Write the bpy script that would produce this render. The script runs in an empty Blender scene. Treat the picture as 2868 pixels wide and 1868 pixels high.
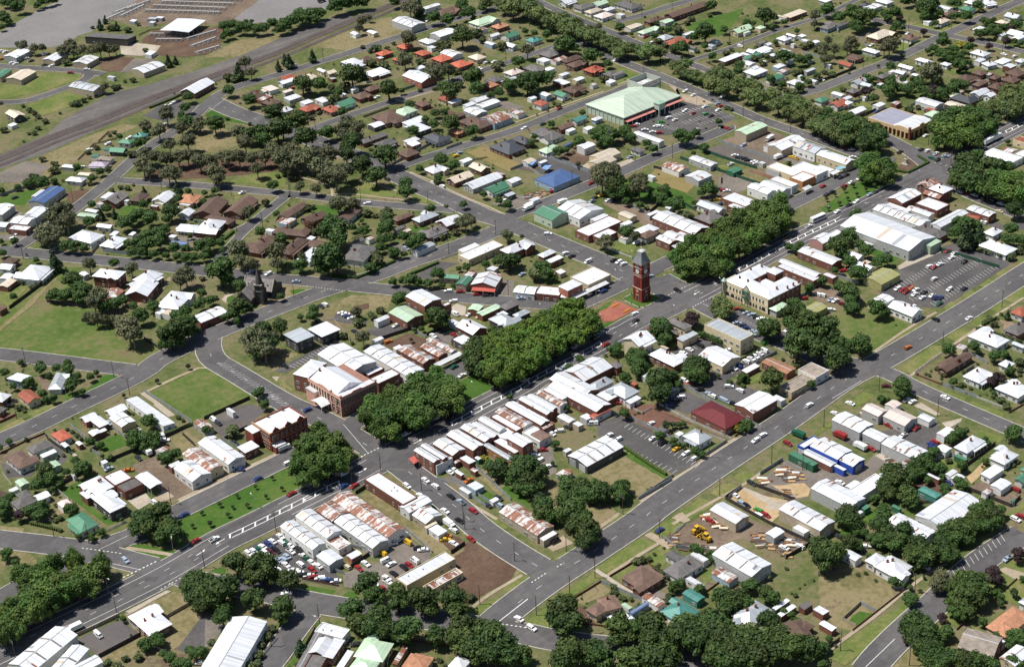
import bpy, bmesh, math, random
from mathutils import Vector, Matrix
rnd = random.Random(7)
SC = bpy.context.scene
COL = SC.collection
# ------------------------------------------------------------------ camera, sky, sun, exposure
CAMW = Vector((-550.394670, -551.046605, 414.000000)); FW = Vector((0.562195, 0.669998, -0.484810)); RI = Vector((0.748685, -0.661344, -0.045774)); UP = Vector((0.351294, 0.337236, 0.873421))
cd = bpy.data.cameras.new('camera'); cam = bpy.data.objects.new('camera', cd); COL.objects.link(cam)
cd.sensor_width = 36.0; cd.lens = 36.0 * 4800.0 / 2868.0; cd.clip_start = 1.0; cd.clip_end = 9000.0
m3 = Matrix((RI, UP, -FW)).transposed()
cam.matrix_world = Matrix.Translation(CAMW) @ m3.to_4x4()
SC.camera = cam
SUN_EL = math.radians(64); SUN_AZ = math.radians(137)      # direction towards the sun in the ground plane
world = bpy.data.worlds.new('World'); SC.world = world; world.use_nodes = True
wn = world.node_tree.nodes; bg = wn['Background']
sky = wn.new('ShaderNodeTexSky'); sky.sky_type = 'NISHITA'; sky.sun_disc = False
sky.sun_elevation = SUN_EL; sky.sun_rotation = math.pi / 2 - SUN_AZ; sky.air_density = 1.0; sky.dust_density = 0.6
world.node_tree.links.new(sky.outputs[0], bg.inputs[0]); bg.inputs[1].default_value = 0.068
sd = bpy.data.lights.new('sun', 'SUN'); sd.energy = 4.6; sd.angle = math.radians(0.5); sd.color = (1.0, 0.965, 0.90)
sun = bpy.data.objects.new('sun', sd); COL.objects.link(sun)
sv = Vector((math.cos(SUN_EL) * math.cos(SUN_AZ), math.cos(SUN_EL) * math.sin(SUN_AZ), math.sin(SUN_EL)))
sun.rotation_euler = sv.to_track_quat('Z', 'Y').to_euler(); sun.location = sv * 500
vs = SC.view_settings; vs.view_transform = 'Standard'; vs.look = 'None'; vs.exposure = 0.36; vs.gamma = 1.0; vs.use_curve_mapping = False

def px(p):
    v = Vector(p) - CAMW; w = v.dot(FW)
    return 1434 + 4800.0 * v.dot(RI) / w, 934 - 4800.0 * v.dot(UP) / w, 4800.0 / w
# ------------------------------------------------------------------ materials
def newmat(name):
    m = bpy.data.materials.new(name); m.use_nodes = True
    nt = m.node_tree; b = nt.nodes['Principled BSDF']
    return m, nt, b
def N(nt, t, **kw):
    n = nt.nodes.new(t)
    for k, v in kw.items():
        if k in n.inputs: n.inputs[k].default_value = v
        else: setattr(n, k, v)
    return n
def mixcol(nt, fac, a, b):
    n = nt.nodes.new('ShaderNodeMix'); n.data_type = 'RGBA'
    if isinstance(fac, float): n.inputs[0].default_value = fac
    else: nt.links.new(fac, n.inputs[0])
    for i, c in ((6, a), (7, b)):
        if isinstance(c, tuple): n.inputs[i].default_value = (*c, 1)
        else: nt.links.new(c, n.inputs[i])
    return n.outputs[2]
def ramp(nt, src, stops):
    r = nt.nodes.new('ShaderNodeValToRGB'); e = r.color_ramp.elements
    while len(e) < len(stops): e.new(0.5)
    for el, (p, c) in zip(e, stops): el.position = p; el.color = (*c, 1) if isinstance(c, tuple) else (c, c, c, 1)
    nt.links.new(src, r.inputs[0]); return r.outputs[0]
def coords(nt, scale=None, kind='Object'):
    t = nt.nodes.new('ShaderNodeTexCoord'); o = t.outputs[kind]
    if scale:
        mp = nt.nodes.new('ShaderNodeMapping'); mp.inputs['Scale'].default_value = scale
        nt.links.new(o, mp.inputs[0]); o = mp.outputs[0]
    return o
def noise(nt, co, scale, detail=4, rough=0.55):
    n = N(nt, 'ShaderNodeTexNoise', Scale=scale, Detail=detail, Roughness=rough); nt.links.new(co, n.inputs['Vector']); return n.outputs[0]
def objrand(nt):
    return nt.nodes.new('ShaderNodeObjectInfo').outputs['Random']
def plain(name, c, rough=0.8, var=0.25, scale=1.5, objvar=0.12, metal=0.0, spec=0.3):
    m, nt, b = newmat(name)
    co = coords(nt)
    f = noise(nt, co, scale)
    lo = tuple(x * (1 - var) for x in c); hi = tuple(min(1, x * (1 + var * .6)) for x in c)
    col = ramp(nt, f, [(0.3, lo), (0.7, hi)])
    if objvar:
        hs = N(nt, 'ShaderNodeHueSaturation'); mr = N(nt, 'ShaderNodeMapRange'); nt.links.new(objrand(nt), mr.inputs[0])
        mr.inputs[3].default_value = 1 - objvar; mr.inputs[4].default_value = 1 + objvar
        nt.links.new(mr.outputs[0], hs.inputs['Value']); nt.links.new(col, hs.inputs['Color']); col = hs.outputs[0]
    nt.links.new(col, b.inputs['Base Color']); b.inputs['Roughness'].default_value = rough
    b.inputs['Metallic'].default_value = metal; b.inputs['Specular IOR Level'].default_value = spec
    return m
def roofmetal(name, c, rust=0.0, rough=0.5, metal=0.3):
    # corrugated sheets: tone differs a little sheet by sheet, streaks run down the slope (local y)
    m, nt, b = newmat(name)
    co = coords(nt, (1.25, 0.04, 0.04)); f = noise(nt, co, 1.0, 2)
    big = noise(nt, coords(nt, (0.25, 0.25, 0.25)), 1.0, 3)
    lo = tuple(x * 0.80 for x in c); hi = tuple(min(1, x * 1.10) for x in c)
    col = ramp(nt, f, [(0.32, lo), (0.66, hi)])
    col = mixcol(nt, ramp(nt, big, [(0.4, 0.0), (0.75, 0.35)]), col, tuple(x * 0.72 for x in c))
    if rust:
        st = noise(nt, coords(nt, (0.55, 0.10, 0.10)), 1.0, 5, 0.6)
        sp = noise(nt, coords(nt, (0.9, 0.5, 0.9)), 1.0, 6, 0.7)
        ad = nt.nodes.new('ShaderNodeMath'); ad.operation = 'MULTIPLY_ADD'; nt.links.new(sp, ad.inputs[0]); ad.inputs[1].default_value = 0.6
        nt.links.new(st, ad.inputs[2])
        fac = ramp(nt, ad.outputs[0], [(0.80 - rust * 0.2, 0.0), (0.92 - rust * 0.2, 1.0)])
        col = mixcol(nt, fac, col, ramp(nt, sp, [(0.3, (0.13, 0.042, 0.022)), (0.7, (0.30, 0.13, 0.075))]))
    hs = N(nt, 'ShaderNodeHueSaturation'); mr = N(nt, 'ShaderNodeMapRange'); nt.links.new(objrand(nt), mr.inputs[0])
    mr.inputs[3].default_value = 0.84; mr.inputs[4].default_value = 1.12
    nt.links.new(mr.outputs[0], hs.inputs['Value']); nt.links.new(col, hs.inputs['Color'])
    nt.links.new(hs.outputs[0], b.inputs['Base Color']); b.inputs['Roughness'].default_value = rough
    b.inputs['Metallic'].default_value = metal
    wv = N(nt, 'ShaderNodeTexWave', Scale=1.6); nt.links.new(coords(nt), wv.inputs['Vector'])
    bp = N(nt, 'ShaderNodeBump', Strength=0.25, Distance=0.03); nt.links.new(wv.outputs[1], bp.inputs['Height']); nt.links.new(bp.outputs[0], b.inputs['Normal'])
    return m
def rooftile(name, c):
    m, nt, b = newmat(name)
    f = noise(nt, coords(nt), 0.35, 5, 0.65); g = noise(nt, coords(nt), 3.5, 3)
    col = ramp(nt, f, [(0.32, tuple(x * 0.66 for x in c)), (0.68, tuple(min(1, x * 1.3) for x in c))])
    col = mixcol(nt, ramp(nt, g, [(0.45, 0.0), (0.7, 0.5)]), col, tuple(x * 0.6 + 0.02 for x in c))
    hs = N(nt, 'ShaderNodeHueSaturation'); mr = N(nt, 'ShaderNodeMapRange'); nt.links.new(objrand(nt), mr.inputs[0])
    mr.inputs[3].default_value = 0.8; mr.inputs[4].default_value = 1.2
    nt.links.new(mr.outputs[0], hs.inputs['Value']); nt.links.new(col, hs.inputs['Color'])
    nt.links.new(hs.outputs[0], b.inputs['Base Color']); b.inputs['Roughness'].default_value = 0.85
    return m
ROOFC = dict(w=(.80, .81, .84), g=(.46, .49, .52), d=(.125, .115, .112), k=(.06, .064, .075), b=(.115, .068, .05), r=(.30, .085, .05),
             R=(.40, .10, .055), o=(.36, .17, .095), t=(.30, .25, .205), c=(.60, .51, .40), G=(.07, .20, .12), T=(.075, .24, .205),
             P=(.66, .55, .50), p=(.46, .60, .43), s=(.075, .135, .30), Y=(.34, .33, .14), m=(.33, .28, .34))
ROOFN = dict(w='white', g='grey', d='dark grey', k='charcoal', b='brown tiled', r='red', R='bright red', o='orange tiled', t='tan', c='cream', G='dark green',
             T='teal green', P='pinkish white', p='pale green', s='blue', Y='olive yellow', m='mauve', n='rusty')
WALLC = dict(w=(.70, .69, .66), b=(.185, .078, .054), c=(.60, .50, .33), g=(.40, .40, .385), t=(.40, .33, .24), k=(.085, .08, .075), s=(.30, .38, .46),
             p=(.43, .49, .37), G=(.04, .13, .07), r=(.36, .14, .09), U=(.03, .08, .36), d=(.16, .14, .12), n=(.30, .19, .12), o=(.42, .20, .08),
             Y=(.33, .31, .13), T=(.075, .24, .205), P=(.56, .30, .27), m=(.3, .25, .3))
RM = {}
for k, c in ROOFC.items():
    RM[k] = rooftile('roof_tiles_' + k, c) if k in 'dbroRt' else roofmetal('roof_sheet_' + k, c, 0, .5, .30 if k in 'wg' else .1)
RM['n'] = roofmetal('roof_sheet_rusty', (.68, .66, .64), rust=0.48, metal=.1); RM['N'] = rooftile('roof_tiles_mottled', (.175, .105, .08))
RM['wr'] = roofmetal('roof_sheet_weathered', (.68, .67, .66), rust=0.35, metal=.3)
RM['rm'] = roofmetal('roof_sheet_red', (.18, .03, .033))
WM = {k: plain('wall_' + k, c, 0.85, 0.2, 1.2, 0.15) for k, c in WALLC.items()}
M_GLASS = plain('window_glass', (.025, .03, .035), 0.08, 0.3, 1.0, 0.3, spec=0.6)
M_FRAME = plain('white_frame', (.72, .71, .68), 0.6, 0.1)
M_TRIM = plain('cream_trim', (.66, .58, .44), 0.7, 0.12)
M_DOOR = plain('door_paint', (.12, .09, .07), 0.6, 0.3, 1, 0.5)
M_ROLL = plain('roller_door', (.36, .37, .37), 0.6, 0.2, 1, 0.4)
M_BRICK = plain('chimney_brick', (.22, .075, .045), 0.9, 0.3, 2.0, 0.25)
M_SKYL = plain('translucent_sheet', (.17, .155, .14), 0.5, 0.2, 0.6, 0.2)
M_CONC = plain('concrete', (.42, .39, .34), 0.9, 0.25, 0.3, 0)
M_KERB = plain('kerb_concrete', (.46, .43, .37), 0.9, 0.25, 0.4, 0)
M_WOOD = plain('pole_timber', (.085, .065, .05), 0.9, 0.3, 2)
M_STEEL = plain('galvanised_steel', (.33, .34, .35), 0.5, 0.2, 2)
M_TYRE = plain('tyre', (.015, .015, .016), 0.9, 0.2)
M_PAINT = plain('road_paint', (.78, .77, .74), 0.8, 0.18, 0.8, 0)
M_TOWERB = plain('tower_brick', (.22, .036, .027), 0.85, 0.25, 1.5, 0)
M_SLATE = plain('slate', (.15, .15, .155), 0.7, 0.3, 1.0, 0)
M_STONE = plain('bluestone', (.085, .078, .07), 0.9, 0.4, 0.8, 0)
M_STSLATE = plain('church_slate', (.24, .215, .205), 0.85, 0.35, 0.6, 0)
M_PINK = plain('salmon_render', (.60, .34, .26), 0.8, 0.15, 1, 0)
M_GREENTRIM = plain('green_iron', (.03, .10, .055), 0.6, 0.2, 1, 0)
M_AWNW = roofmetal('awning_white', (.70, .70, .70)); M_AWNR = plain('awning_red', (.42, .09, .07), 0.7, 0.15, 1, 0)
M_AWNS = plain('awning_blue', (.22, .40, .48), 0.7, 0.15, 1, 0)
M_DARKGAP = plain('shopfront_dark', (.03, .03, .033), 0.4, 0.4, 1, 0)

def ground(name, stops, s1=0.05, s2=0.6, s3=5.0, rough=0.95, streak=None, mowed=0):
    m, nt, b = newmat(name)
    co = coords(nt)
    a = noise(nt, co, s1, 5, 0.6); d = noise(nt, co, s2, 4, 0.6); e = noise(nt, co, s3, 2)
    mx = nt.nodes.new('ShaderNodeMath'); mx.operation = 'MULTIPLY_ADD'; nt.links.new(d, mx.inputs[0]); mx.inputs[1].default_value = 0.7; nt.links.new(a, mx.inputs[2])
    mx2 = nt.nodes.new('ShaderNodeMath'); mx2.operation = 'MULTIPLY_ADD'; nt.links.new(e, mx2.inputs[0]); mx2.inputs[1].default_value = 0.22; nt.links.new(mx.outputs[0], mx2.inputs[2])
    mr = N(nt, 'ShaderNodeMapRange'); nt.links.new(mx2.outputs[0], mr.inputs[0]); mr.inputs[1].default_value = 0.73; mr.inputs[2].default_value = 1.19
    col = ramp(nt, mr.outputs[0], stops)
    if streak:
        st = noise(nt, coords(nt, streak[0]), 1.0, 4, 0.6)
        col = mixcol(nt, ramp(nt, st, [(0.45, 0.0), (0.7, streak[2])]), col, streak[1])
    nt.links.new(col, b.inputs['Base Color']); b.inputs['Roughness'].default_value = rough; b.inputs['Specular IOR Level'].default_value = 0.15
    return m
G = {}
G['base'] = ground('mixed_ground', [(0.0, (.058, .080, .024)), (0.3, (.085, .105, .034)), (0.55, (.125, .122, .054)), (0.78, (.165, .138, .080)), (1.0, (.110, .080, .055))], 0.035, 0.35, 4)
G['lawn'] = ground('mown_verge', [(0.0, (.075, .112, .025)), (0.4, (.108, .138, .036)), (0.7, (.155, .155, .056)), (1.0, (.205, .175, .085))], 0.06, 0.5, 4)
G['green'] = ground('green_lawn', [(0.0, (.034, .083, .013)), (0.5, (.050, .105, .017)), (1.0, (.090, .125, .030))], 0.05, 0.5, 4)
G['drygrass'] = ground('dry_grass', [(0.0, (.105, .103, .041)), (0.4, (.165, .14, .068)), (0.75, (.22, .18, .10)), (1.0, (.15, .11, .07))], 0.05, 0.4, 4)
G['dryfield'] = ground('straw_field', [(0.0, (.15, .125, .05)), (0.5, (.21, .165, .07)), (1.0, (.18, .14, .065))], 0.06, 0.8, 4)
G['paddock'] = ground('paddock', [(0.0, (.052, .090, .018)), (0.45, (.085, .120, .030)), (0.7, (.125, .132, .048)), (0.9, (.155, .128, .070)), (1.0, (.13, .095, .058))], 0.03, 0.3, 3)
G['carpark'] = ground('car_park_asphalt', [(0.0, (.066, .062, .062)), (0.5, (.088, .082, .081)), (1.0, (.118, .108, .10))], 0.05, 0.5, 5)
G['asphaltyard'] = ground('yard_asphalt', [(0.0, (.085, .075, .070)), (0.5, (.115, .10, .09)), (1.0, (.145, .12, .10))], 0.05, 0.5, 5)
G['saleyard'] = ground('sealed_yard', [(0.0, (.15, .143, .14)), (0.5, (.185, .175, .172)), (1.0, (.215, .20, .19))], 0.02, 0.4, 5)
G['ballast'] = ground('rail_gravel', [(0.0, (.095, .087, .082)), (0.5, (.125, .114, .107)), (1.0, (.17, .15, .135))], 0.025, 0.3, 5, streak=((0.012, 0.16, 0.1), (.075, .072, .072), 0.8))
G['trackbed'] = ground('track_ballast', [(0.0, (.072, .052, .045)), (0.5, (.098, .072, .062)), (1.0, (.13, .10, .085))], 0.08, 0.9, 5)
G['gravel'] = ground('gravel_yard', [(0.0, (.105, .092, .083)), (0.5, (.155, .135, .118)), (1.0, (.205, .175, .145))], 0.06, 0.6, 6)
G['concrete'] = ground('concrete_apron', [(0.0, (.30, .25, .195)), (0.5, (.36, .31, .25)), (1.0, (.43, .38, .31))], 0.08, 0.7, 5)
G['concretetan'] = ground('tan_driveway', [(0.0, (.25, .195, .135)), (0.5, (.31, .25, .18)), (1.0, (.37, .31, .235))], 0.08, 0.7, 5)
G['dirt'] = ground('bare_dirt', [(0.0, (.105, .075, .055)), (0.5, (.155, .115, .085)), (1.0, (.215, .165, .12))], 0.05, 0.5, 5)
G['soil'] = ground('brown_soil', [(0.0, (.080, .049, .034)), (0.5, (.105, .066, .046)), (1.0, (.14, .095, .062))], 0.06, 0.6, 5)
G['soilred'] = ground('red_soil', [(0.0, (.115, .060, .045)), (0.5, (.15, .080, .058)), (1.0, (.185, .115, .08))], 0.06, 0.6, 5)
G['monumentbed'] = G['soil']
G['bricks'] = ground('red_paving', [(0.0, (.23, .075, .052)), (0.5, (.28, .097, .07)), (1.0, (.32, .13, .09))], 0.1, 1.0, 6)
G['sand'] = ground('yellow_sand', [(0.0, (.31, .215, .115)), (0.5, (.39, .28, .16)), (1.0, (.45, .35, .22))], 0.06, 0.6, 5)
G['drive'] = ground('gravel_drive', [(0.0, (.16, .12, .085)), (0.5, (.23, .165, .11)), (1.0, (.29, .22, .15))], 0.08, 0.7, 5)
G['track'] = G['drygrass']
def patched(m, dark):
    # asphalt repairs: irregular darker and paler patches
    nt = m.node_tree; b = nt.nodes['Principled BSDF']; src = b.inputs['Base Color'].links[0].from_socket
    vo = N(nt, 'ShaderNodeTexVoronoi', Scale=0.075); nt.links.new(coords(nt), vo.inputs['Vector']); sp = nt.nodes.new('ShaderNodeSeparateColor'); nt.links.new(vo.outputs['Color'], sp.inputs[0])
    c = mixcol(nt, ramp(nt, sp.outputs[0], [(.72, 0.0), (.76, .4)]), src, dark)
    c = mixcol(nt, ramp(nt, sp.outputs[1], [(.80, 0.0), (.83, .35)]), c, tuple(min(1, x * 1.9) for x in dark))
    nt.links.new(c, b.inputs['Base Color'])
G['road'] = ground('road_asphalt', [(0.0, (.079, .075, .077)), (0.5, (.103, .097, .098)), (1.0, (.135, .126, .124))], 0.03, 0.35, 5, streak=((0.02, 0.25, 0.1), (.070, .066, .068), 0.55))
G['roaddark'] = ground('highway_asphalt', [(0.0, (.064, .061, .064)), (0.5, (.085, .080, .082)), (1.0, (.12, .111, .11))], 0.03, 0.35, 5, streak=((0.012, 0.35, 0.1), (.155, .145, .14), 0.6))
for k in ('road', 'roaddark', 'carpark', 'asphaltyard'): patched(G[k], (.066, .062, .064))
GNAME = dict(lawn='mown_verge', green='green_lawn', drygrass='dry_grass', dryfield='straw_field', paddock='paddock', carpark='car_park', asphaltyard='sealed_yard', gravel='gravel_yard',
             concrete='concrete_apron', concretetan='driveway', dirt='dirt_yard', soil='bare_soil', soilred='bare_soil', monumentbed='garden_bed', bricks='brick_paving', sand='sand_yard', drive='driveway', track='grass_track', saleyard='sealed_yard', ballast='rail_yard')
# ------------------------------------------------------------------ mesh helpers
def mk(name, verts, faces, mats, parent=None, mi=None, smooth=False):
    me = bpy.data.meshes.new(name); me.from_pydata(verts, [], faces)
    for m in (mats if isinstance(mats, (list, tuple)) else [mats]): me.materials.append(m)
    if mi: me.polygons.foreach_set('material_index', mi)
    if smooth: me.polygons.foreach_set('use_smooth', [True] * len(faces))
    me.update()
    return inst(name, me, parent)
def inst(name, me, parent=None, loc=None, rz=0.0, sc=None):
    o = bpy.data.objects.new(name, me); COL.objects.link(o)
    if parent is not None: o.parent = parent
    if loc is not None: o.location = loc
    if rz: o.rotation_euler = (0, 0, rz)
    if sc is not None: o.scale = sc
    return o
class MB:
    def __init__(s): s.v = []; s.f = []; s.mi = []
    def box(s, x0, x1, y0, y1, z0, z1, mi=0, R=None):
        b = len(s.v); c = [(x, y, z) for z in (z0, z1) for y in (y0, y1) for x in (x0, x1)]
        if R: c = [R(p) for p in c]
        s.v += c
        for f in ((0, 2, 3, 1), (4, 5, 7, 6), (0, 1, 5, 4), (2, 6, 7, 3), (0, 4, 6, 2), (1, 3, 7, 5)): s.f.append(tuple(b + i for i in f)); s.mi.append(mi)
    def prism(s, poly, x0, x1, mi=0):       # polygon in (y, z) extruded along x
        b = len(s.v); n = len(poly)
        s.v += [(x0, y, z) for y, z in poly] + [(x1, y, z) for y, z in poly]
        s.f.append(tuple(range(b, b + n))); s.f.append(tuple(range(b + 2 * n - 1, b + n - 1, -1))); s.mi += [mi, mi]
        for i in range(n):
            j = (i + 1) % n; s.f.append((b + j, b + i, b + n + i, b + n + j)); s.mi.append(mi)
    def prismy(s, poly, y0, y1, mi=0):      # polygon in (x, z) extruded along y
        b = len(s.v); n = len(poly)
        s.v += [(x, y0, z) for x, z in poly] + [(x, y1, z) for x, z in poly]
        s.f.append(tuple(range(b + n - 1, b - 1, -1))); s.f.append(tuple(range(b + n, b + 2 * n))); s.mi += [mi, mi]
        for i in range(n):
            j = (i + 1) % n; s.f.append((b + i, b + j, b + n + j, b + n + i)); s.mi.append(mi)
    def prismz(s, poly, z0, z1, mi=0):
        b = len(s.v); n = len(poly)
        s.v += [(x, y, z0) for x, y in poly] + [(x, y, z1) for x, y in poly]
        s.f.append(tuple(range(b + n - 1, b - 1, -1))); s.f.append(tuple(range(b + n, b + 2 * n))); s.mi += [mi, mi]
        for i in range(n):
            j = (i + 1) % n; s.f.append((b + i, b + j, b + n + j, b + n + i)); s.mi.append(mi)
    def frustum(s, x, y, z0, z1, r0, r1, n=8, mi=0, ph=0.0, ax=1.0):
        b = len(s.v)
        for z, r in ((z0, r0), (z1, r1)):
            for i in range(n):
                a = ph + 2 * math.pi * i / n; s.v.append((x + r * math.cos(a), y + r * math.sin(a) * ax, z))
        for i in range(n):
            j = (i + 1) % n; s.f.append((b + i, b + j, b + n + j, b + n + i)); s.mi.append(mi)
        s.f.append(tuple(b + n + i for i in range(n))); s.mi.append(mi)
    def mesh(s, name, mats):
        me = bpy.data.meshes.new(name); me.from_pydata(s.v, [], s.f)
        for m in (mats if isinstance(mats, (list, tuple)) else [mats]): me.materials.append(m)
        me.polygons.foreach_set('material_index', s.mi); me.update(); return me
    def obj(s, name, mats, parent=None): return inst(name, s.mesh(name, mats), parent)
THINGS = []      # (object, description, category, group, position) - labels are written at the end
def thing(name, loc, rz, desc, cat, group=None, label=None):
    o = bpy.data.objects.new(name, None); COL.objects.link(o); o.empty_display_size = 0.5
    o.location = loc; o.rotation_euler = (0, 0, rz)
    reg(o, desc, cat, group, label); return o
def reg(o, desc, cat, group=None, label=None):
    o['category'] = cat
    if group: o['group'] = group
    if label: o['label'] = label
    else: THINGS.append((o, desc, Vector((o.location[0], o.location[1], 0))))
def struct(o): o['kind'] = 'structure'; return o
def rot2(x, y, a): return x * math.cos(a) - y * math.sin(a), x * math.sin(a) + y * math.cos(a)
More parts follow.
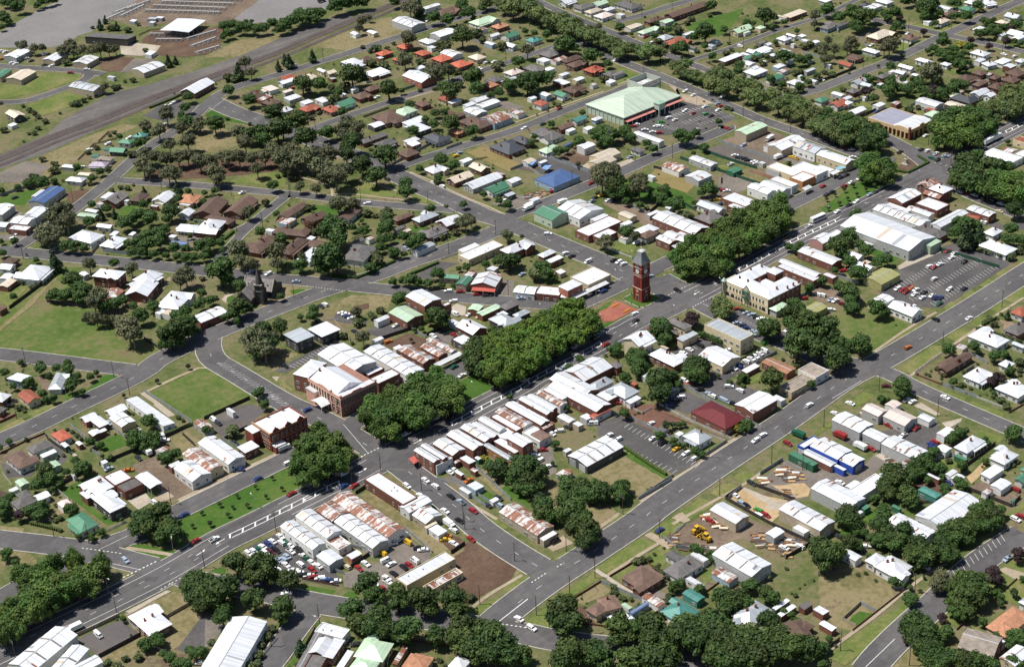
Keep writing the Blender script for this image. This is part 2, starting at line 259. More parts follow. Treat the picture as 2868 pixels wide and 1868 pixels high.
# ------------------------------------------------------------------ data (metres; x runs along the main street, origin under the clock tower)
BLD = '''gab w g shed 40 -475 5905 229 171 118
gab w t shed 40 -323 5621 228 152 111
canopy w g shed 50 669 5480 303 277 241
gab w t shed 40 -204 5388 247 147 128
gab c t shed 40 -674 5465 264 180 132
gab G t shed 40 -756 5600 328 148 79
gab w t shed 40 24 4906 80 191 137
gab g t shed 50 -482 4879 177 109 232
skil d k shed 40 174 5695 312 132 355
flat w w shed 30 207 5184 283 75 54
flat g g shed 25 638 5872 356 52 68
flat w g shed 25 509 5940 294 45 44
flat w g shed 25 687 5847 282 43 55
flat w g shed 25 588 5794 256 39 43
gab w b house 40 50 4304 206 228 126
gab c k house 40 -1063 4800 0 74 137
flat w w shed 26 -1146 4673 118 51 41
flat w w shed 26 -235 4974 217 29 57
hip T w house 30 -662 3859 250 77 80
hip G w house 30 -782 3837 300 63 94
gab G k house 30 -887 3747 332 73 102
gab G w shed 26 -918 3830 327 39 50
hip t w house 30 -1014 3691 319 57 102
gab G w shed 26 -1026 3790 329 42 49
hip m w house 30 -1088 3640 384 74 116
gab w g shed 26 -1228 3761 319 45 83
hip w w house 30 -1305 3535 302 62 115
gab c w shed 26 -1221 3579 297 44 80
flat P w house 30 390 3925 0 80 99
hip b b house 30 242 3906 89 96 140
flat w b shed 26 264 3821 113 110 65
hip b b house 30 247 3703 99 94 113
gab R w house 30 572 3999 87 96 90
hip d w house 30 3218 3334 0 121 197
flat w w shed 26 3035 3228 0 48 55
gab b b house 35 3403 2911 0 390 92
hip b b house 30 3107 2957 0 149 69
gab p g shed 30 3139 2860 0 94 65
gab c w shed 28 2906 2966 0 124 67
hip p w house 30 2919 2817 0 186 65
gab w w house 30 2856 2648 0 70 38
hip g w house 30 2883 2625 0 105 93
hip r b house 30 2869 2497 0 167 124
gab w g shed 30 3050 2558 0 96 34
gab R b shed 30 3062 2562 0 73 19
gab d w house 32 2855 2336 0 41 73
gab g w shed 28 2976 2268 0 46 52
gab g g shed 30 3058 2303 0 51 53
gab p c house 32 3348 2325 0 155 80
gab p c house 32 3410 2348 0 94 51
flat p w shed 26 3348 2270 0 58 20
hip p c shed 30 3478 2258 0 64 54
gab c w shed 30 3758 2298 0 27 90
flat c b house 32 3865 2267 0 191 74
gab w w house 32 3491 1980 0 33 79
flat w w house 30 3536 1923 0 49 43
hip w w house 32 3410 1977 0 83 81
gab w w shed 26 3489 1851 0 39 45
gab w w shed 26 3509 1781 0 52 46
flat d d shed 30 3245 2045 0 60 42
flat w w house 32 3141 1936 0 124 76
gab w w house 30 3246 1985 0 48 41
gab w w house 30 3066 1972 0 56 64
flat w w house 30 2995 1974 0 34 64
flat w b house 32 2877 1997 0 188 59
skil G w shed 30 2997 1908 0 168 29
gab w w shed 26 2887 1844 0 67 76
hip w w house 30 3113 1820 0 49 43
gab w w shed 26 3233 1817 0 53 74
flat w w shed 26 3373 1863 0 25 29
flat w w house 32 2790 1695 0 139 103
gab w w house 38 2825 1735 0 50 44
flat w s shed 30 2980 1648 0 90 52
gab w w shed 26 2936 1577 0 88 50
hip G w house 30 2794 1526 0 128 72
hip w w house 30 2813 1368 0 86 85
gab w g shed 28 3053 1449 0 92 30
flat w w shed 26 2929 1420 0 36 29
gab w w shed 26 2923 1313 0 32 60
hip G w house 30 2690 1044 0 86 63
gab p t shed 50 1993 1027 0 200 97
gab d g shed 30 2148 2359 0 100 51
flat w w shed 25 3112 1664 0 31 23
flat w g shed 25 2982 1792 0 29 33
gab w g shed 50 1843 4244 0 134 237
gab w w shed 40 2199 4422 0 148 55
hip b b house 30 2227 4258 0 221 121
gab w w shed 30 1460 4391 0 48 69
gab w c shed 30 1559 4315 0 48 88
gab w g shed 45 1871 3872 0 163 117
hip p w house 30 2266 3887 0 206 117
flat w w shed 30 2119 3758 0 95 63
hip o b house 30 2269 3703 0 117 87
hip w w house 30 1704 3852 0 79 113
flat w w shed 28 1647 3734 0 47 54
gab G w house 32 2182 3497 0 112 96
hip T w house 30 2231 3294 0 97 88
gab w w house 30 2106 3586 0 82 48
gab w s shed 30 1974 3471 0 47 85
gab w w house 30 2045 3327 0 60 91
hip R b house 30 1528 3889 0 93 97
hip R b house 30 1522 3685 0 79 104
hip R b house 30 1341 3893 0 105 85
hip R b house 30 1351 3711 0 108 80
hip R b house 30 1547 3495 0 116 119
hip R b house 30 1557 3313 0 116 118
gab w w shed 35 1648 3516 0 100 136
flat w b shed 26 1268 3844 0 38 43
hip c c house 32 1723 3324 0 92 105
hip b b house 30 1168 3888 0 106 99
hip w w house 30 1080 3912 0 117 133
hip w g house 30 1058 3820 0 99 49
gab w c house 35 825 3927 0 38 84
gab c c house 30 851 3866 0 71 60
gab w w house 30 539 3951 0 109 62
hip c w house 34 694 3893 0 92 104
flat w b house 30 1066 3623 0 155 113
hip w w shed 28 949 3599 0 41 66
gab w r shop 45 1187 3299 0 126 211
flat w w shed 26 1338 3477 0 61 49
hip b b house 30 860 3400 0 107 80
gab w w shed 26 774 3506 0 55 73
hip b b house 30 728 3343 0 110 104
gab G w house 30 569 3320 0 122 98
hip w w shed 28 507 3483 0 66 93
hip r b house 30 358 3424 0 117 92
hip r b house 30 445 3299 0 87 116
hip r b house 30 235 3386 0 87 115
hip w w house 30 229 3522 0 90 82
flat w g shed 26 400 3678 0 99 72
flat P g shed 26 446 3801 0 68 36
flat w w shed 26 415 3536 0 72 61
flat w b shed 24 800 3772 0 38 42
gab w w shed 24 673 3471 0 24 39
hip r c house 32 1084 2880 0 100 92
flat w c house 28 1084 2801 0 90 44
hip b b house 30 911 2920 0 79 88
hip p w house 32 752 2905 0 131 109
hip b b house 32 607 2902 0 155 172
hip b b house 32 610 2799 0 93 50
gab w k shed 30 480 2862 0 86 77
flat w w house 30 686 2723 0 155 82
flat w k house 30 632 2623 0 112 141
gab w w shed 30 1244 2709 0 158 81
gab w w shed 30 1108 2682 0 79 50
gab w w shed 30 1203 2604 0 150 74
gab n s shop 40 1057 2354 0 156 137
gab w g shed 35 1051 2551 0 98 127
gab w w shed 30 1233 2349 0 72 98
hip b b house 30 927 2590 0 114 55
hip b b house 32 925 2406 0 124 208
hip o b house 30 762 2393 0 74 99
hip d b house 30 330 2698 0 197 64
hip d k house 30 334 2575 0 133 95
flat w w house 28 476 2493 0 97 56
flat w b shed 28 450 2438 0 70 60
hip k g house 30 598 2402 0 91 151
hip b b house 30 333 2344 0 108 102
hip P w house 30 1703 2913 0 116 90
gab w b house 30 1574 2826 0 127 43
hip o b house 30 1439 2849 0 80 89
hip d b house 30 1528 2908 0 86 97
hip d d house 30 1842 2859 0 98 152
hip d b house 30 2147 2990 0 193 111
hip b b house 30 2141 2803 0 159 74
hip b b house 30 2098 2704 0 135 90
flat w w shed 26 2088 2869 0 123 55
flat w w shed 26 2005 2942 0 68 78
hip R b house 32 2098 2540 0 121 96
hip d w house 30 2120 2391 0 92 83
flat w b house 32 1787 2528 0 66 114
gab w c shed 30 1904 2485 0 78 48
hip w w shed 30 1905 2778 0 67 55
hip w w shed 28 1908 2629 0 73 41
hip b b house 30 1763 2377 0 142 102
gab G w house 32 1633 2361 0 69 96
gab w s shed 40 1548 2426 0 51 76
gab w w shed 26 1469 2469 0 51 45
hip r w house 35 1431 2340 0 77 86
gab w w shed 28 1907 2340 0 48 34
flat w w shed 26 2024 2296 0 56 44
hip d w house 30 1115 1935 0 112 209
gab b b house 30 1271 1943 0 121 64
flat w w shed 26 1264 1879 0 61 33
gab T w house 30 1416 1966 0 103 61
hip w s house 30 1499 1884 0 71 43
gab w w shed 28 1354 1815 0 57 46
gab w w shed 45 1126 1594 0 95 72
gab c c shop 40 1035 1359 0 144 94
gab c c shop 44 1107 1409 0 172 92
hip k b house 30 802 1953 0 143 189
hip k b house 30 943 1973 0 81 140
hip p w house 30 963 1743 0 131 79
gab s s shed 26 1091 1724 0 64 21
gab c w shed 30 756 1706 0 68 58
gab w s shed 28 805 1636 0 55 28
hip s s hall 35 690 1383 0 212 170
gab G w house 30 358 1550 0 139 92
gab w g house 32 365 1678 0 238 94
gab c b house 32 305 1818 0 151 88
gab c b house 32 484 1846 0 81 119
hip w c house 32 292 2025 0 118 97
gab w w shed 28 502 1998 0 72 47
gab n b shed 26 503 1699 0 56 76
gab w w shed 26 507 1565 0 80 57
flat g k shed 30 354 1424 0 61 37
gab w w shed 28 408 1270 0 60 36
gab b c house 32 -651 2173 176 201 66
gab b w house 32 -448 1899 246 175 81
gab b b house 30 -623 2009 0 134 89
hip b b house 30 -266 1640 0 124 50
hip g b house 32 -180 1542 0 146 74
gab G p shop 50 318 1025 0 131 154
gab w w shop 50 461 947 0 182 196
gab w w house 32 2976 3740 0 121 90
hip d w house 30 2976 3558 0 142 89
hip c w house 30 2955 3432 0 130 77
hip P w house 30 2931 3299 0 128 100
gab p w house 30 3102 3525 0 120 89
hip w w house 30 3059 3374 0 92 57
gab s g hall 40 -1551 3435 274 223 109
gab w w shed 30 -1566 3517 274 102 34
gab w g shed 45 -1846 3439 310 140 97
gab w g shed 45 -1723 3249 301 130 96
gab w w shed 40 -1821 3216 292 99 119
flat w b shop 35 -1879 3146 298 64 123
gab w g shed 35 -1929 3259 356 61 68
gab d b house 32 -1285 3097 235 137 109
flat w g shed 28 -1287 3172 251 86 62
flat w w shed 28 -1375 3117 229 42 54
hip b b house 32 -1174 3007 298 116 72
gab w c house 34 -1078 2887 264 128 94
flat w c shed 28 -1127 2853 144 25 63
hip o c house 34 -978 2754 296 119 91
flat w c shed 28 -1030 2724 218 36 69
gab p p shed 30 -1515 3015 297 49 119
gab w p shed 30 -1465 3052 231 36 81
gab w w house 32 -1520 2803 283 44 94
flat w b shed 26 -1171 2843 301 25 46
gab w w shed 28 -1248 3029 212 26 25
gab b b house 30 -957 2566 336 211 136
gab b b house 30 -829 2447 282 224 120
hip b b house 30 -1008 2393 159 70 188
gab w w house 32 -1097 2607 260 76 75
gab w w shed 28 -1113 2746 293 35 89
hip w w house 30 -1199 2440 328 71 114
hip w b villa 35 -1106 2338 296 183 120
gab s w shed 32 -1344 2289 280 48 98
hip w w house 34 -1667 2751 180 119 172
hip w w house 32 -1594 2578 231 134 98
gab w w shed 28 -1531 2681 302 55 36
gab w w shed 26 -1459 2605 263 44 28
flat w g caravan 28 -1317 2402 222 36 39
hip w w villa 40 -2098 2545 329 163 142
hip b b house 32 -2116 2792 261 61 70
gab w w house 30 -2163 2742 309 65 74
gab w w shed 30 -2223 2632 313 64 59
gab c b shed 30 -2256 2555 274 88 60
gab b b shed 30 -2422 2313 190 52 50
hip w b villa 65 -1844 2180 300 93 157
gab w g shed 30 -1908 2347 0 38 50
gab n n shed 32 -1926 2020 239 117 90
hip w b villa 50 -1701 2020 171 133 108
gab w b house 45 -1792 1929 362 157 124
gab w b house 40 -1750 2008 0 153 71
hip w w villa 40 -1734 1700 321 185 131
flat w w shed 30 -1847 1659 201 50 32
flat c w shed 30 -1819 1620 207 54 56
gab w b hall 40 -1694 1429 0 161 94
hip b b house 30 -1023 1938 260 227 92
hip b b house 30 -848 2002 97 90 63
hip b b house 30 -709 2173 154 87 53
flat w w shed 30 -893 2056 219 34 48
flat w s shed 30 -774 2078 165 44 53
flat w p shed 30 -752 2094 220 80 87
hip b b house 32 -824 1940 289 78 204
hip b b house 32 -921 1782 237 205 77
flat w g shed 28 -788 1804 179 40 37
gab b g house 32 -813 1699 186 84 88
flat w w shed 30 -914 1629 218 163 84
hip d w villa 40 -726 1432 274 190 133
gab d w house 40 -643 1560 0 74 38
gab n w shed 30 -564 1556 0 42 33
hip d g shed 28 -368 1544 0 64 34
flat c c shed 26 -357 1487 0 45 25
hip d b house 32 -271 1354 0 149 92
gab w b house 32 -121 1399 0 119 93
gab g w shed 34 -434 1246 0 131 53
flat w c hall 40 -249 978 0 248 93
flat w c shed 32 -266 1057 0 121 42
hip w b villa 45 -95 853 0 181 86
gab G t house 34 -559 870 340 51 113
gab G t shop 40 -549 760 244 98 52
flat w g shed 36 -469 807 209 63 42
gab w b shop 46 -469 673 318 132 127
flat w g shed 28 -334 783 170 47 49
gab w b hall 90 -872 697 0 110 157
flat w b hall 50 -791 619 0 49 31
gab p b hall 50 -997 685 0 108 150
gab w w truckbox 34 -1099 757 0 78 36
gab p b shed 36 -694 499 243 62 62
gab p b shed 34 -661 433 0 131 49
hip d k villa 45 -569 380 0 91 58
hip g k villa 40 -577 277 0 88 47
hip g k house 40 -687 288 0 94 135
flat w g shed 40 -648 343 0 46 39
gab g k house 36 -704 257 175 67 59
gab w b villa 45 -852 343 0 100 132
gab w w shed 36 -868 459 0 34 54
flat w k hall 38 -953 290 0 77 88
gab w w shop 40 -1065 319 0 34 191
gab n b shop 45 -1129 300 0 49 144
gab n b shop 45 -1214 329 0 69 198
flat w w shed 28 -1218 474 0 41 25
gab w w shed 26 -1235 614 0 55 31
flat g k office 65 -1523 875 0 108 121
flat w k office 50 -1385 855 0 116 121
gab w w shed 40 1487 1415 0 50 226
hip d w house 30 1318 1342 0 52 84
gab w w shed 40 1916 761 0 116 99
flat w g shop 40 1659 527 0 81 101
gab w g hall 34 1452 925 0 66 179
gab n w shed 36 1276 984 0 93 140
gab w g shed 38 1268 793 0 115 112
gab G G shed 28 1487 709 0 78 59
flat w w shed 26 1096 1007 0 32 48
flat w g shed 26 1681 662 0 31 34
gab w w shop 50 1360 384 0 73 153
gab w w shop 50 1432 350 0 78 171
flat w w shop 50 1522 357 0 55 160
flat w b shop 40 1183 396 0 114 183
flat w b shop 40 1102 341 0 62 102
gab g w house 36 1008 449 0 72 171
hip d b villa 45 881 349 0 117 126
gab w b shop 50 719 412 0 117 317
flat w b shop 40 664 311 0 77 93
hip w w house 34 553 509 0 119 82
hip b g house 36 513 462 0 97 70
gab w b shop 46 587 305 0 51 163
gab w b shop 46 524 328 0 59 106
gab n w shed 30 415 536 0 54 57
gab w w shed 36 529 646 0 66 37
gab c c shed 34 614 721 0 58 97
gab w g shed 28 854 629 0 35 37
gab w g shed 30 734 640 0 81 29
flat w b shop 44 393 723 0 260 109
gab w w shed 40 472 798 0 106 48
flat w b shop 40 351 635 0 125 79
hip w b villa 40 -31 684 0 98 51
flat w b house 36 -44 610 0 95 39
flat w t shed 28 -111 491 0 42 40
gab w t shop 50 1962 717 0 220 104
gab g w shop 55 1996 565 0 106 171
gab w c shop 50 1990 361 0 84 224
flat w c shop 45 1668 450 0 86 260
flat w o shop 50 1644 325 0 113 98
flat w w shop 55 1756 364 0 100 187
flat w w shop 40 1845 324 0 41 110
gab w b shop 60 1807 -276 0 175 94
hip w b villa 65 2012 -370 0 94 102
gab n b villa 55 2037 -267 0 118 78
gab n b house 45 1956 -364 0 59 112
flat w b shop 45 1854 -431 0 116 149
flat w w shop 45 1673 -323 0 67 153
gab w w shop 45 1621 -398 0 89 322
gab w w shop 40 1739 -436 0 45 152
gab w g shop 60 1381 -487 0 225 458
flat g g shop 55 1466 -399 0 110 296
flat p p shed 50 1449 -735 0 95 38
hip d b house 36 1582 -619 0 89 182
gab w w shop 50 1753 -618 0 254 59
hip r w house 34 1868 -675 232 65 88
gab w b hall 45 1957 -681 0 74 148
hip w w house 34 1802 -865 0 94 68
hip w w house 34 1664 -990 0 107 176
gab w P shop 44 1105 -270 0 104 79
flat w w shop 40 1194 -271 0 105 47
gab w g shed 30 1219 -461 0 71 76
gab w b hall 44 936 -390 0 84 234
gab w w house 34 1078 -513 0 60 84
gab w w house 34 1009 -627 0 66 100
flat c b shed 30 1066 -600 0 34 36
gab w b shop 46 752 -410 0 40 253
flat w b shop 46 713 -433 0 61 251
flat w b shop 36 809 -562 0 43 75
gab Y Y hall 40 975 -767 0 157 117
hip w w shop 40 2678 -318 0 118 208
flat w t shop 40 2787 -384 0 85 66
flat r c shop 40 2961 -265 0 73 80
gab w w shed 30 2794 -290 0 70 77
gab o b hall 34 -74 -980 0 66 158
flat w b shed 28 -176 -896 0 92 33
flat t w hall 45 -6 -1134 0 96 107
flat t c hall 36 -138 -1146 0 167 78
gab Y Y hall 36 483 -738 0 101 78
gab w w hall 40 767 -926 0 115 75
gab w w villa 40 775 -1068 0 91 150
hip w w villa 36 815 -1526 0 105 168
flat w c shed 30 665 -1473 0 48 58
gab b b house 32 522 -1547 0 209 55
hip b b house 30 498 -1518 0 119 42
hip w w house 34 497 -1694 0 119 91
hip w w house 32 674 -1725 0 60 54
hip w w house 34 501 -1877 0 107 125
gab g g house 32 864 -1663 0 31 66
hip d b villa 36 989 -1575 0 124 78
hip r w house 34 1144 -1484 0 82 68
gab P g shop 45 -90 -1557 0 63 94
gab P g shop 40 -54 -1670 0 89 120
gab P w shed 34 20 -1574 0 58 52
gab w w shed 30 35 -1745 0 47 63
gab w w shed 36 -10 -1880 0 76 43
hip w w house 36 -19 -2013 0 136 70
gab w w shed 32 -118 -1951 0 50 51
gab w g factory 60 -258 -1564 0 97 156
gab w g factory 55 -264 -1698 0 64 100
gab w g factory 55 -257 -1846 0 95 179
flat w g shed 30 -292 -1169 0 34 57
flat w g house 30 4248 2298 0 85 69
hip w w house 30 4506 1957 0 81 110
hip k b house 30 4353 2007 0 92 77
gab w w shed 30 4358 1949 0 116 85
hip d s house 30 3827 1909 0 153 78
gab d s house 30 3901 1872 0 119 52
hip c b house 32 3911 1525 0 206 108
hip b w house 30 3995 1341 0 92 92
hip w g house 30 3611 1376 0 61 121
hip b b house 30 3444 1379 0 77 100
gab r c house 30 3300 1341 0 60 105
gab w g shed 28 3216 1432 0 21 61
hip G w house 32 4751 1407 0 79 107
hip w w house 30 4914 1474 0 116 75
hip w w house 30 4971 1377 -238 97 89
hip c w house 32 4416 1382 0 112 73
gab w w shed 28 4354 1457 0 45 52
hip b b house 30 4596 1443 0 125 58
gab w w shed 28 4680 1545 0 60 99
hip w w house 30 4454 1095 0 93 52
gab g w house 30 4829 1070 0 89 104
hip c b house 30 4672 1052 0 70 80
gab w w house 32 4534 842 0 95 109
gab w w house 30 4452 905 0 57 38
hip w w house 30 4493 790 0 98 58
hip w w house 32 4048 799 0 88 114
hip w w house 32 3685 990 0 56 113
hip w w house 30 3731 846 0 52 59
gab w w house 30 3514 1006 0 52 108
gab w w shed 28 3391 1031 0 46 28
gab w w house 30 3409 971 0 53 72
hip d b house 30 3287 1019 0 101 66
gab w w shed 26 3445 881 0 39 44
gab w w shed 26 3329 910 0 29 68
gab w w shed 26 3293 844 0 39 32
hip w w house 30 3921 637 -180 82 77
hip w w house 30 4024 601 0 107 71
gab w w shed 28 3939 725 0 74 47
gab w b shed 30 3973 517 0 66 62
hip w w house 30 4108 519 0 69 54
hip b b house 32 3736 582 0 78 76
hip b b house 32 3604 594 0 100 89
hip b b house 32 3888 410 0 105 106
hip b b house 32 3735 463 0 81 56
hip b b house 32 3763 361 0 93 93
hip b b house 32 3584 470 0 121 54
hip b b house 32 3611 364 0 108 75
gab w k shed 26 3774 533 0 62 31
gab w w house 34 3442 373 0 123 70
gab w w house 34 3444 303 0 69 55
hip k b house 34 3284 382 0 100 157
gab c k hall 45 3143 343 0 75 127
flat w w shed 28 3174 269 0 39 33
gab w w factory 45 3073 493 0 89 155
flat r b shed 30 3011 433 0 45 61
hip p w house 32 2958 361 0 100 111
gab n b shed 32 2953 659 0 60 45
gab w w shed 30 2859 722 0 75 50
gab r w house 32 2703 921 0 112 77
hip w w house 32 2753 888 0 56 52
gab w c house 32 2687 758 0 114 62
gab w g shed 30 2834 1031 0 44 84
gab w w shed 26 2828 950 0 63 37
hip d b house 30 2943 994 0 80 66
gab g w house 30 3104 1070 0 124 67
gab g w house 30 3082 994 0 56 75
gab w w shed 26 2914 877 0 33 26
gab w G shed 26 3157 944 0 41 31
gab w g shed 28 3316 630 190 69 50
gab n b shed 30 3383 478 0 45 27
hip p w house 30 3307 467 0 81 34
skil w s house 32 -2697 1564 236 80 89
hip g w house 30 -2571 1403 -425 66 164
gab r c house 34 -2747 1365 0 71 112
hip w b house 30 -2842 1464 245 73 67
hip d b house 30 -2906 1366 245 51 58
skil w w hall 30 -2407 829 0 62 338
gab w c house 32 -2514 956 0 93 64
gab w c shed 32 -2536 860 0 76 115
gab w r house 32 -2638 988 0 70 61
hip w b house 32 -2621 922 0 52 98
gab w b shed 30 -2682 855 0 47 48
gab w b shed 28 -2653 848 0 45 26
hip R w house 32 -2806 940 0 63 93
gab w G shed 28 -2831 863 0 24 46
gab w b shed 26 -2777 830 0 22 37
hip d w house 34 -2927 922 0 98 71
flat w p shed 30 -2922 848 0 71 30
hip n w house 34 -3039 888 0 86 143
gab p p shed 30 -2950 748 0 48 55
gab p p shed 28 -3118 723 0 43 57
hip d w house 32 -3187 574 0 90 78
hip d w house 32 -3160 621 0 54 61
gab w w house 30 -3107 559 0 59 53
hip b w house 30 -3235 704 178 51 59
flat w w shed 26 -3170 700 0 37 24
hip G w house 34 -3082 251 0 83 133
gab P w shed 30 -3064 436 0 49 50
hip w b villa 50 -2904 430 0 91 125
hip w k villa 50 -2936 285 0 75 165
flat w b house 40 -2967 413 0 39 66
flat w b shop 44 -2805 432 0 86 100
flat d b shop 44 -2798 342 0 92 73
flat w b shed 30 -2877 353 0 31 38
canopy w w shed 45 -2721 312 0 62 129
gab w w shop 46 -2546 236 0 90 152
gab n c shop 46 -2467 278 0 70 215
flat w b shed 34 -2565 352 0 52 26
gab w w shop 48 -2365 285 0 80 249
flat w b house 40 -2259 229 0 78 66
gab n g shed 34 -2294 545 0 46 106
gab n g shed 28 -2536 506 0 56 36
flat w w truckbox 30 -2132 565 0 17 55
flat w w shed 28 -2471 622 0 22 22
gab w w shed 26 -2519 741 0 14 29
flat w w shed 24 -2924 615 0 12 26
flat w w shed 24 -2773 612 0 25 25
flat c c shed 24 -2839 759 0 15 22
gab w g hall 80 -1508 496 0 159 265
gab w w hall 55 -1338 350 0 99 353
hip w b hall 90 -1702 527 199 154 89
flat w b shop 50 -1459 361 0 95 65
flat w b shop 55 -1460 262 0 130 70
gab w b shop 65 -1759 -427 0 29 139
gab w b shop 65 -1718 -427 0 22 157
flat w w shop 50 -1726 -499 0 89 16
gab w b shop 50 -1633 -426 0 66 137
gab w b shop 50 -1548 -435 0 57 185
gab w b shop 50 -1470 -426 0 49 171
gab w b shop 45 -1424 -425 0 19 156
gab w w shop 45 -1372 -413 0 34 144
flat w b shop 45 -1317 -448 0 39 178
gab n w shop 45 -1267 -444 0 50 198
gab w b shop 50 -1204 -464 0 44 245
gab w b shop 50 -1131 -443 0 35 194
gab w b shop 45 -1086 -435 0 23 176
gab n w shop 45 -1033 -440 0 39 170
flat w w shop 45 -998 -419 0 42 135
gab w b hall 70 -1398 -633 0 64 107
gab g o hall 40 -1497 -617 0 29 208
flat w b shed 34 -1432 -587 0 41 139
flat w w shop 34 -1371 -502 196 81 57
hip n w shop 40 -1276 -634 0 61 76
flat w w shop 38 -1280 -611 0 72 116
gab n b shed 36 -1197 -591 0 70 28
flat w b shed 32 -1627 -544 0 38 66
gab w b shed 26 -1714 -594 0 19 39
gab n b shed 26 -1653 -619 0 22 35
flat w s shed 28 -1731 -719 0 50 57
gab w g shed 26 -1781 -712 0 22 61
gab n b shed 28 -1666 -516 0 30 17
gab w G shed 26 -1581 -560 0 19 26
flat w b shop 50 -2017 -497 0 78 272
gab w w shop 40 -2007 -656 0 124 56
gab w t shop 38 -2020 -750 0 84 91
gab w w shed 26 -1742 -853 0 36 24
gab n w shop 50 -2202 -581 0 82 389
gab n b shop 50 -2295 -461 0 84 115
gab w g shop 50 -2296 -657 0 73 264
gab w w shop 50 -2389 -489 0 70 222
flat w w shop 36 -2398 -635 0 61 96
gab w w shop 48 -2481 -506 0 59 231
gab w g shed 40 -2487 -701 0 72 90
gab w r shed 28 -2398 -744 0 54 37
flat w c hall 48 -2264 -1043 0 248 69
flat w c shop 34 -2251 -1132 0 171 44
hip w w shed 30 -2051 -856 0 48 66
gab c g shed 30 -2050 -808 0 58 16
gab w w hall 50 -3077 -903 348 308 147
flat w w shop 40 -2756 -1085 236 59 121
gab w b house 40 -2843 -1137 297 93 67
flat d b shop 40 -2914 -1193 326 95 64
gab d d shed 34 -2889 -1119 340 224 36
flat w b house 40 -2815 -1174 289 112 45
flat w g shed 30 -2820 -1249 289 112 26
hip p c house 36 -2711 -1285 297 111 119
hip p c house 34 -2790 -1329 241 77 94
hip o c house 34 -2638 -1455 257 83 93
hip w g house 32 -2527 -1565 190 68 62
skil n n shed 28 -2654 -1371 290 107 20
gab n t shop 42 -1753 -1070 0 86 238
flat w t shed 34 -1761 -1214 0 75 23
hip d w house 34 -1526 -1745 0 148 87
hip d w house 34 -1496 -1672 0 45 79
hip n b house 34 -1691 -1679 0 117 122
hip n c house 34 -1949 -1696 0 73 63
hip n c house 34 -1893 -1701 -231 78 84
gab s s shed 28 -1826 -1797 0 92 19
gab n w shed 28 -1751 -1801 0 43 90
flat p w shed 28 -1852 -1755 0 22 43
flat w w shed 28 -1904 -1802 0 45 55
gab T T shed 32 -1626 -1893 0 47 79
hip T w house 34 -1738 -1926 0 108 107
flat w w shed 26 -1555 -1835 0 27 80
flat w w shed 30 -1428 -1738 0 29 74
gab w s shed 30 -1445 -1890 0 56 94
gab w g factory 55 -1347 -1889 0 119 208
gab w t factory 45 -1137 -1633 0 82 144
gab w b shop 50 -932 -520 0 85 325
gab w b shop 50 -882 -429 0 89 233
gab w b shop 46 -734 -373 0 189 131
flat R w shed 36 -950 -685 0 104 18
hip g w house 42 -782 -506 0 122 63
hip g w house 40 -750 -623 0 97 123
flat w w house 32 -766 -707 0 74 31
flat w b shop 36 -826 -593 0 74 91
flat w g shed 30 -1016 -656 0 42 43
gab w t shed 30 -1089 -600 0 42 79
flat w t shed 28 -1084 -672 0 31 39
gab w k factory 40 -1196 -903 0 223 124
gab n g shed 26 -1396 -916 0 61 49
gab w t shed 26 -1264 -793 0 36 23
hip g w house 36 -795 -1133 0 87 103
gab w w shed 30 -828 -1054 0 33 27
gab d g shed 26 -846 -973 0 40 41
hip r b hall 40 -602 -1081 0 137 213
gab w b hall 55 -421 -1145 0 167 112
gab w t factory 55 -940 -1877 0 96 216
flat w w truckbox 30 -1003 -1901 0 35 59
gab w g shed 36 -1101 -1847 0 65 48
gab w w shed 28 -563 -594 0 47 33
hip r b shed 26 -653 -600 0 27 28
flat w w shed 28 -548 -760 0 35 20
gab w U factory 50 -477 -1623 0 100 153
gab w U factory 44 -476 -1733 0 83 85
flat w U factory 40 -493 -1513 0 104 37
gab w b factory 34 -551 -1619 0 41 160
flat G G shed 34 -603 -1576 0 36 137
flat w U shed 30 -543 -1728 0 21 54
gab w g factory 55 -728 -1866 0 102 207
flat w w factory 46 -582 -1908 0 177 68
gab w w shed 40 -619 -1859 0 64 38
flat w w shed 34 -341 -1911 0 84 36
gab w w shed 34 -433 -1892 0 81 27
flat G G shed 30 -699 -1984 0 37 27
gab w w hall 45 -491 -2249 0 263 144
gab w w hall 42 -689 -2211 0 81 184
hip T T shed 34 -433 -2110 0 42 92
gab w b shed 30 -322 -2044 0 15 69
gab w w shed 30 -249 -2084 0 54 27
gab w w shed 30 -259 -2124 0 50 40
gab G G shed 26 -605 -2073 0 19 41
hip w w house 36 3 -2173 0 108 76
flat w w house 32 -124 -2201 0 102 49
gab w w house 36 42 -2129 0 45 45
gab w w shed 32 -178 -2281 0 76 56
gab w w shed 26 -253 -2268 0 53 27
gab G w house 30 -75 -2316 0 65 44
hip G w house 30 -2 -2282 0 48 27
flat G G shed 26 -118 -2040 0 22 56
gab G g shed 24 -233 -2377 0 19 14
gab w w shed 26 -738 -1990 0 21 17
hip w b villa 38 -3223 -535 0 102 164
gab w w shop 44 -3609 -406 182 250 107
gab w w shop 42 -3570 -529 272 161 67
gab w w shop 42 -3556 -602 0 148 50
gab w w shed 32 -999 -2154 0 44 76
hip w w house 38 -950 -2322 0 106 105
hip w w house 36 -959 -2241 0 72 49
gab w w house 34 -953 -2380 0 35 31
flat w b shed 28 -1349 -2291 0 37 49
gab w b shed 28 -1402 -2368 0 30 62
hip o c house 38 -921 -2829 0 174 87
gab t b church 60 -1119 -2839 192 127 131
gab w c hall 40 -1067 -2957 0 109 67
flat w g shed 34 -1030 -2872 0 19 20
hip g w house 34 -768 -2796 0 52 29
gab w c villa 90 -417 -396 0 112 110
hip w b villa 40 -388 -555 0 88 174
flat c b shed 40 -328 -479 0 20 45
hip d c villa 70 -146 -406 0 57 123
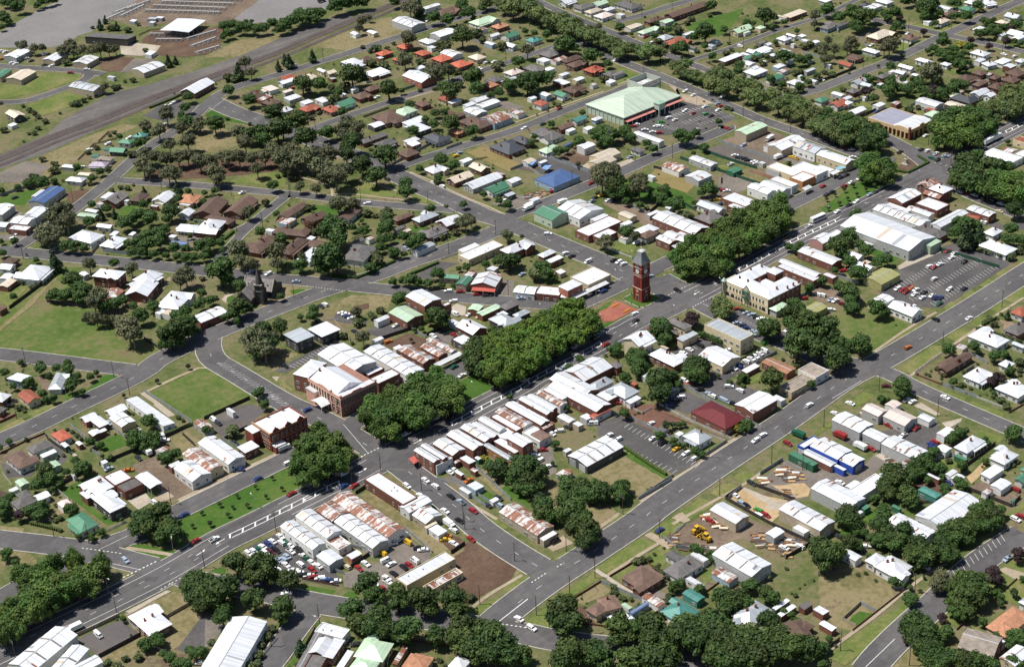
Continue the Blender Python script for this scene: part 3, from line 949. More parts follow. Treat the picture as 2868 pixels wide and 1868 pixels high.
flat g c house 45 -178 -489 0 111 41
hip d b house 45 -194 -416 0 22 60
gab w c shop 44 -213 -732 0 121 155
flat g c flats 80 -34 -629 0 95 236
hip p g house 38 366 -603 0 100 52
hip d b villa 45 -615 -439 0 43 56
flat w c shop 52 -66 309 0 164 137
hip w r shop 76 -243 272 0 106 74
gab w w shop 38 -387 455 313 72 111
flat w b shop 42 -314 356 319 93 128
hip g w villa 36 -1553 -2130 0 136 96
gab g w house 34 -1619 -2116 0 70 42
gab w b shed 28 -1442 -2201 0 90 23
gab w d shed 26 -1426 -2160 0 83 20
flat d b shed 26 -1366 -2230 0 46 29
hip b b house 32 -1472 -2315 0 59 48
hip b b house 32 -1508 -2320 -256 75 140'''
POLYS = [('saleyard', [-666,6394,-288,6567,187,6837,545,6970,876,6443,516,6234,392,6162,187,6020,77,6023,-73,5914,-211,5953,-456,6233,-727,6269]),
('saleyard', [1089,5441,1538,5713,2042,5589,1781,5071,1354,5135,1195,5191,1106,5253]),
('dirt', [434,6200,921,6483,1515,5695,1089,5441,955,5385,795,5739,518,5805,467,6075]),
('soil', [347,5553,523,5675,796,5402,967,5370,673,4983,502,4909,344,5013,247,5199,394,5341,319,5505]),
('concrete', [182,5583,294,5514,381,5336,261,5222,162,5258,80,5389]),
('soil', [-138,5336,-13,5418,112,5258,-108,5082,-190,5175]),
('gravel', [-138,5098,105,5246,199,5103,-50,5016]),
('lawn', [-837,5477,-497,5486,-344,5277,-369,5162,-730,5150,-958,5236]),
('lawn', [-880,4984,-557,5025,-523,4851,-716,4735,-882,4726,-905,4817]),
('ballast', [-1677,4297,-1418,4322,-1037,4402,-862,4547,-398,4744,-48,4694,339,4685,653,4699,1131,4814,1773,4905,1673,4681,978,4595,472,4427,61,4400,-369,4316,-787,4218,-1185,4124,-1527,4106,-1796,4049]),
('drygrass', [-1553,4053,-1194,4106,-808,4180,-625,4191,-553,4081,-806,4029,-1044,3914,-1380,3757,-1536,3927,-1571,4018]),
('gravel', [-1553,4053,-1347,4103,-1278,3917,-1450,3780,-1632,3897]),
('drygrass', [664,4953,842,4985,1177,4881,1084,4748,653,4699,551,4778,462,4878]),
('green', [-163,3897,-71,3953,-16,3876,43,3361,39,3246,-25,3466]),
('drygrass', [-410,3622,-266,3734,-182,3579,-264,3316,-456,3297,-507,3439]),
('soil', [-978,3320,-793,3388,-373,3151,-210,2889,-306,2750,-662,2977,-885,3166]),
('lawn', [-652,2861,-480,2858,-317,2735,-452,2541]),
('carpark', [-443,4207,-261,4294,-119,4266,-100,4114,-149,3977,-272,4049,-384,3986]),
('lawn', [-1046,543,-941,563,-867,550,-942,499,-1021,505]),
('carpark', [-1021,505,-939,496,-893,423,-976,357,-1032,390]),
('green', [-326,-2040,-290,-2040,-296,-2080]),
('carpark', [1647,1782,1935,1726,2132,1731,2195,1637,2153,1286,1912,1277,1804,1272,1532,1529,1608,1697]),
('concretetan', [2277,2011,2281,1935,2206,1879,2240,1771,2269,1668,2255,1549,2137,1613,2132,1731,2187,1806]),
('lawn', [2196,2444,2294,2484,2283,2234,2258,2250,2063,2275,2070,2315]),
('lawn', [2018,2254,2258,2250,2239,2223,1974,2209]),
('green', [3212,2757,3784,2687,3394,2462,3198,2407,3131,2595]),
('dirt', [984,1679,1143,1684,1129,1520,941,1472]),
('dryfield', [624,2138,747,2135,730,1733,608,1711]),
('carpark', [655,1752,904,1734,920,1279,796,1293]),
('gravel', [1349,2678,1373,2425,1256,2446,1263,2623]),
('soil', [967,2878,1004,2689,907,2687,879,2828]),
('soil', [688,1686,759,1702,783,1613,700,1610]),
('gravel', [235,1461,425,1429,544,1242,270,1254]),
('drygrass', [1134,4462,1694,4573,1922,4556,1713,4121,1238,4207]),
('lawn', [18,1898,17,1725,-40,1758,-31,1863]),
('lawn', [-291,2262,-65,2227,-52,1915,-247,2097]),
('lawn', [150,2625,183,2523,144,2501,136,2607]),
('lawn', [-327,2241,-581,2283,-316,2171]),
('lawn', [173,2153,178,1963,141,1943]),
('soil', [-1426,3473,-1313,3428,-1291,3379,-1476,3250,-1463,3361]),
('green', [-1731,3700,-1549,3683,-1502,3633,-1687,3477,-1772,3618]),
('green', [-1367,2961,-1261,3019,-1193,2969,-1233,2915,-1382,2881]),
('paddock', [-2429,2286,-1984,2622,-1848,2479,-2093,2205,-2193,2231,-2064,2000,-2063,1790,-2146,1550,-2027,1480,-2043,1304,-2175,1302,-2287,1435,-2607,1958,-2475,2221]),
('track', [-2500,2172,-2303,2288,-2030,2482,-2011,2462,-2291,2257,-2524,2124]),
('gravel', [-1868,3427,-1751,3521,-1736,3382,-1844,3353]),
('gravel', [-1976,3212,-1826,3121,-1919,3059,-2014,3138]),
('gravel', [-1318,2442,-1211,2372,-1171,2284,-1326,2315]),
('green', [-1500,1582,-1450,1589,-1464,1545,-1525,1521]),
('concrete', [-1525,1589,-1485,1616,-1434,1602,-1442,1590,-1488,1589,-1522,1547,-1523,1519,-1527,1552]),
('drive', [-1735,1907,-1580,2027,-1569,1996,-1728,1881,-1906,1853,-1909,1895]),
('lawn', [-2322,2525,-2162,2519,-2194,2471,-2368,2337,-2368,2434]),
('lawn', [-716,2705,-696,2709,-657,2666,-783,2578]),
('lawn', [-960,2524,-847,2596,-812,2534,-948,2440]),
('carpark', [-662,1082,-622,958,-456,1008,-388,999,-451,1107,-604,1062]),
('carpark', [-1754,769,-1379,808,-1333,779,-1522,732,-1726,707]),
('carpark', [-1251,982,-1163,1040,-1146,928,-1210,884]),
('carpark', [-1208,755,-1111,781,-1028,621,-1186,625]),
('gravel', [-971,490,-919,401,-991,352,-992,407]),
('soil', [-1220,591,-1059,582,-1039,473,-1144,408,-1220,504]),
('concrete', [-749,644,-690,657,-681,591,-744,526,-773,557]),
('gravel', [-512,1474,-424,1402,-499,1308,-554,1323]),
('gravel', [-401,725,-313,633,-439,509,-478,589]),
('lawn', [-764,492,-709,416,-750,386]),
('lawn', [-1022,561,-944,580,-923,530,-1008,511]),
('lawn', [-926,516,-872,477,-887,439,-912,447]),
('green', [-285,1546,-209,1488,-244,1456,-320,1469]),
('green', [-479,2204,-407,2054,-481,1989,-562,2100]),
('drygrass', [-1216,1114,-1011,1130,-874,967,-969,875,-1076,929,-1089,1057,-1220,1024]),
('soil', [-1066,1014,-1006,990,-1039,947,-1094,967]),
('drygrass', [-1467,1339,-1209,1517,-1126,1369,-1133,1337,-1292,1309]),
('green', [-1206,1415,-1152,1377,-1153,1348,-1218,1348,-1226,1376]),
('carpark', [-1427,1354,-1338,1396,-1336,1355]),
('concrete', [-1795,729,-1805,674,-1767,700]),
('drygrass', [-1758,908,-1610,978,-1575,821,-1754,769]),
('asphaltyard', [1629,1091,1815,1054,1844,693,1813,619,1654,687]),
('dirt', [1819,1107,2003,1075,2136,1015,2137,869,1841,615,1779,683,1805,898]),
('gravel', [1389,743,1492,760,1489,532,1323,514,1217,603]),
('dirt', [1084,649,1229,615,1306,508,1179,522,1058,605]),
('dirt', [677,992,775,983,786,732,761,641,692,554,619,586,647,717]),
('dryfield', [1095,1036,1242,1111,1253,789,1105,725,1084,947]),
('green', [960,1132,1148,1108,1084,649,952,553,888,765,864,887]),
('concrete', [1114,1329,1242,1324,1210,1251,1088,1251]),
('concrete', [930,1450,1032,1473,1036,1362,949,1324]),
('soil', [976,1669,1100,1672,1092,1515,982,1473,931,1556]),
('lawn', [306,524,395,559,452,476,330,392]),
('carpark', [872,1675,921,1675,934,1288,838,1290]),
('gravel', [290,1409,508,1370,628,1315,373,1295,273,1307]),
('lawn', [1496,860,1556,847,1536,790,1472,781]),
('soilred', [1608,685,1616,496,1580,510,1573,672]),
('drygrass', [1491,683,1612,603,1584,505,1481,516]),
('monumentbed', [2196,70,2376,111,2377,-10,2169,-28]),
('lawn', [2072,1,2164,-23,2394,-15,2377,-36,2164,-49,2082,-35]),
('green', [1472,40,1935,111,1977,-21,1939,-42,1453,-44,1437,7]),
('lawn', [959,-42,1019,-7,1037,-60]),
('carpark', [900,-795,1162,-738,1492,-738,1596,-1116,970,-1151,813,-968]),
('gravel', [1869,692,2025,712,1958,488,1865,484,1821,558]),
('carpark', [1891,-707,1973,-728,1970,-815,2072,-879,1996,-931,1920,-849]),
('carpark', [1492,-738,1612,-759,1625,-880,1608,-1108,1512,-1108]),
('concrete', [1377,-699,1501,-747,1470,-777,1157,-742,1166,-712]),
('dirt', [709,-536,755,-624,792,-796,653,-800,599,-612]),
('green', [1279,-426,1311,-545,1310,-649,1192,-668,1196,-507]),
('lawn', [1636,-1118,1715,-1120,1621,-1183]),
('lawn', [934,-557,975,-580,898,-657,885,-605]),
('paddock', [519,-802,716,-825,718,-1100,702,-1155,393,-1177,368,-1015,441,-918]),
('drive', [1051,-1413,1079,-1477,1070,-1503,970,-1504,1034,-1466]),
('gravel', [-87,-1660,39,-1703,69,-1791,-38,-1851,-107,-1851,-126,-1762]),
('asphaltyard', [730,-1184,844,-1179,824,-1229,703,-1226]),
('concrete', [-98,-1474,-67,-1491,-65,-1610,-104,-1614,-124,-1535]),
('concrete', [116,-1619,163,-1623,139,-1746,116,-1737]),
('concrete', [85,-1793,181,-1833,152,-1847,63,-1841]),
('lawn', [734,-1345,852,-1337,857,-1403,732,-1402]),
('lawn', [339,-1368,616,-1341,655,-1382,594,-1419,338,-1431]),
('lawn', [287,-1442,312,-1444,337,-1740,298,-1761,291,-1648]),
('lawn', [305,-1783,333,-1782,347,-1945,302,-1957,292,-1844]),
('lawn', [313,-1373,321,-1430,279,-1434,286,-1394]),
('lawn', [-284,-1209,60,-1200,61,-1256,-293,-1274]),
('lawn', [-472,-1223,-339,-1227,-347,-1277,-477,-1283]),
('lawn', [-637,-1241,-529,-1223,-525,-1283,-644,-1290]),
('lawn', [-83,-1400,58,-1378,71,-1437,-97,-1446]),
('lawn', [962,-1157,1053,-1141,1053,-1206,969,-1210]),
('lawn', [1128,-1145,1220,-1138,1215,-1199,1125,-1198]),
('lawn', [1287,-1141,1387,-1129,1375,-1195,1293,-1195]),
('lawn', [1451,-1128,1536,-1129,1519,-1191,1442,-1178]),
('lawn', [347,-1213,661,-1165,735,-1181,694,-1233,343,-1259,300,-1214]),
('lawn', [923,-1349,1022,-1328,1033,-1376,926,-1389]),
('lawn', [1250,-1311,1453,-1297,1332,-1378,1245,-1370]),
('lawn', [1110,-1330,1210,-1324,1221,-1373,1106,-1389]),
('lawn', [94,-1958,161,-1942,177,-2056,121,-2069]),
('lawn', [-370,-1442,-256,-1444,-273,-1462,-374,-1467]),
('green', [4142,2271,4219,2302,3987,2094,3904,2074]),
('lawn', [3884,1376,4178,1282,4157,1251,3787,1250,3784,1306]),
('lawn', [4302,1643,4346,1421,4540,1311,4533,1262,4301,1277,4228,1557]),
('lawn', [3640,1549,3702,1531,3651,1483,3566,1475]),
('gravel', [3853,1682,3954,1677,4125,1705,4089,1661,3911,1643,3831,1625,3754,1497,3708,1498]),
('gravel', [3659,671,3752,615,3876,355,3739,321,3614,347,3511,531]),
('lawn', [2842,916,2909,908,2892,838,2855,768,2804,824]),
('lawn', [2969,532,3039,519,2977,459,2925,473]),
('green', [3232,26,3309,47,3303,11,3175,5]),
('dirt', [2697,725,2879,719,2932,638,2898,545,2882,500,2817,550,2814,682]),
('lawn', [3667,807,3757,803,3727,740,3665,736]),
('green', [-2808,19,-2212,12,-2358,-196,-2783,-176,-2809,-114]),
('paddock', [-2302,1032,-1972,1051,-1953,1015,-1940,659,-1981,638,-2227,629,-2285,643]),
('green', [-2600,1322,-2509,1276,-2338,1346,-2320,1261,-2332,1207,-2390,1186,-2551,1177,-2614,1226]),
('lawn', [-2809,1286,-2647,1283,-2631,1196,-2804,1189]),
('lawn', [-2960,1258,-2841,1273,-2848,1188,-2996,1184]),
('lawn', [-2307,1068,-1959,1071,-1979,1050,-2315,1044]),
('soilred', [-2914,1348,-2860,1345,-2855,1294,-2937,1302]),
('dirt', [-2626,1577,-2587,1553,-2598,1433,-2622,1377,-2654,1426,-2618,1518]),
('lawn', [-2318,1039,-2318,906,-2343,931]),
('concrete', [-2341,922,-2322,910,-2324,758,-2349,769]),
('drive', [-3214,464,-3153,428,-3069,457,-3072,409,-3138,425,-3204,417]),
('carpark', [-2832,1009,-2856,805,-2901,766,-2921,842]),
('carpark', [-3099,981,-3006,817,-3049,779,-3131,848]),
('dirt', [-2682,530,-2542,527,-2551,439,-2574,352,-2594,172,-2671,145,-2688,176,-2702,414]),
('concrete', [-2840,303,-2755,295,-2766,216,-2844,205]),
('concretetan', [-2757,232,-2680,259,-2680,180,-2753,177]),
('asphaltyard', [-2225,612,-2086,622,-2016,596,-1980,498,-2134,429,-2279,417]),
('green', [-3020,590,-2890,591,-2935,530,-2975,375,-2953,189,-2996,195,-3009,461]),
('green', [-2719,821,-2586,802,-2602,688,-2704,706]),
('drygrass', [-2450,605,-2354,595,-2355,450,-2465,477]),
('drygrass', [-3327,528,-3261,437,-3298,388,-3343,495]),
('drygrass', [-3263,402,-3125,167,-3170,188,-3287,366]),
('drygrass', [-1800,691,-1738,693,-1824,571]),
('concrete', [-2678,153,-2419,154,-2172,151,-2185,122,-2688,118]),
('green', [-2269,41,-2209,34,-2255,-160,-2293,-160,-2407,-161]),
('green', [-1185,39,-1097,45,-1109,-119,-1225,-141,-1264,-117,-1253,-34]),
('green', [-1787,29,-1759,29,-1743,-147,-1788,-143]),
('bricks', [-1244,-129,-1143,-132,-1150,-148,-1244,-145]),
('bricks', [-1818,390,-1788,398,-1798,316,-1828,309]),
('lawn', [-1805,686,-1786,674,-1789,549,-1807,543]),
('lawn', [-1811,-464,-1797,-464,-1802,-585,-1822,-585]),
('lawn', [-1822,-650,-1799,-647,-1805,-868,-1830,-874]),
('drygrass', [-2103,-391,-2054,-376,-2057,-615,-2068,-727,-2111,-659]),
('gravel', [-1378,-617,-1258,-683,-1385,-856,-1444,-862,-1404,-701]),
('drygrass', [-1652,-625,-1587,-597,-1590,-714,-1635,-812,-1681,-817]),
('green', [-1761,-737,-1691,-743,-1698,-813,-1769,-817]),
('green', [-1641,-780,-1605,-778,-1617,-945,-1648,-965,-1662,-874]),
('lawn', [-1962,-772,-1947,-872,-2008,-812]),
('gravel', [-1790,-538,-1726,-550,-1700,-642,-1754,-666,-1767,-600]),
('drygrass', [-1572,-927,-1448,-924,-1629,-1120]),
('carpark', [-2669,-358,-2519,-366,-2500,-528,-2507,-705,-2511,-801,-2551,-839,-2631,-704,-2669,-566]),
('gravel', [-2534,-856,-2485,-782,-2341,-825,-2253,-774,-2147,-751,-2148,-926,-2196,-970,-2357,-978,-2417,-1016,-2509,-902]),
('drygrass', [-2104,-397,-2060,-390,-2063,-529,-2063,-628,-2064,-774,-2068,-960,-2139,-946,-2150,-771,-2108,-694]),
('soil', [-2107,-1014,-2040,-1011,-2001,-1096,-2145,-1264,-2247,-1271,-2221,-1189]),
('drygrass', [-2072,-956,-1969,-1059,-2022,-1121,-2161,-1139,-2107,-1014]),
('green', [-2646,-734,-2572,-851,-2612,-865,-2663,-749]),
('green', [-2573,-893,-2542,-891,-2522,-927,-2545,-958,-2569,-935]),
('green', [-2862,-384,-2815,-392,-2804,-419,-2830,-450]),
('lawn', [-2283,-1329,-2210,-1339,-2234,-1367,-2294,-1370,-2306,-1348]),
('lawn', [-2885,-897,-2827,-893,-2835,-905,-2970,-963,-3035,-1026,-3057,-1004]),
('green', [-2981,-1098,-2901,-1071,-2779,-1002,-2754,-966,-2732,-967,-2872,-1060,-2968,-1111]),
('gravel', [-3038,-590,-3014,-604,-3012,-730,-3130,-786,-3157,-779]),
('soil', [-2021,-817,-1997,-937,-2014,-979,-2082,-969,-2070,-900]),
('drygrass', [-2407,-667,-2336,-621,-2311,-752,-2441,-771]),
('soil', [-2009,-972,-1978,-980,-1969,-1151,-1964,-1247,-2042,-1291,-2148,-1283,-2228,-1290,-2278,-1292]),
('drygrass', [-1967,-1014,-1959,-1139,-1961,-1272,-2009,-1291,-1975,-1157]),
('lawn', [-2302,-1363,-2275,-1316,-2124,-1350,-2133,-1373,-2267,-1365]),
('lawn', [-2103,-1311,-1984,-1299,-1981,-1352,-2049,-1371,-2103,-1361]),
('lawn', [-1744,-1472,-1483,-1452,-1455,-1527,-1739,-1532]),
('lawn', [-1228,-1451,-1091,-1446,-1083,-1504,-1234,-1512]),
('lawn', [-1297,-1288,-1112,-1271,-1103,-1319,-1281,-1336]),
('lawn', [-1485,-1289,-1344,-1278,-1331,-1329,-1477,-1334]),
('lawn', [-1997,-1503,-1768,-1487,-1777,-1534,-1940,-1544,-1958,-1557,-2022,-1557]),
('lawn', [-2176,-1528,-2001,-1514,-1965,-1571,-2145,-1630,-2181,-1554]),
('lawn', [-1824,-1308,-1747,-1304,-1743,-1342,-1794,-1361,-1823,-1343]),
('lawn', [-1416,-1461,-1293,-1452,-1286,-1520,-1401,-1535]),
('lawn', [-1042,-1438,-930,-1442,-921,-1503,-1030,-1520]),
('lawn', [-1571,-1560,-1453,-1552,-1449,-1602,-1550,-1660,-1573,-1615]),
('lawn', [-1739,-1560,-1614,-1562,-1623,-1598,-1725,-1606]),
('lawn', [-1562,-1898,-1467,-1886,-1467,-1961,-1566,-1958]),
('lawn', [-1476,-1779,-1431,-1801,-1467,-1842,-1530,-1855]),
('drygrass', [-1947,-1558,-1800,-1554,-1799,-1620,-1848,-1624,-1941,-1606]),
('soil', [-1971,-1597,-1939,-1618,-1971,-1711,-1992,-1720,-2001,-1650]),
('concretetan', [-1789,-1227,-1690,-1221,-1693,-1289,-1791,-1272]),
('concretetan', [-1530,-1275,-1427,-1269,-1426,-1282,-1535,-1294]),
('concretetan', [-1454,-1458,-1416,-1461,-1416,-1590,-1444,-1584]),
('concretetan', [-1274,-1447,-1238,-1447,-1237,-1508,-1273,-1508]),
('dirt', [-1403,-1544,-1286,-1520,-1180,-1529,-1171,-1694,-1103,-1715,-1166,-1771,-1238,-1722,-1342,-1733,-1388,-1617]),
('gravel', [-1712,-1739,-1674,-1734,-1664,-1796,-1696,-1808]),
('drygrass', [-1514,-1157,-1402,-1157,-1417,-1266,-1526,-1278]),
('lawn', [-1820,-910,-1800,-911,-1808,-1019,-1831,-1015]),
('lawn', [-1803,-727,-1808,-873,-1820,-873,-1826,-754]),
('lawn', [-1950,-901,-1940,-1146,-1955,-1149,-1972,-927]),
('lawn', [-1953,-1184,-1940,-1191,-1940,-1293,-1952,-1292]),
('carpark', [-997,-702,-874,-724,-862,-912,-891,-1232,-933,-1243,-1045,-1236,-1050,-933,-1046,-868,-1063,-778]),
('soilred', [-831,-664,-700,-753,-699,-919,-697,-1095,-681,-1225,-681,-1196,-694,-1012,-758,-931,-862,-912,-867,-717]),
('carpark', [-654,-800,-569,-764,-507,-782,-500,-943,-623,-937,-653,-936]),
('carpark', [-491,-751,-428,-769,-286,-852,-308,-1079,-440,-1035]),
('green', [-1057,-940,-1042,-969,-1054,-1187,-1069,-1238,-1101,-1232,-1091,-974]),
('drygrass', [-1294,-957,-1091,-974,-1063,-1231,-1286,-1250,-1273,-1187,-1320,-1089]),
('dirt', [-1343,-1535,-1163,-1548,-1172,-1696,-1061,-1675,-1058,-1738,-1043,-1790,-1022,-1963,-1164,-1958,-1170,-1837,-1189,-1725,-1336,-1729,-1380,-1604]),
('gravel', [-799,-1525,-628,-1499,-614,-1620,-558,-1755,-608,-1795,-736,-1730,-781,-1748,-843,-1722,-841,-1547]),
('sand', [-813,-1523,-812,-1589,-706,-1671,-723,-1718,-771,-1745,-830,-1711]),
('sand', [-925,-1514,-857,-1708,-951,-1737,-961,-1751,-1024,-1761,-1028,-1660,-1027,-1525]),
('concrete', [-925,-1514,-907,-1512,-889,-1676,-854,-1699,-935,-1729,-967,-1672,-933,-1669]),
('lawn', [-1301,-1273,-1109,-1262,-1107,-1317,-1291,-1326]),
('lawn', [-950,-1253,-861,-1255,-860,-1304,-952,-1304]),
('lawn', [-1068,-1265,-999,-1256,-997,-1311,-1062,-1316]),
('lawn', [-822,-1247,-703,-1245,-704,-1299,-821,-1303]),
('lawn', [-629,-1235,-521,-1231,-518,-1278,-637,-1291]),
('lawn', [-480,-1231,-354,-1228,-347,-1279,-480,-1281]),
('lawn', [-300,-1224,43,-1208,48,-1260,-293,-1275]),
('lawn', [-885,-1424,-815,-1430,-800,-1484,-894,-1493]),
('lawn', [-1030,-1433,-948,-1426,-925,-1501,-1045,-1494]),
('lawn', [-1226,-1448,-1098,-1434,-1078,-1498,-1238,-1510]),
('lawn', [-1413,-1453,-1290,-1451,-1287,-1509,-1415,-1523]),
('lawn', [-751,-1468,-665,-1462,-661,-1486,-743,-1489]),
('lawn', [-762,-720,-693,-699,-723,-775,-776,-781]),
('lawn', [-809,-1192,-751,-1182,-696,-1210,-826,-1230]),
('lawn', [-370,-1444,-248,-1439,-279,-1465,-374,-1468]),
('concretetan', [-689,-1217,-641,-1224,-637,-1298,-695,-1294]),
('concretetan', [-1448,-1453,-1419,-1459,-1428,-1590,-1454,-1588]),
('concretetan', [-1287,-1448,-1225,-1450,-1244,-1516,-1274,-1510]),
('gravel', [-604,-1495,-562,-1628,-565,-1691,-530,-1760,-409,-1761,-310,-1737,-325,-1846,-428,-1830,-542,-1834,-610,-1808,-610,-1722,-710,-1707,-684,-1647,-661,-1527]),
('concrete', [-332,-1749,-289,-1753,-276,-1862,-340,-1842]),
('sand', [-193,-2123,-47,-2106,-58,-2128,-155,-2161,-222,-2168]),
('carpark', [-304,-1488,-97,-1481,-237,-1603,-18,-1720,62,-1802,-34,-1846,-159,-1891,-139,-1703,-194,-1647,-339,-1651,-333,-1517]),
('lawn', [-190,-1950,-120,-1987,-141,-2055,-221,-2040,-225,-1981]),
('dirt', [-201,-2179,-132,-2206,-165,-2322,-167,-2372,-247,-2373,-263,-2233,-243,-2179]),
('lawn', [-448,-2402,-175,-2394,-224,-2427,-420,-2430,-463,-2436]),
('soil', [-395,-1994,-305,-2009,-301,-2099,-327,-2158,-392,-2145,-456,-2111,-476,-2070]),
('green', [-771,-2027,-693,-1986,-624,-2004,-703,-2046,-754,-2044]),
('green', [-834,-1995,-777,-2011,-843,-2054,-900,-1997]),
('green', [-595,-2094,-531,-2107,-537,-2142,-600,-2119]),
('asphaltyard', [-3466,-394,-3286,-403,-3272,-542,-3458,-545]),
('drygrass', [-3249,-379,-3042,-393,-3008,-466,-3025,-557,-3017,-594,-3107,-655,-3216,-706,-3273,-706,-3463,-574,-3460,-550,-3278,-551,-3278,-396]),
('carpark', [-3219,-717,-3069,-626,-3035,-622,-3143,-792,-3208,-756]),
('drygrass', [-3412,359,-3382,371,-3330,243,-3332,187,-3369,132,-3411,208,-3459,264]),
('concrete', [-3247,-374,-3056,-371,-3045,-390,-3129,-392,-3251,-401]),
('green', [-3040,-5,-2984,7,-2884,-169,-2918,-177,-2954,-183,-3002,-127,-3045,-21]),
('concretetan', [-3034,-2,-3016,1,-2912,-175,-2926,-178]),
('drygrass', [-1156,-2123,-1034,-2135,-1015,-2201,-1013,-2359,-1032,-2386,-999,-2418,-1334,-2431,-1357,-2373,-1315,-2254]),
('green', [-1308,-2386,-1223,-2375,-1196,-2424,-1305,-2424]),
('lawn', [-1519,-2464,-1358,-2450,-867,-2473,-861,-2541,-1079,-2518,-1509,-2536]),
('lawn', [-810,-2460,-769,-2462,-798,-2504,-821,-2504]),
('lawn', [-524,-2417,-468,-2423,-451,-2440,-534,-2432]),
('drygrass', [-1349,-2618,-1264,-2620,-1251,-2687,-1276,-2744,-1340,-2715,-1408,-2648]),
('lawn', [-782,-2619,-640,-2591,-466,-2590,-779,-2801,-775,-2769,-782,-2724,-799,-2670]),
('lawn', [-1003,-2608,-965,-2616,-967,-2673,-1036,-2691,-1048,-2657]),
('concretetan', [-640,-2591,-607,-2600,-589,-2673,-626,-2698,-647,-2662]),
('drive', [-1012,-2700,-1001,-2796,-1018,-2800,-1031,-2710]),
('lawn', [-993,-2691,-962,-2700,-1002,-2774,-1013,-2763]),
('carpark', [-304,-488,-164,-463,-89,-490,-55,-613,-216,-603,-271,-582]),
('carpark', [-264,-732,-251,-792,-116,-791,64,-785,57,-862,-189,-867,-276,-858,-351,-905,-366,-810]),
('carpark', [-440,-769,-366,-810,-345,-900,-284,-952,-272,-1031,-382,-1028,-430,-869]),
('lawn', [-277,-467,-211,-438,-212,-474,-278,-479]),
('green', [254,101,317,106,334,-40,325,-73,268,-77]),
('concretetan', [269,100,284,98,296,-79,281,-77]),
('lawn', [-241,-859,-189,-867,-139,-930,-182,-978,-261,-964]),
('bricks', [-456,-718,-422,-753,-434,-775,-473,-745]),
('green', [-269,84,-128,98,-113,82,-217,56]),
('green', [-352,-52,-242,-50,-292,-101,-359,-96]),
('green', [-1198,25,-1117,45,-1116,-118,-1163,-148,-1244,-143,-1273,-102]),
('bricks', [-260,56,-191,57,-111,86,-99,69,-99,-72,-120,-91,-121,-58,-268,-65,-320,-10])]
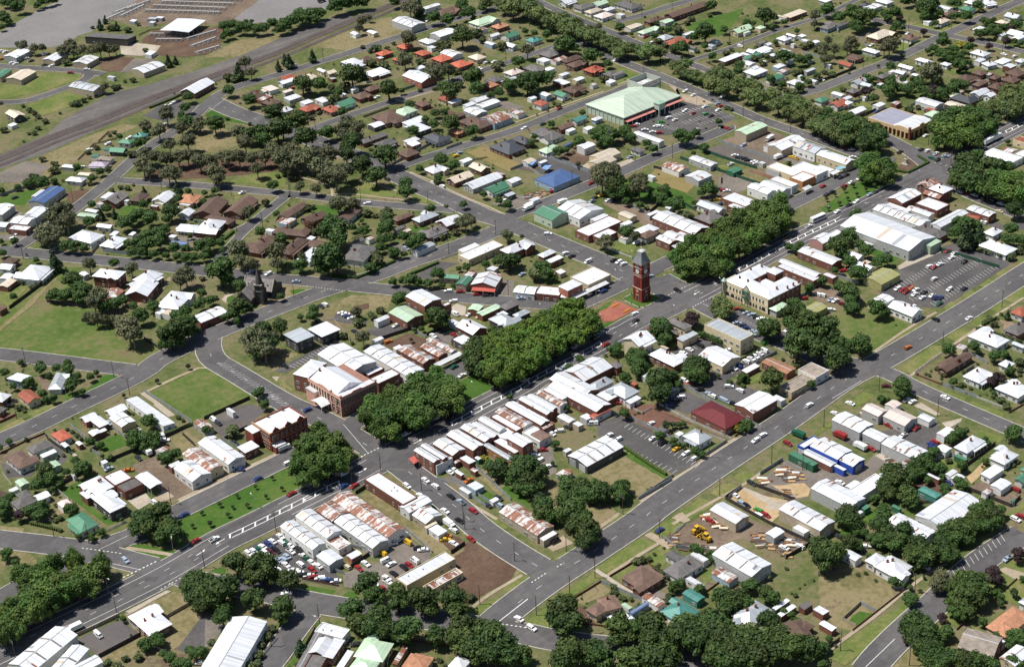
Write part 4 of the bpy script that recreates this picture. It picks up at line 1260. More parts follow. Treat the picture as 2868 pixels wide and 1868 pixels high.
ROADS = [('highway', 17.0, [-3833, -266, -3708, -266, -3524, -268, -3313, -275, -3119, -277, -2943, -272, -2716, -240, -2583, -246, -2375, -246, -2210, -245, -2088, -249, -1954, -245, -1810, -233, -1606, -236, -1461, -231, -1232, -218, -1007, -217, -948, -199, -775, -192, -602, -191, -367, -176, -172, -162, 47, -160, 273, -159, 478, -150, 990, -118, 1434, -128, 1805, -129, 2156, -115, 2536, -91, 2911, -81, 3258, -80, 3703, -66]),
('service', 11.0, [-3645, 44, -3564, 56, -3480, 66, -3302, 82, -3139, 69, -3029, 69, -2969, 52, -2835, 71, -2720, 67, -2474, 70, -2218, 73, -2148, 75, -1911, 82, -1759, 103, -1610, 115, -1383, 131, -1139, 129, -896, 175, -531, 200, -213, 187, -13, 184, 302, 192, 416, 196, 1038, 184, 1617, 195, 1834, 197, 2056, 198, 2291, 204]),
('back', 12.0, [-3419, 503, -3375, 433, -3283, 303, -3194, 171, -3122, 48, -3062, -92, -2991, -244, -2924, -448, -2812, -589, -2720, -790, -2616, -967, -2481, -1174, -2372, -1334, -2298, -1458, -2219, -1576, -2179, -1666, -2101, -1782, -1971, -1969, -1843, -2153, -1774, -2268]),
('lane', 11.0, [-2707, -877, -2854, -948, -2967, -1015, -3047, -1052]),
('leura', 14.0, [-2282, -1453, -2168, -1428, -1934, -1399, -1729, -1391, -1364, -1369, -1296, -1352, -895, -1322, -390, -1294, -192, -1273, 98, -1247, 280, -1266, 527, -1266, 1023, -1257, 1239, -1247, 1552, -1230, 1810, -1221]),
('crossb', 13.0, [-1732, 1374, -1911, 1124, -1900, 894, -1894, 470, -1866, 332, -1845, 117, -1844, -100, -1833, -306, -1849, -452, -1860, -712, -1898, -917, -1908, -1155, -1898, -1402]),
('backst', 13.0, [-3131, 1155, -3014, 1151, -2829, 1154, -2628, 1177, -2426, 1191, -2212, 1216, -2111, 1271, -1962, 1289, -1667, 1304, -1327, 1284, -1097, 1279, -827, 1215, -586, 1209, -283, 1165, 16, 1156, 152, 1158]),
('church', 11.0, [-2155, 3152, -2073, 3021, -1871, 2696, -1673, 2378, -1403, 1944, -1156, 1529, -1113, 1476, -971, 1236, -827, 1006, -691, 774, -547, 556, -413, 357, -291, 201]),
('station', 9.0, [-2025, 2969, -1837, 3041, -1524, 3191, -1336, 3299, -1136, 3419, -883, 3597, -629, 3746, -419, 3811, -167, 3964, 21, 4110, 218, 4190, 408, 4182, 676, 4161, 975, 4155, 1347, 4150, 1733, 4145, 2132, 4140, 2649, 4090]),
('parkst', 8.0, [-1127, 3422, -961, 3177, -783, 2918, -622, 2641, -510, 2458, -397, 2258, -273, 2008, -83, 1718, 33, 1538]),
('diag', 15.0, [21, 4110, 10, 3800, 46, 3572, 62, 3280, 84, 2999, 107, 2804, 117, 2596, 116, 2309, 105, 2088, 98, 1811, 104, 1433, 91, 1399, 134, 1189, 134, 962, 143, 675, 157, 408, 145, 197, 154, 48, 161, -75]),
('bstreet', 7.5, [1, 3176, 196, 3170, 497, 3179, 841, 3169, 1197, 3159, 1565, 3149, 1824, 3149, 2141, 3133, 2513, 3134]),
('cstreet', 8.5, [120, 2272, 358, 2267, 664, 2227, 1085, 2171, 1469, 2190, 1935, 2176, 2076, 2190, 2224, 2191, 2369, 2212]),
('dstreet', 10.0, [106, 1251, 379, 1228, 757, 1226, 1046, 1219, 1371, 1237, 1667, 1217, 1986, 1209, 1994, 1229]),
('planesw', 9.5, [2496, 3176, 2446, 2874, 2389, 2632, 2364, 2354, 2359, 2186, 2337, 2004, 2321, 1832, 2281, 1565, 2247, 1312, 2222, 1145, 2223, 934, 2221, 650, 2193, 351, 2271, 145]),
('planene', 7.5, [2949, 4184, 2882, 3947, 2829, 3653, 2790, 3306, 2752, 3002, 2713, 2701, 2688, 2423, 2657, 2149, 2641, 1818, 2609, 1485, 2593, 1250, 2566, 958, 2475, 670, 2462, 427, 2471, 209, 2489, -39]),
('estreet', 5.0, [2725, 2212, 2962, 2190, 3217, 2179, 3492, 2180, 3752, 2163, 3977, 2134, 4127, 2137, 4310, 2166, 4481, 2182, 4638, 2185]),
('fstreet', 9.0, [2580, 1276, 2765, 1252, 2876, 1221, 3221, 1213, 3565, 1195, 3868, 1210, 4195, 1235, 4617, 1249, 4954, 1266, 5261, 1270]),
('gstreet', 8.0, [4173, 2055, 4198, 1777, 4228, 1557, 4253, 1278, 4272, 1147, 4309, 890, 4317, 633]),
('crossc', 15.0, [224, 104, 209, -36, 188, -207, 168, -374, 164, -551, 151, -703, 174, -831, 160, -1052, 205, -1197]),
('crosscs', 10.0, [223, -1183, 257, -1284, 270, -1393, 249, -1512, 248, -1680, 249, -1874, 253, -2106, 251, -2243]),
('crossd', 11.0, [2516, 424, 2464, 204, 2342, -62, 2207, -296, 2167, -520, 2151, -690, 2130, -840]),
('right', 12.0, [-1477, -2613, -1378, -2590, -1192, -2565, -954, -2546, -752, -2518, -570, -2510, -368, -2524]),
('ind', 8.0, [-695, 5948, -646, 5856, -491, 5606, -328, 5375, -250, 5206, -221, 5120]),
('inde', 8.0, [-1047, 5236, -985, 5183, -870, 5055, -638, 5064, -435, 5095, -322, 5145, -267, 5226]),
('sw', 8.0, [-2999, 40, -2922, 24]),
('atop', 8.0, [2938, 3191, 3158, 3143, 3425, 3136, 3632, 3112, 3770, 3108]),
('boulder', 7.0, [-995, 2233, -883, 2252, -530, 2429, -512, 2413]),
('bould2', 6.0, [-1310, 1993, -1163, 2075, -998, 2190, -822, 2281]),
('farm', 11.0, [-2752, 2098, -2631, 1911, -2475, 1660, -2325, 1409, -2231, 1257])]
FENCES = [('d', [-880, 4022, -754, 4121, -700, 4091]),
('d', [-1119, 3855, -922, 4009, -763, 3982]),
('d', [-1394, 3732, -1205, 3837]),
('d', [392, 5663, 505, 5696, 575, 5657]),
('d', [2780, 2665, 2766, 2334, 2761, 2288]),
('d', [2750, 2107, 2697, 1792]),
('w', [2719, 1658, 2662, 1310]),
('d', [3136, 2788, 3308, 2762]),
('d', [3227, 2945, 3303, 2975]),
('d', [2750, 1647, 2824, 1613]),
('d', [2728, 1293, 2976, 1297]),
('d', [2949, 1792, 3103, 1795]),
('d', [3353, 2284, 3539, 2238]),
('d', [3387, 2025, 3388, 1730]),
('d', [3146, 1671, 3347, 1673]),
('g', [3335, 1739, 3329, 1590]),
('g', [919, 1718, 941, 1287]),
('g', [587, 2411, 153, 2315]),
('g', [352, 2274, 693, 2261]),
('t', [756, 2158, 750, 1743]),
('g', [1028, 3270, 1166, 3274]),
('g', [1983, 3672, 2000, 3427, 1983, 3226]),
('d', [351, 2162, 384, 1986]),
('g', [857, 3190, 881, 3068]),
('t', [537, 3079, 750, 3082]),
('d', [341, 2095, 655, 1974]),
('d', [1991, 2709, 2132, 2632]),
('g', [622, 1726, 736, 1727, 676, 1484]),
('d', [824, 3618, 1054, 3601]),
('d', [1162, 2190, 1077, 2041]),
('k', [-2367, 2326, -2130, 2444, -2001, 2535, -1934, 2579]),
('k', [-2190, 2248, -2058, 2012]),
('k', [-2167, 1917, -2075, 1757]),
('k', [-2038, 1509, -2037, 1314]),
('g', [-1723, 3717, -1478, 3710]),
('k', [-2433, 2290, -2379, 2329]),
('g', [-1669, 2570, -1540, 2345]),
('g', [-1720, 2601, -1564, 2727]),
('g', [-1101, 2533, -1076, 2459]),
('g', [-1339, 2218, -1289, 2210]),
('g', [-1886, 2778, -1785, 2826]),
('k', [-1194, 634, -1031, 607]),
('g', [-1031, 607, -1032, 491]),
('k', [-1016, 501, -930, 501, -920, 419]),
('t', [-1250, 963, -1315, 742]),
('w', [-428, 1104, -308, 1094]),
('d', [-894, 1706, -727, 1836]),
('d', [-958, 1730, -873, 1770]),
('g', [-114, 1432, -45, 1451]),
('d', [-499, 1286, -328, 1278]),
('w', [-1264, 996, -1137, 808]),
('g', [1787, 1113, 1796, 881, 1803, 657]),
('G', [1614, 1107, 1613, 919, 1632, 659]),
('G', [1436, 1098, 1459, 769, 1473, 463]),
('k', [1232, 1121, 1262, 932, 1252, 740]),
('w', [295, 366, 282, 593]),
('k', [1335, 674, 1399, 732]),
('G', [976, 622, 959, 522]),
('g', [762, 852, 747, 703]),
('g', [901, 1696, 925, 1299]),
('k', [772, 699, 890, 738]),
('G', [1482, -738, 1504, -958, 1518, -1104]),
('s', [1626, -764, 1621, -875]),
('G', [1621, -875, 1619, -1101]),
('g', [868, -547, 884, -692]),
('w', [358, -1443, 590, -1423]),
('g', [112, -1856, -26, -1905]),
('b', [344, -1453, 352, -1603]),
('g', [352, -1603, 370, -1775]),
('w', [370, -1775, 380, -1942]),
('b', [358, -1956, 465, -1962]),
('b', [-252, -1196, -134, -1196]),
('g', [74, -1781, 77, -1668]),
('g', [878, -1478, 900, -1670]),
('g', [682, -1494, 657, -1633]),
('g', [524, -1607, 587, -1608]),
('b', [-50, -1031, 49, -1020]),
('g', [425, -594, 699, -560]),
('k', [2972, 1301, 3134, 1288, 3334, 1282]),
('b', [3543, 290, 3776, 327]),
('k', [2627, 717, 2860, 718]),
('g', [2830, 907, 2939, 875]),
('G', [3886, 1267, 3965, 1283]),
('g', [3025, 601, 3097, 609]),
('k', [3702, 743, 3809, 744]),
('g', [3896, 745, 3769, 716]),
('b', [-3066, 1046, -2939, 1060, -2836, 1058]),
('k', [-2836, 1058, -2850, 998, -2842, 832]),
('k', [-2786, 636, -2583, 625]),
('k', [-2924, 626, -2829, 624]),
('g', [-2309, 1054, -2298, 642]),
('k', [-2452, 622, -2314, 628]),
('k', [-2241, 628, -1987, 629]),
('w', [-3132, 891, -3147, 771]),
('g', [-2715, 1030, -2723, 825]),
('g', [-2583, 873, -2589, 732]),
('g', [-2279, 417, -2268, 305]),
('k', [-2272, 409, -2140, 420]),
('w', [-3045, 159, -2923, 160]),
('w', [-3020, 590, -3021, 460]),
('k', [-3007, 615, -2920, 622]),
('g', [-2575, 462, -2574, 352]),
('G', [-2830, 920, -2838, 772]),
('g', [-2753, 771, -2749, 681]),
('r', [-2940, 1298, -2856, 1304]),
('k', [-2386, 584, -2397, 465]),
('k', [-2112, -369, -2055, -362]),
('g', [-1744, -572, -1751, -898]),
('g', [-1615, -582, -1672, -877]),
('g', [-1794, -534, -1784, -596]),
('k', [-2446, -777, -2317, -757]),
('g', [-2316, -759, -2370, -634]),
('g', [-2121, -717, -2145, -929]),
('k', [-2094, -991, -2012, -981]),
('b', [-2626, -698, -2548, -842]),
('k', [-2913, -1088, -2775, -996]),
('b', [-2598, -1241, -2408, -1518]),
('g', [-2616, -1264, -2711, -1364]),
('g', [-2513, -722, -2487, -792]),
('w', [-3064, -1007, -2831, -899]),
('b', [-1950, -1555, -1791, -1552]),
('b', [-1746, -1553, -1612, -1553]),
('b', [-2025, -1688, -1968, -1774]),
('r', [-1794, -1845, -1731, -1835]),
('g', [-1796, -1557, -1785, -1613, -1764, -1751]),
('r', [-1753, -1740, -1745, -1874]),
('w', [-1403, -1544, -1286, -1520]),
('g', [-1414, -1521, -1424, -1605, -1342, -1733]),
('g', [-1393, -1773, -1390, -1973]),
('b', [-1551, -1888, -1470, -1883]),
('g', [-1289, -1259, -1085, -1259]),
('g', [-1774, -692, -1779, -840]),
('g', [-1016, -1521, -918, -1506]),
('b', [-1577, -1599, -1590, -1698, -1582, -1814]),
('g', [-859, -740, -851, -938, -850, -967]),
('w', [-793, -658, -791, -788, -727, -786]),
('w', [-681, -788, -683, -979, -666, -1219]),
('w', [-708, -1127, -699, -1220]),
('g', [-699, -1220, -841, -1229]),
('g', [-854, -978, -839, -1148]),
('k', [-877, -1498, -836, -1729]),
('g', [-836, -1729, -830, -1711]),
('k', [-1030, -1515, -1035, -1653, -1036, -1784, -1019, -1966]),
('k', [-1027, -1512, -921, -1504]),
('w', [-1335, -1520, -1280, -1516]),
('k', [-1025, -1971, -1170, -1963]),
('b', [-1175, -1248, -1055, -1239]),
('g', [-1279, -1257, -1066, -1241]),
('g', [-789, -1495, -636, -1491]),
('b', [-585, -1210, -641, -1217]),
('g', [-487, -755, -510, -1257]),
('g', [-681, -788, -495, -763]),
('k', [-268, -2186, -250, -2380, -167, -2372]),
('k', [-173, -2078, 101, -2064]),
('d', [-520, -2098, -327, -2178]),
('d', [-488, -2079, -453, -2145]),
('g', [-103, -1970, -117, -2058]),
('g', [-196, -1955, -135, -1972]),
('w', [-224, -1779, -237, -1880]),
('t', [-3456, -375, -3275, -384]),
('w', [-3274, -415, -3264, -586]),
('k', [-3460, -550, -3275, -547]),
('g', [-3273, -607, -3270, -702]),
('t', [-3142, -524, -3033, -518]),
('b', [-1334, -2431, -995, -2415]),
('k', [-1534, -2436, -1411, -2433]),
('g', [-1188, -2351, -1186, -2419]),
('t', [-1313, -2366, -1309, -2427]),
('t', [-1313, -2366, -1188, -2351]),
('g', [-1028, -2382, -997, -2412]),
('b', [-1057, -2698, -897, -2684]),
('b', [-754, -2685, -640, -2677]),
('w', [-230, -860, -95, -859, -42, -867]),
('b', [-116, -779, -8, -783]),
('g', [-95, -859, 54, -859]),
('g', [-610, -794, -496, -756]),
('k', [-490, -320, -516, -341])]
HEDGES = [[-335, 4295, -244, 4307, -140, 4323, -47, 4351], [-1597, 2470, -1549, 2420, -1502, 2370, -1463, 2307], [-1119, 2228, -1108, 2195, -1022, 2240], [-666, 1087, -586, 1084, -469, 1084], [-562, 2100, -538, 2194], [-948, 1374, -880, 1261, -748, 1255], [-748, 1265, -622, 1268], [2155, 38, 2176, -23, 2375, -20, 2409, 75], [886, -1417, 924, -1508, 919, -1606], [954, -1400, 1052, -1405], [-34, -1911, 105, -1913], [-3225, 438, -3188, 363, -3160, 299], [-2445, 644, -2386, 635, -2314, 628], [-1050, -933, -1060, -1033, -1070, -1131, -1074, -1207], [18, -1887, 56, -1902, 114, -1903], [-292, -921, -296, -962], [-569, 727, -588, 817]]
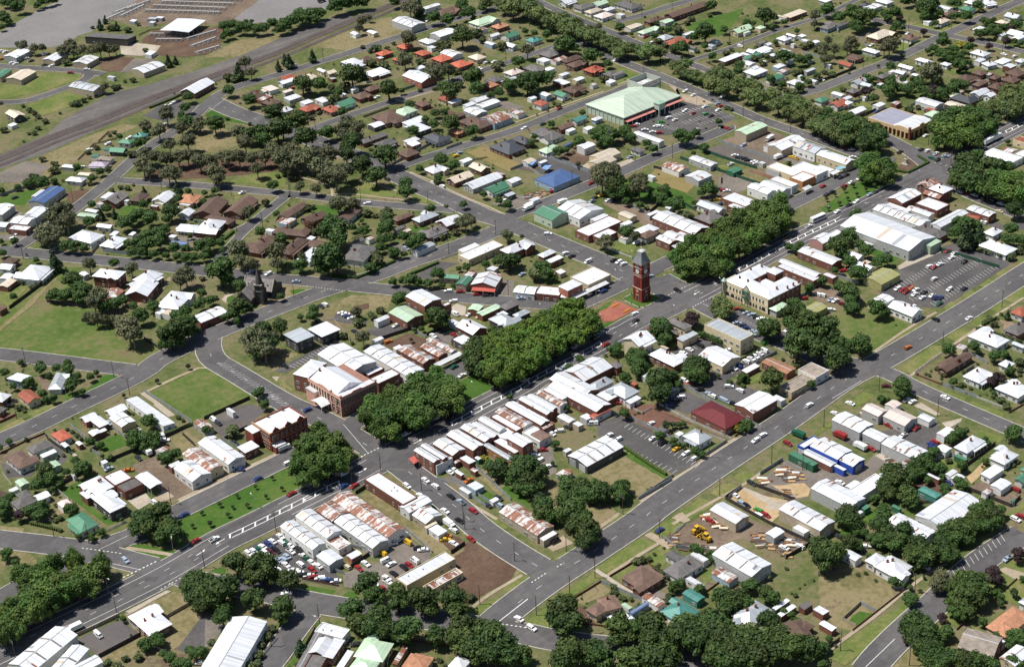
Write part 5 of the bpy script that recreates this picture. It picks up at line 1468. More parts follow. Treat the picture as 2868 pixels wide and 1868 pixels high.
TREES = {'d': '15,7067,43 18,6834,57 33,6977,48 -186,6684,51 -175,6636,32 210,6842,38 161,6811,33 263,6825,38 318,6831,33 -122,6831,33 -274,6562,28 139,4050,45 -109,4163,41 125,3781,50 75,3432,67 -89,3138,73 -290,3551,63 -396,3729,55 -232,4003,38 -300,3949,28 -242,3252,58 -184,3202,62 -202,3137,54 -1217,3682,26 -1238,3458,28 -1149,3520,28 -755,3703,42 -767,3943,22 -604,3890,23 845,5187,45 912,5191,45 908,5072,50 951,5025,45 978,4955,45 1032,4941,43 1141,4991,41 1099,4837,40 743,5049,31 796,5064,40 1103,5219,20 1068,5239,20 1219,4964,36 3017,2364,71 3255,2402,32 3563,2293,66 3536,2786,45 3678,2303,31 3465,2377,31 3487,2339,28 2779,2980,41 2990,2698,31 2980,2753,25 2976,2437,37 2919,2277,27 2729,2315,54 2738,2389,36 2796,2091,30 2828,2678,28 2781,2864,17 2775,1823,38 2689,1762,35 3049,1682,56 3309,1967,21 3659,2197,28 3542,2205,25 3105,1585,41 3200,1582,30 3589,2013,22 2731,1511,32 2741,1277,34 2853,1291,29 2714,1400,28 3167,1697,24 3147,1567,23 2994,1336,26 2907,1387,20 1967,1274,23 1452,1584,41 1642,4883,65 1732,4879,66 1814,4863,60 1868,4829,55 1247,4877,59 1348,4928,65 1404,4862,65 1506,4898,49 1157,4841,48 1117,4839,48 2047,4675,44 1332,4853,53 1391,4811,48 1815,3590,82 2206,2950,76 2225,2913,60 1799,2977,49 1338,2905,72 1252,2776,52 1096,2851,66 1148,2989,48 1518,2567,76 1632,2596,67 1695,2568,58 1506,2527,62 1453,2665,52 498,3691,73 599,3640,58 802,3542,83 834,3181,67 624,3469,36 86,3173,74 -50,3135,68 -46,2893,76 133,2919,54 106,2613,71 -42,2317,65 -10,2517,61 -79,2129,68 123,2306,79 4,1953,42 -83,1842,50 122,3389,37 295,3529,19 2187,2659,59 2219,2526,34 2334,4212,49 2424,4089,32 2223,4013,64 2046,4030,53 1997,4134,53 2252,3986,23 2327,2700,25 2338,2962,22 2332,3264,36 2306,3373,29 2300,3465,26 747,2430,59 847,2712,32 892,2681,28 786,2270,45 540,2559,41 828,2952,33 958,3207,24 1345,2656,38 1291,2681,28 1485,2731,38 376,1958,39 364,2064,48 216,2087,26 213,1908,25 232,1306,33 -107,1587,33 1253,1621,53 1226,1519,53 1356,1578,35 804,1026,75 1139,1666,40 932,1634,39 1234,2027,25 73,1506,25 947,1895,26 1027,1958,22 712,2560,36 735,2676,27 874,3531,49 443,3177,37 239,1526,25 249,1401,25 1502,2024,23 -1565,2903,36 -1225,2877,32 -1311,2647,49 -1189,2622,53 -1446,2698,49 -1376,2740,42 -1326,2757,42 -1380,2469,41 -1447,2474,41 -1516,2371,40 -1457,2351,47 -1378,2423,34 -1526,2447,34 -1552,2497,27 -1596,2369,30 -1558,2329,30 -1528,2265,30 -1314,2489,34 -1233,2611,28 -926,2865,22 -1033,2805,29 -943,2672,25 -809,2751,25 -862,2695,21 -866,2780,20 -1309,2129,40 -1251,2121,44 -1341,2034,27 -1394,2058,30 -1427,2093,30 -1447,2147,27 -1478,2211,23 -1189,2111,27 -954,2060,31 -929,1888,37 -551,2521,36 -694,2391,21 -745,2206,21 -1434,1708,82 -1426,1671,45 -1424,1560,42 -1573,1343,56 -1318,1340,22 -1594,1659,29 -1600,1569,28 -1678,1547,38 -1652,1341,28 -2026,2252,55 -2023,2199,39 -2027,2124,45 -2102,2144,45 -2080,2083,38 -2157,2202,38 -2134,2167,35 -2177,2222,26 -2042,1899,35 -1988,1880,41 -1927,1902,32 -1917,1811,26 -1969,1645,44 -1739,2318,30 -2007,2708,20 -2311,2383,22 -1920,1325,67 -1991,1311,67 -1836,1397,49 -1841,1493,43 -2031,1299,42 -1857,1715,38 -1869,1324,43 -1961,1278,36 -1767,1545,38 -1535,1022,46 -2000,2840,7 -1794,2655,37 -1757,2616,30 -1822,2707,37 -2106,2910,27 -1628,1279,22 -1492,3602,44 -1498,3688,29 -1546,3688,29 -1608,3704,22 -1412,3609,22 -1707,3721,22 -1433,3113,28 -1407,2988,35 -2033,3075,17 -1986,3003,24 -1294,2081,30 -1223,2037,20 -1366,2190,27 -1245,2337,17 -1408,2234,34 -1614,1330,37 -1526,1331,31 -740,1643,85 -645,1823,55 -762,1572,60 -962,1405,85 -822,1572,40 -920,1382,52 -1051,1531,43 -999,1405,46 -475,1268,47 -387,1326,33 -493,1461,27 -450,1559,44 -478,1567,30 -447,1401,34 -553,1635,34 -449,1787,17 -478,1698,15 -608,1399,30 -599,1293,33 -559,1261,20 -795,1251,32 -548,1465,37 -557,1731,27 -344,1686,27 -374,1626,27 -1340,1019,34 -1283,1089,28 -1702,902,63 -1744,886,48 -1609,1065,46 -1676,1020,42 -1370,1086,19 -916,836,41 -938,840,28 -935,507,58 -902,607,37 -1039,567,12 -761,1003,29 -747,959,38 -726,936,32 -691,889,29 -598,921,39 -428,887,25 -455,921,16 -255,803,32 -256,732,49 -273,811,29 -202,746,32 -645,847,14 -635,830,13 -591,793,13 -341,832,26 -806,1040,26 760,967,60 762,929,49 734,960,42 858,948,35 989,796,31 902,721,31 887,773,28 868,650,27 962,656,24 870,577,41 898,642,27 890,805,24 876,725,24 831,882,28 734,853,24 746,758,27 812,902,28 993,563,21 1143,592,49 1116,622,28 1162,572,28 1311,1569,56 1393,1697,30 1412,1546,41 1308,1673,45 1371,1257,33 1415,1361,30 1578,1234,52 1595,1189,45 1727,1243,30 1403,1485,37 1601,1055,31 1117,1689,22 1222,1574,22 1012,1652,26 1520,1069,15 -276,740,49 -191,548,48 -206,495,38 432,548,40 435,589,20 -185,462,22 2331,458,74 2288,369,66 2283,293,66 2279,517,67 2194,312,58 2411,401,59 2428,580,52 2401,358,52 2244,287,44 2349,-300,78 2518,-250,50 2231,-345,70 2266,-409,77 2463,-370,56 2467,-425,56 2518,-455,49 2152,-379,55 2160,-461,62 2219,-476,62 1202,-370,49 1284,-338,33 1040,-419,58 1036,-456,39 990,-549,38 1179,-462,32 1133,-538,39 1134,-671,35 1077,-661,38 906,-678,47 1751,-685,40 1734,-743,49 1767,-767,39 1625,-745,39 2058,-825,50 1864,-936,39 1762,-976,32 1775,-1012,32 1801,-1039,32 1476,-176,20 1506,-186,24 918,-194,23 928,-236,26 985,-213,23 729,-580,28 876,-539,22 721,-696,37 703,-771,49 676,-817,37 622,-583,28 2904,-203,18 109,-763,56 296,-740,54 245,-776,42 230,-813,36 291,-858,66 283,-919,41 296,-966,65 76,-972,76 188,-922,53 112,-1059,70 113,-1173,63 88,-1181,46 188,-1172,29 307,-1162,52 322,-1180,35 307,-1098,29 286,-1042,35 649,-994,45 679,-1017,30 698,-928,30 136,-1533,42 114,-1550,28 175,-2101,37 -241,-1083,59 679,-798,49 640,-830,36 -95,-1191,20 885,-672,44 582,-1465,35 687,-1533,32 682,-1651,29 737,-1667,26 371,-1647,22 630,-1774,22 424,-1832,14 598,-887,33 602,-846,24 -269,-925,23 -567,-1213,24 -608,-1222,16 -298,-1105,19 -286,-1080,17 29,-1501,19 48,-1521,14 4003,2079,54 3946,1929,50 4031,1882,63 3960,1734,75 4087,1764,56 3877,1727,49 3864,1693,37 4237,1741,38 4262,1678,50 4191,1682,31 4082,1524,37 4093,1486,31 4041,1521,24 4542,1799,38 4607,1786,32 4581,1624,64 4433,1530,69 4589,1590,51 4372,1497,44 4544,1677,38 4533,1487,31 4447,1469,37 4742,1536,38 4766,1508,38 4545,1268,43 4503,1348,37 4816,1358,44 4119,1155,36 4002,1077,42 3896,1070,36 3826,969,41 3825,920,41 3940,940,41 3877,887,35 3884,856,29 3806,870,29 3960,870,29 4051,893,36 3707,718,49 3841,743,26 3737,703,23 3844,1080,24 4326,1372,28 4334,1017,36 4356,963,42 4479,1013,36 4580,1147,31 4570,1104,31 4682,1131,22 4529,955,36 4639,911,37 4400,837,24 4380,755,24 4378,705,24 4447,941,36 4701,981,31 3087,816,51 3024,774,45 3133,768,34 3139,726,42 3229,752,34 3272,725,45 3353,824,28 3212,658,34 3176,584,39 3213,519,44 3167,551,33 3324,508,45 3421,537,34 3487,557,28 3496,617,23 2906,797,33 3257,932,28 3141,692,28 3217,495,33 3309,528,28 3306,878,23 3156,1022,28 3171,1076,29 3197,1025,23 3289,1040,23 3429,1072,35 3432,1173,12 3682,1165,18 3457,497,34 2811,238,48 2892,252,48 2952,226,54 2983,191,54 3029,161,54 3064,122,54 3046,60,54 2718,157,53 2796,151,59 2852,129,59 2898,99,59 2932,61,59 2933,0,59 2973,-23,53 2448,848,44 2541,876,33 2458,754,43 2324,733,54 2476,734,38 2307,671,54 2433,633,54 2488,616,43 2335,600,48 2373,538,48 2469,534,43 2441,485,37 2515,485,37 2452,454,32 -2584,1555,31 -2518,1523,24 -2496,1451,35 -2452,1537,21 -2572,1505,16 -2484,1382,22 -2444,1325,22 -2396,1354,15 -2565,1287,38 -2542,1230,20 -2693,1338,26 -2673,1270,23 -2696,1301,17 -2696,1485,26 -2663,1515,18 -2752,1522,19 -2725,1661,24 -2610,1718,15 -2998,1083,17 -2928,1057,10 -3052,1059,16 -2585,659,41 -2564,602,38 -2518,597,33 -2466,733,39 -2614,624,33 -2549,557,27 -2585,579,27 -2307,503,22 -2565,406,32 -2522,417,27 -2574,455,22 -2579,406,21 -2890,595,40 -2861,610,27 -3021,688,46 -3025,630,37 -3092,625,34 -3048,679,27 -3047,576,16 -3006,595,21 -3073,374,28 -3057,363,21 -2943,170,11 -1995,490,25 -1969,587,29 -1930,616,20 -2743,789,25 -2714,744,19 -2730,633,14 -2866,710,22 -2935,657,19 -2962,649,11 -2752,669,11 -2827,39,51 -2915,25,59 -2856,53,36 -2952,17,40 -2924,-34,45 -2858,-77,45 -2869,-132,43 -2908,-100,35 -2822,5,31 -3275,579,34 -3299,558,26 -3257,629,26 -3193,477,31 -3162,471,31 -3133,478,21 -3180,427,31 -3201,434,21 -3217,488,26 -3206,654,21 -3219,666,16 -3139,186,15 -3095,154,15 -3056,141,20 -3107,131,15 -1612,-727,45 -1602,-667,32 -1557,-686,32 -1515,-766,47 -1529,-829,58 -1583,-827,52 -1575,-887,52 -1510,-876,47 -1611,-827,36 -1624,-879,31 -1603,-925,36 -1554,-924,31 -1269,-721,21 -1659,-1078,46 -1630,-1023,30 -1677,-1134,35 -1139,-270,17 -1369,-813,11 -2805,-505,54 -2745,-607,63 -2741,-648,43 -2802,-620,43 -2704,-728,48 -2949,-625,64 -2988,-628,43 -2893,-594,43 -2987,-533,48 -3020,-575,43 -2942,-504,38 -2876,-738,47 -2821,-855,47 -2847,-883,37 -3020,-736,40 -2969,-681,28 -2512,-987,55 -2524,-1046,43 -2458,-1106,45 -2481,-1142,38 -2418,-1221,56 -2410,-1150,38 -2415,-1260,37 -2337,-1297,54 -2351,-1342,42 -2650,-1069,54 -2667,-1120,42 -2598,-1175,56 -2647,-1200,46 -2617,-1250,41 -2572,-1320,60 -2597,-1311,37 -2507,-1402,43 -2419,-1453,55 -2474,-1505,54 -2465,-1563,50 -2380,-1511,50 -1578,-1140,56 -1630,-1203,58 -1618,-1262,52 -1679,-1312,54 -1653,-1341,44 -1645,-1232,40 -1694,-1369,44 -1646,-1043,43 -1691,-1101,45 -1470,-1016,36 -1449,-1068,39 -1453,-1102,33 -1347,-1196,38 -1299,-1176,31 -1369,-1225,33 -1411,-1161,46 -1453,-1146,36 -1396,-1116,36 -2091,-1655,65 -2130,-1717,59 -2126,-1665,46 -2078,-1694,41 -2000,-1866,55 -2002,-1906,45 -1952,-1906,45 -1909,-1946,59 -1921,-1995,50 -1956,-1980,45 -2037,-1884,36 -2379,-1578,64 -2367,-1631,50 -2426,-1583,50 -2426,-1515,50 -2387,-1688,49 -2425,-1650,49 -2466,-1602,45 -2340,-1700,36 -2374,-1431,37 -2353,-1727,27 -2236,-1843,58 -2276,-1853,49 -2175,-1868,49 -2169,-1938,58 -2136,-1871,40 -2105,-2029,58 -2048,-2033,44 -2039,-2092,62 -1974,-2095,49 -2027,-2117,49 -1824,-2031,55 -1883,-2069,59 -1820,-2101,63 -1881,-2128,58 -1799,-2141,63 -1793,-2195,58 -1841,-2198,49 -1709,-2058,46 -1741,-2039,36 -1738,-2193,54 -1761,-2255,58 -1815,-2286,58 -1804,-2317,53 -1858,-2284,48 -1571,-1993,42 -1564,-2041,42 -1517,-2037,37 -1607,-2050,37 -1447,-2004,28 -1532,-2074,32 -1547,-1989,28 -1581,-1883,23 -1642,-1801,23 -1609,-1808,21 -1553,-1773,14 -1407,-1694,24 -1384,-1752,19 -1398,-1783,19 -884,-766,27 -1018,-526,17 -907,-1008,24 -889,-1079,22 -879,-1200,22 -868,-1232,17 -626,-727,62 -649,-780,50 -695,-794,50 -557,-706,51 -503,-700,34 -557,-628,34 -531,-758,25 -310,-1116,22 -556,-1225,24 -578,-1232,19 -766,-990,16 -873,-1129,13 -877,-1104,11 -844,-1124,11 -742,-1001,14 -1458,-991,36 -1487,-1014,31 -1429,-1064,39 -1459,-1080,31 -1398,-1155,26 -1321,-1186,39 -1353,-1225,31 -1562,-1140,53 -1617,-1205,58 -1646,-1271,57 -1651,-1319,54 -1074,-2058,43 -1100,-2110,48 -1040,-2116,38 -838,-1964,25 -1034,-2001,24 -1400,-1715,19 164,-1511,40 159,-2111,38 -463,-1947,56 -487,-1987,51 -534,-1961,42 -569,-1999,38 -449,-1995,43 -540,-2079,46 -552,-2109,33 -326,-1959,39 -284,-1969,39 -210,-1946,30 -345,-1995,30 -378,-1983,30 -291,-1996,30 -274,-2025,26 -256,-2032,26 -253,-2046,21 -164,-1939,22 -37,-1930,26 4,-1926,27 46,-1923,22 -182,-2086,26 -173,-2096,17 -294,-2071,17 -359,-2047,21 -370,-2141,25 -391,-2162,21 -290,-2148,25 -302,-2177,25 -819,-1990,46 -846,-2032,45 -848,-1983,33 -681,-2061,33 -698,-2085,25 -794,-2133,45 -804,-2171,41 -738,-2210,37 -857,-2063,29 -434,-2339,37 -394,-2358,41 -420,-2401,41 -460,-2381,37 -424,-2428,33 -491,-2360,37 -586,-2360,49 -575,-2391,41 -612,-2345,41 -637,-2330,37 -352,-2393,29 -520,-2400,33 -486,-2424,33 -846,-2094,24 -628,-1974,21 -450,-2185,17 -597,-1976,17 74,-2028,15 -63,-2125,15 67,-2049,13 376,-1681,12 -2975,-480,48 -3009,-494,41 -2999,-542,44 -3035,-560,41 -3031,-603,37 -2997,-461,38 -3417,273,27 -3428,262,21 -3415,206,18 -3312,-637,25 -3313,-656,20 -3259,-643,26 -3261,-671,23 -3278,-661,20 -3280,-838,29 -3283,-781,26 -3269,-863,29 -3287,-737,20 -3284,-432,13 -3209,-826,26 -3185,-836,26 -3203,-785,20 -3270,-621,16 -1082,-2075,55 -1098,-2123,55 -1138,-2131,51 -1089,-2142,41 -1101,-2083,45 -952,-2105,38 -938,-2129,28 -970,-2098,21 -860,-2157,31 -855,-2187,31 -832,-2224,42 -843,-2254,34 -779,-2231,28 -813,-2180,28 -810,-2332,52 -823,-2374,51 -856,-2351,44 -851,-2389,37 -729,-2383,41 -733,-2419,41 -766,-2428,34 -729,-2442,31 -647,-2379,28 -630,-2386,35 -607,-2403,31 -598,-2421,24 -663,-2325,17 -856,-2332,20 -879,-2374,17 -861,-2591,50 -869,-2626,57 -915,-2590,46 -875,-2659,46 -930,-2647,53 -961,-2613,36 -803,-2621,37 -910,-2677,39 -981,-2658,39 -986,-2689,36 -1010,-2646,26 -1013,-2679,26 -1191,-2598,45 -1169,-2621,42 -1221,-2591,35 -1227,-2634,39 -1198,-2662,42 -1213,-2690,35 -1267,-2664,35 -1277,-2695,35 -1135,-2706,29 -1161,-2710,19 -1129,-2644,19 -1263,-2741,41 -1301,-2750,41 -1278,-2786,41 -1248,-2817,38 -1237,-2853,41 -1215,-2882,41 -1190,-2901,34 -1314,-2798,38 -1172,-2926,31 -1320,-2773,34 -1097,-2962,25 -1090,-2991,19 -796,-2689,18 -805,-2714,16 -979,-2755,18 -1005,-2837,19 -975,-2886,29 -982,-2919,32 -1010,-2899,25 -1020,-2378,23 -997,-2403,13 -990,-2433,13 -1056,-2470,23 -1054,-2494,23 -1077,-2495,20 -1521,-2436,25 -1451,-2415,14 -831,-2733,13 -1547,-2453,19 -1590,-2497,22 -894,-2427,8 -644,-2701,13 -944,-2199,14 -1046,-2742,13 -212,-322,43 -207,-352,43 -246,-337,34 -265,-403,47 -287,-442,38 -202,-383,26 -227,-419,25 -180,-267,26 152,-701,43 146,-744,43 98,-732,38 135,-721,38 -89,-514,17 -81,-534,17 -89,-570,19 -87,-596,19 -82,-620,17 -89,-490,13 -368,-712,49 -363,-752,49 -412,-725,41 -409,-784,45 -353,-764,37 -438,-767,37 -410,-807,32 -471,-431,38 -480,-469,37 -523,-472,37 -538,-515,37 -519,-536,25 -476,-307,25 -503,-328,25 -583,-549,33 -662,-548,29 -506,-420,25 -321,-822,12 -523,-748,20 -514,-724,20 409,-663,39 366,-721,43 332,-712,34 324,-767,47 312,-805,47 -325,-902,14 -258,-944,12 -295,-929,12 -966,179,47 -1011,152,47 -1056,126,38 -982,122,47 -1055,55,54 -1101,33,46 -1096,-30,41 -905,187,34 -786,274,17 -746,302,11 -890,551,40 -941,565,26 -913,497,31 -856,541,18 -881,620,22 -1017,541,17 -766,-275,23 -775,-290,19 -673,-248,21 -676,-269,17 -514,-304,25 -1426,-2014,28 -1436,-2089,36 -1433,-2126,30 -1545,-2026,35 -1518,-2050,23 -1553,-2204,40 -1552,-2229,35 -1452,-2195,17 -1449,-2231,17 -1456,-2263,15 -1509,-2438,22 -1736,-2094,60 -1709,-2135,44 -1811,-2137,54 -1728,-2249,59 -1705,-2293,58 -1768,-2221,54 -1632,-2323,59 -1643,-2395,58 -1598,-2431,53 -1702,-2359,53 -1767,-2335,53 -1850,-2232,58',
'e': '-395,5964,40 -360,5865,40 -305,5843,34 -388,6061,27 -142,5724,45 -264,5606,49 -197,5586,49 -147,5520,44 -114,5454,49 -69,5412,53 -9,5400,44 45,5395,35 -185,5543,35 500,4391,47 431,4214,42 -419,3926,56 -334,3665,47 -592,3912,43 -595,3732,55 -247,3356,50 -571,3427,58 -469,3665,47 -669,3483,46 -869,3448,57 -968,3295,60 -833,3385,45 -816,3282,56 -745,3258,57 -687,3242,53 -683,3110,56 -651,3041,52 -540,3094,45 -537,3017,49 -488,2971,52 -436,2906,49 -371,2870,52 -343,3121,57 -268,2929,57 -273,2845,53 -922,3081,55 -900,3050,52 -728,2878,59 -503,2754,48 -965,3236,44 -741,2811,44 -333,2760,45 -368,2688,29 -404,4762,35 -95,3271,27 -363,3651,39 3845,2061,44 3741,1981,31 1982,4396,65 1977,4341,59 1583,4469,42 1719,4565,27 1497,4390,37 1547,3866,62 1969,3070,55 1981,3789,47 2699,3113,31 1263,3554,65 1230,3144,63 1334,3166,54 1286,3291,49 273,2892,64 285,2791,55 204,2911,36 -247,2753,71 -338,2727,70 -232,2566,79 -129,2548,79 -253,2435,78 -280,2256,77 -169,2312,60 -281,2648,61 -285,2372,43 -407,2288,38 202,2830,45 -451,2386,34 -380,2614,52 -495,1941,58 -391,1936,41 756,1069,71 858,1211,51 -1682,2999,78 -1737,2994,56 -1850,2878,62 -1694,2915,63 -1813,2825,55 -1879,2892,41 -1883,2785,41 -874,2299,42 -1225,1859,67 -1258,1793,46 -1098,1690,60 -1236,1736,40 -1136,1630,39 -1578,1837,52 -1619,1836,39 -2030,1953,58 -2074,1930,51 -1862,2363,43 -1726,2151,40 -2115,1507,74 -2119,1461,55 -2078,1644,43 -2142,1791,37 -2155,1873,25 -2110,1764,31 -2076,1753,25 -1729,958,67 -1669,925,54 -1604,1068,37 -1736,858,54 -1769,915,48 -457,1997,42 -377,1956,35 -976,1626,26 -1116,498,12 -1307,634,37 -1162,888,31 -121,1258,48 -54,1287,31 -30,1009,27 -127,1304,34 780,1054,79 939,1239,43 941,1160,43 847,858,63 966,957,43 930,971,43 917,1445,18 -58,978,37 247,517,43 253,562,26 428,470,30 3625,1235,66 3623,1275,48 3745,1290,48 3554,1508,48 3479,1476,42 3560,1474,36 3363,1583,42 3395,1520,42 3541,1691,30 3214,1460,35 3285,1466,30 3309,1553,36 3356,691,75 3374,682,57 3404,764,46 -896,-2505,37 -928,-2509,33 -913,-2530,30 -940,-2515,23 -931,-2529,20',
'o': '259,6005,29 359,6103,22 339,5894,26 177,4891,31 242,4903,22 376,4289,46 679,4253,24 2067,4405,49 924,4178,32 745,4206,40 763,4287,30 655,4212,20 -977,2896,36 -1102,3078,20 -1465,2944,25 -1398,2911,21 -1981,2536,43 1580,-851,52 1663,-877,42 1081,-1452,18 640,-1760,20 -2899,-1080,28',
's': '231,6076,18 506,5871,18 370,5794,34 311,5924,35 313,4331,38 326,4276,33 -651,4713,33 -678,4731,24 -587,4732,23 -529,4762,18 -482,4764,16 -325,4783,27 -288,4784,23 -153,4819,25 -197,4859,15 -807,4662,12 -97,3720,17 -46,3529,16 -932,4852,24 -934,4790,24 -947,4698,22 -955,4590,25 -1044,4515,20 -1105,4456,22 -1129,4486,14 -1215,4395,11 -1221,4647,28 -920,4972,16 -999,5142,16 -1284,4010,24 -1266,3887,26 -1322,3782,33 -1464,3776,33 -1456,3681,37 -1401,3636,23 -1529,3729,33 -777,4061,17 -734,4074,17 -948,3928,23 -1024,3900,21 -858,3647,34 -1071,3561,22 233,5306,23 -307,5495,33 -350,2576,29 -488,2611,22 -406,2686,18 3044,2656,43 2856,2287,18 2811,2627,31 2783,2524,30 2738,2406,24 3084,2911,28 3310,2781,28 3472,2744,22 3353,2796,16 3235,2745,25 3149,3090,11 2742,1957,26 2729,1659,23 2960,1786,26 3035,2136,18 2944,2102,30 3175,2030,18 3093,1856,30 2996,1888,30 3060,1781,24 3395,1783,36 3457,1781,30 3409,1694,24 2964,1501,29 2999,1486,29 2768,1442,26 2740,1480,23 2675,1329,28 2677,1265,34 2741,1261,25 2676,1388,23 2675,1112,14 2972,1345,20 3125,2242,15 3367,2429,7 3672,2603,11 3664,2545,9 2213,1429,22 2213,1391,19 2209,1624,8 2267,1605,8 1945,1415,7 1771,1522,7 1773,1415,6 1886,1308,8 1751,1631,7 2202,2333,12 1217,3745,35 1158,3798,40 1365,4019,41 1338,4144,22 1327,4037,25 1402,3564,40 1701,3646,61 1741,3745,41 2035,3699,52 1988,3582,31 1992,3370,40 1439,3984,22 1539,4039,18 741,3549,48 564,3437,47 701,3642,29 563,3730,24 283,3305,23 373,3344,19 1177,3693,40 1311,3025,34 1459,3233,29 1079,3164,19 192,1898,24 232,2602,14 -410,1930,41 -371,1849,33 -322,1725,40 416,2145,26 1160,3113,19 1684,3077,39 1770,3131,30 1781,2305,17 1516,2266,23 1529,2322,17 2027,2371,36 -356,1696,32 -99,1491,24 -7,1376,32 -1159,3261,18 -1136,3216,22 -1080,3243,11 -1217,3260,18 -2190,2556,18 -2175,2530,18 -2173,2446,18 -2135,2457,18 -1472,1857,19 -1544,1616,18 -1730,1384,12 -2603,1742,18 -2440,1565,18 -2545,1652,21 -1264,3453,18 -344,1801,21 -348,1876,21 -278,1773,35 -710,1366,20 -395,1404,40 -274,1439,13 24,1610,14 -1098,836,25 -1193,832,31 -1029,856,25 -1087,872,18 -174,1284,27 -262,1294,23 60,993,13 -724,1871,27 -1323,780,24 -1329,702,12 -1165,869,25 -221,1860,8 -559,2161,28 -602,1629,27 -525,2162,21 -588,1331,26 -705,2281,10 -707,1305,39 -676,1377,39 1023,868,21 1008,786,21 798,801,17 787,742,17 753,1100,14 1071,866,21 837,491,34 1181,1031,7 862,477,27 736,1102,10 1616,-960,26 1630,-995,25 1618,-921,26 1627,-1034,25 1638,-1093,28 1726,-1077,25 1680,-848,19 1762,-1061,19 1805,563,18 1881,798,7 23,-1012,17 20,-926,11 447,-1499,12 422,-1558,16 895,-1438,18 981,-1446,21 406,-1670,17 760,-1680,14 666,-1804,11 412,-1712,11 407,-1877,22 383,-1925,22 420,-1836,16 394,-1566,8 349,-1463,8 49,-1913,29 -6,-1915,21 73,-2053,13 743,-1750,28 698,-1782,17 976,-1395,15 1019,-1392,18 893,-1418,18 916,-1478,18 908,-1538,17 916,-1580,17 920,-1618,17 3112,1373,23 3108,1297,26 3114,1338,17 2946,1085,23 3063,1108,17 3018,1325,17 3268,1361,17 2856,880,8 2692,1026,14 3224,1253,12 2931,538,33 3016,535,22 3014,474,16 3066,349,22 4811,1329,25 4646,1403,25 4138,1116,18 3237,1112,23 -2740,971,12 -2741,923,15 -2744,885,14 -2745,1007,11 -2324,723,14 -2321,686,11 -2816,1340,20 -2812,1302,11 -3125,424,10 -3122,377,15 -3145,378,13 -2899,-887,21 -2934,-913,21 -2989,-938,21 -3025,-983,23 -3058,-1016,20 -3086,-1010,22 -3108,-788,18 -3163,-817,23 -2554,-1476,13 -2471,-1586,13 -2237,-1276,23 -2239,-1175,21 -1610,-1571,22 -1589,-1578,19 -1789,-1617,16 -1813,-1649,19 -1593,-1662,19 -1595,-1697,21 -1592,-1727,17 -1415,-1542,7 -1680,-1811,16 -1654,-1805,16 -1710,-1821,14 -1811,-1699,14 -1560,-1589,14 -1814,-1683,12 -1520,-1577,9 -1446,-1867,12 -1446,-1899,12 -1445,-1846,12 -1462,-1575,7 -1554,-1637,7 -1192,-1241,9 -1171,-1250,9 -1212,-1240,9 -1150,-1258,9 -325,-894,17 -242,-917,23 -314,-952,11 -1078,-771,5 -67,-1169,16 52,-1487,18 -87,-2061,13 -159,-2005,17 -136,-1888,13 -205,-2008,13 8,-2213,13 39,-2212,13 -607,-1965,13 -3442,-651,19 -3455,-608,16 -3397,-636,16 -3361,-669,20 -1220,-2010,9 -1327,-2147,11 -1201,-2133,6 -1245,-2124,6 -1278,-2126,6 -1325,-2126,6 -1160,-2125,5 -1466,-1846,6',
'n': '2438,2646,58 2458,2572,58 2504,2526,52 2481,2395,66 2568,2365,48 2380,2579,48 2557,2784,37 2469,2131,41 2517,2081,50 2421,2037,41 2413,1896,47 2415,1976,35 2404,1802,43 2477,1800,46 2353,1671,57 2569,1846,41 2535,1730,52 2350,1555,63 2483,1577,52 2512,1521,51 2377,1386,54 2348,1288,62 2443,1254,56 2518,1451,46 2350,1116,55 2473,1137,50 2397,974,61 2330,1014,49 2320,894,55 2349,837,60 2501,1089,44 2279,757,48 2512,3929,65 2463,3777,75 2554,3769,75 2538,3641,75 2652,3816,65 2501,3523,69 2478,3391,63 2518,3345,63 2483,3217,67 2468,3127,62 2580,3473,53 2628,3418,53 2570,3221,57 2483,4107,49 2552,4057,43 2440,2995,66 2433,2887,71 2464,2819,61 2558,3062,46 2456,2741,60 2551,2952,51 2234,647,60 2215,557,59 2233,515,52 2257,741,53 2307,651,60 2212,461,44 2476,562,45 3450,171,61 3537,167,56 3383,94,60 3351,17,66 3258,40,60 3243,-27,60 3315,139,44 3256,162,44 3180,140,43 3500,103,50 3130,35,32 3238,212,33 156,-402,44 123,-404,35 148,-444,39 107,-452,35',
'x': '-706,1928,34 -692,2395,25 -918,1907,34 -666,1905,20',
'p': '-254,544,35 -238,554,35 -2231,403,33 -1450,-1135,28 -1649,-2173,27 -613,-1995,13 -1621,-2181,27 -1601,-2228,25 -1321,-2009,11',
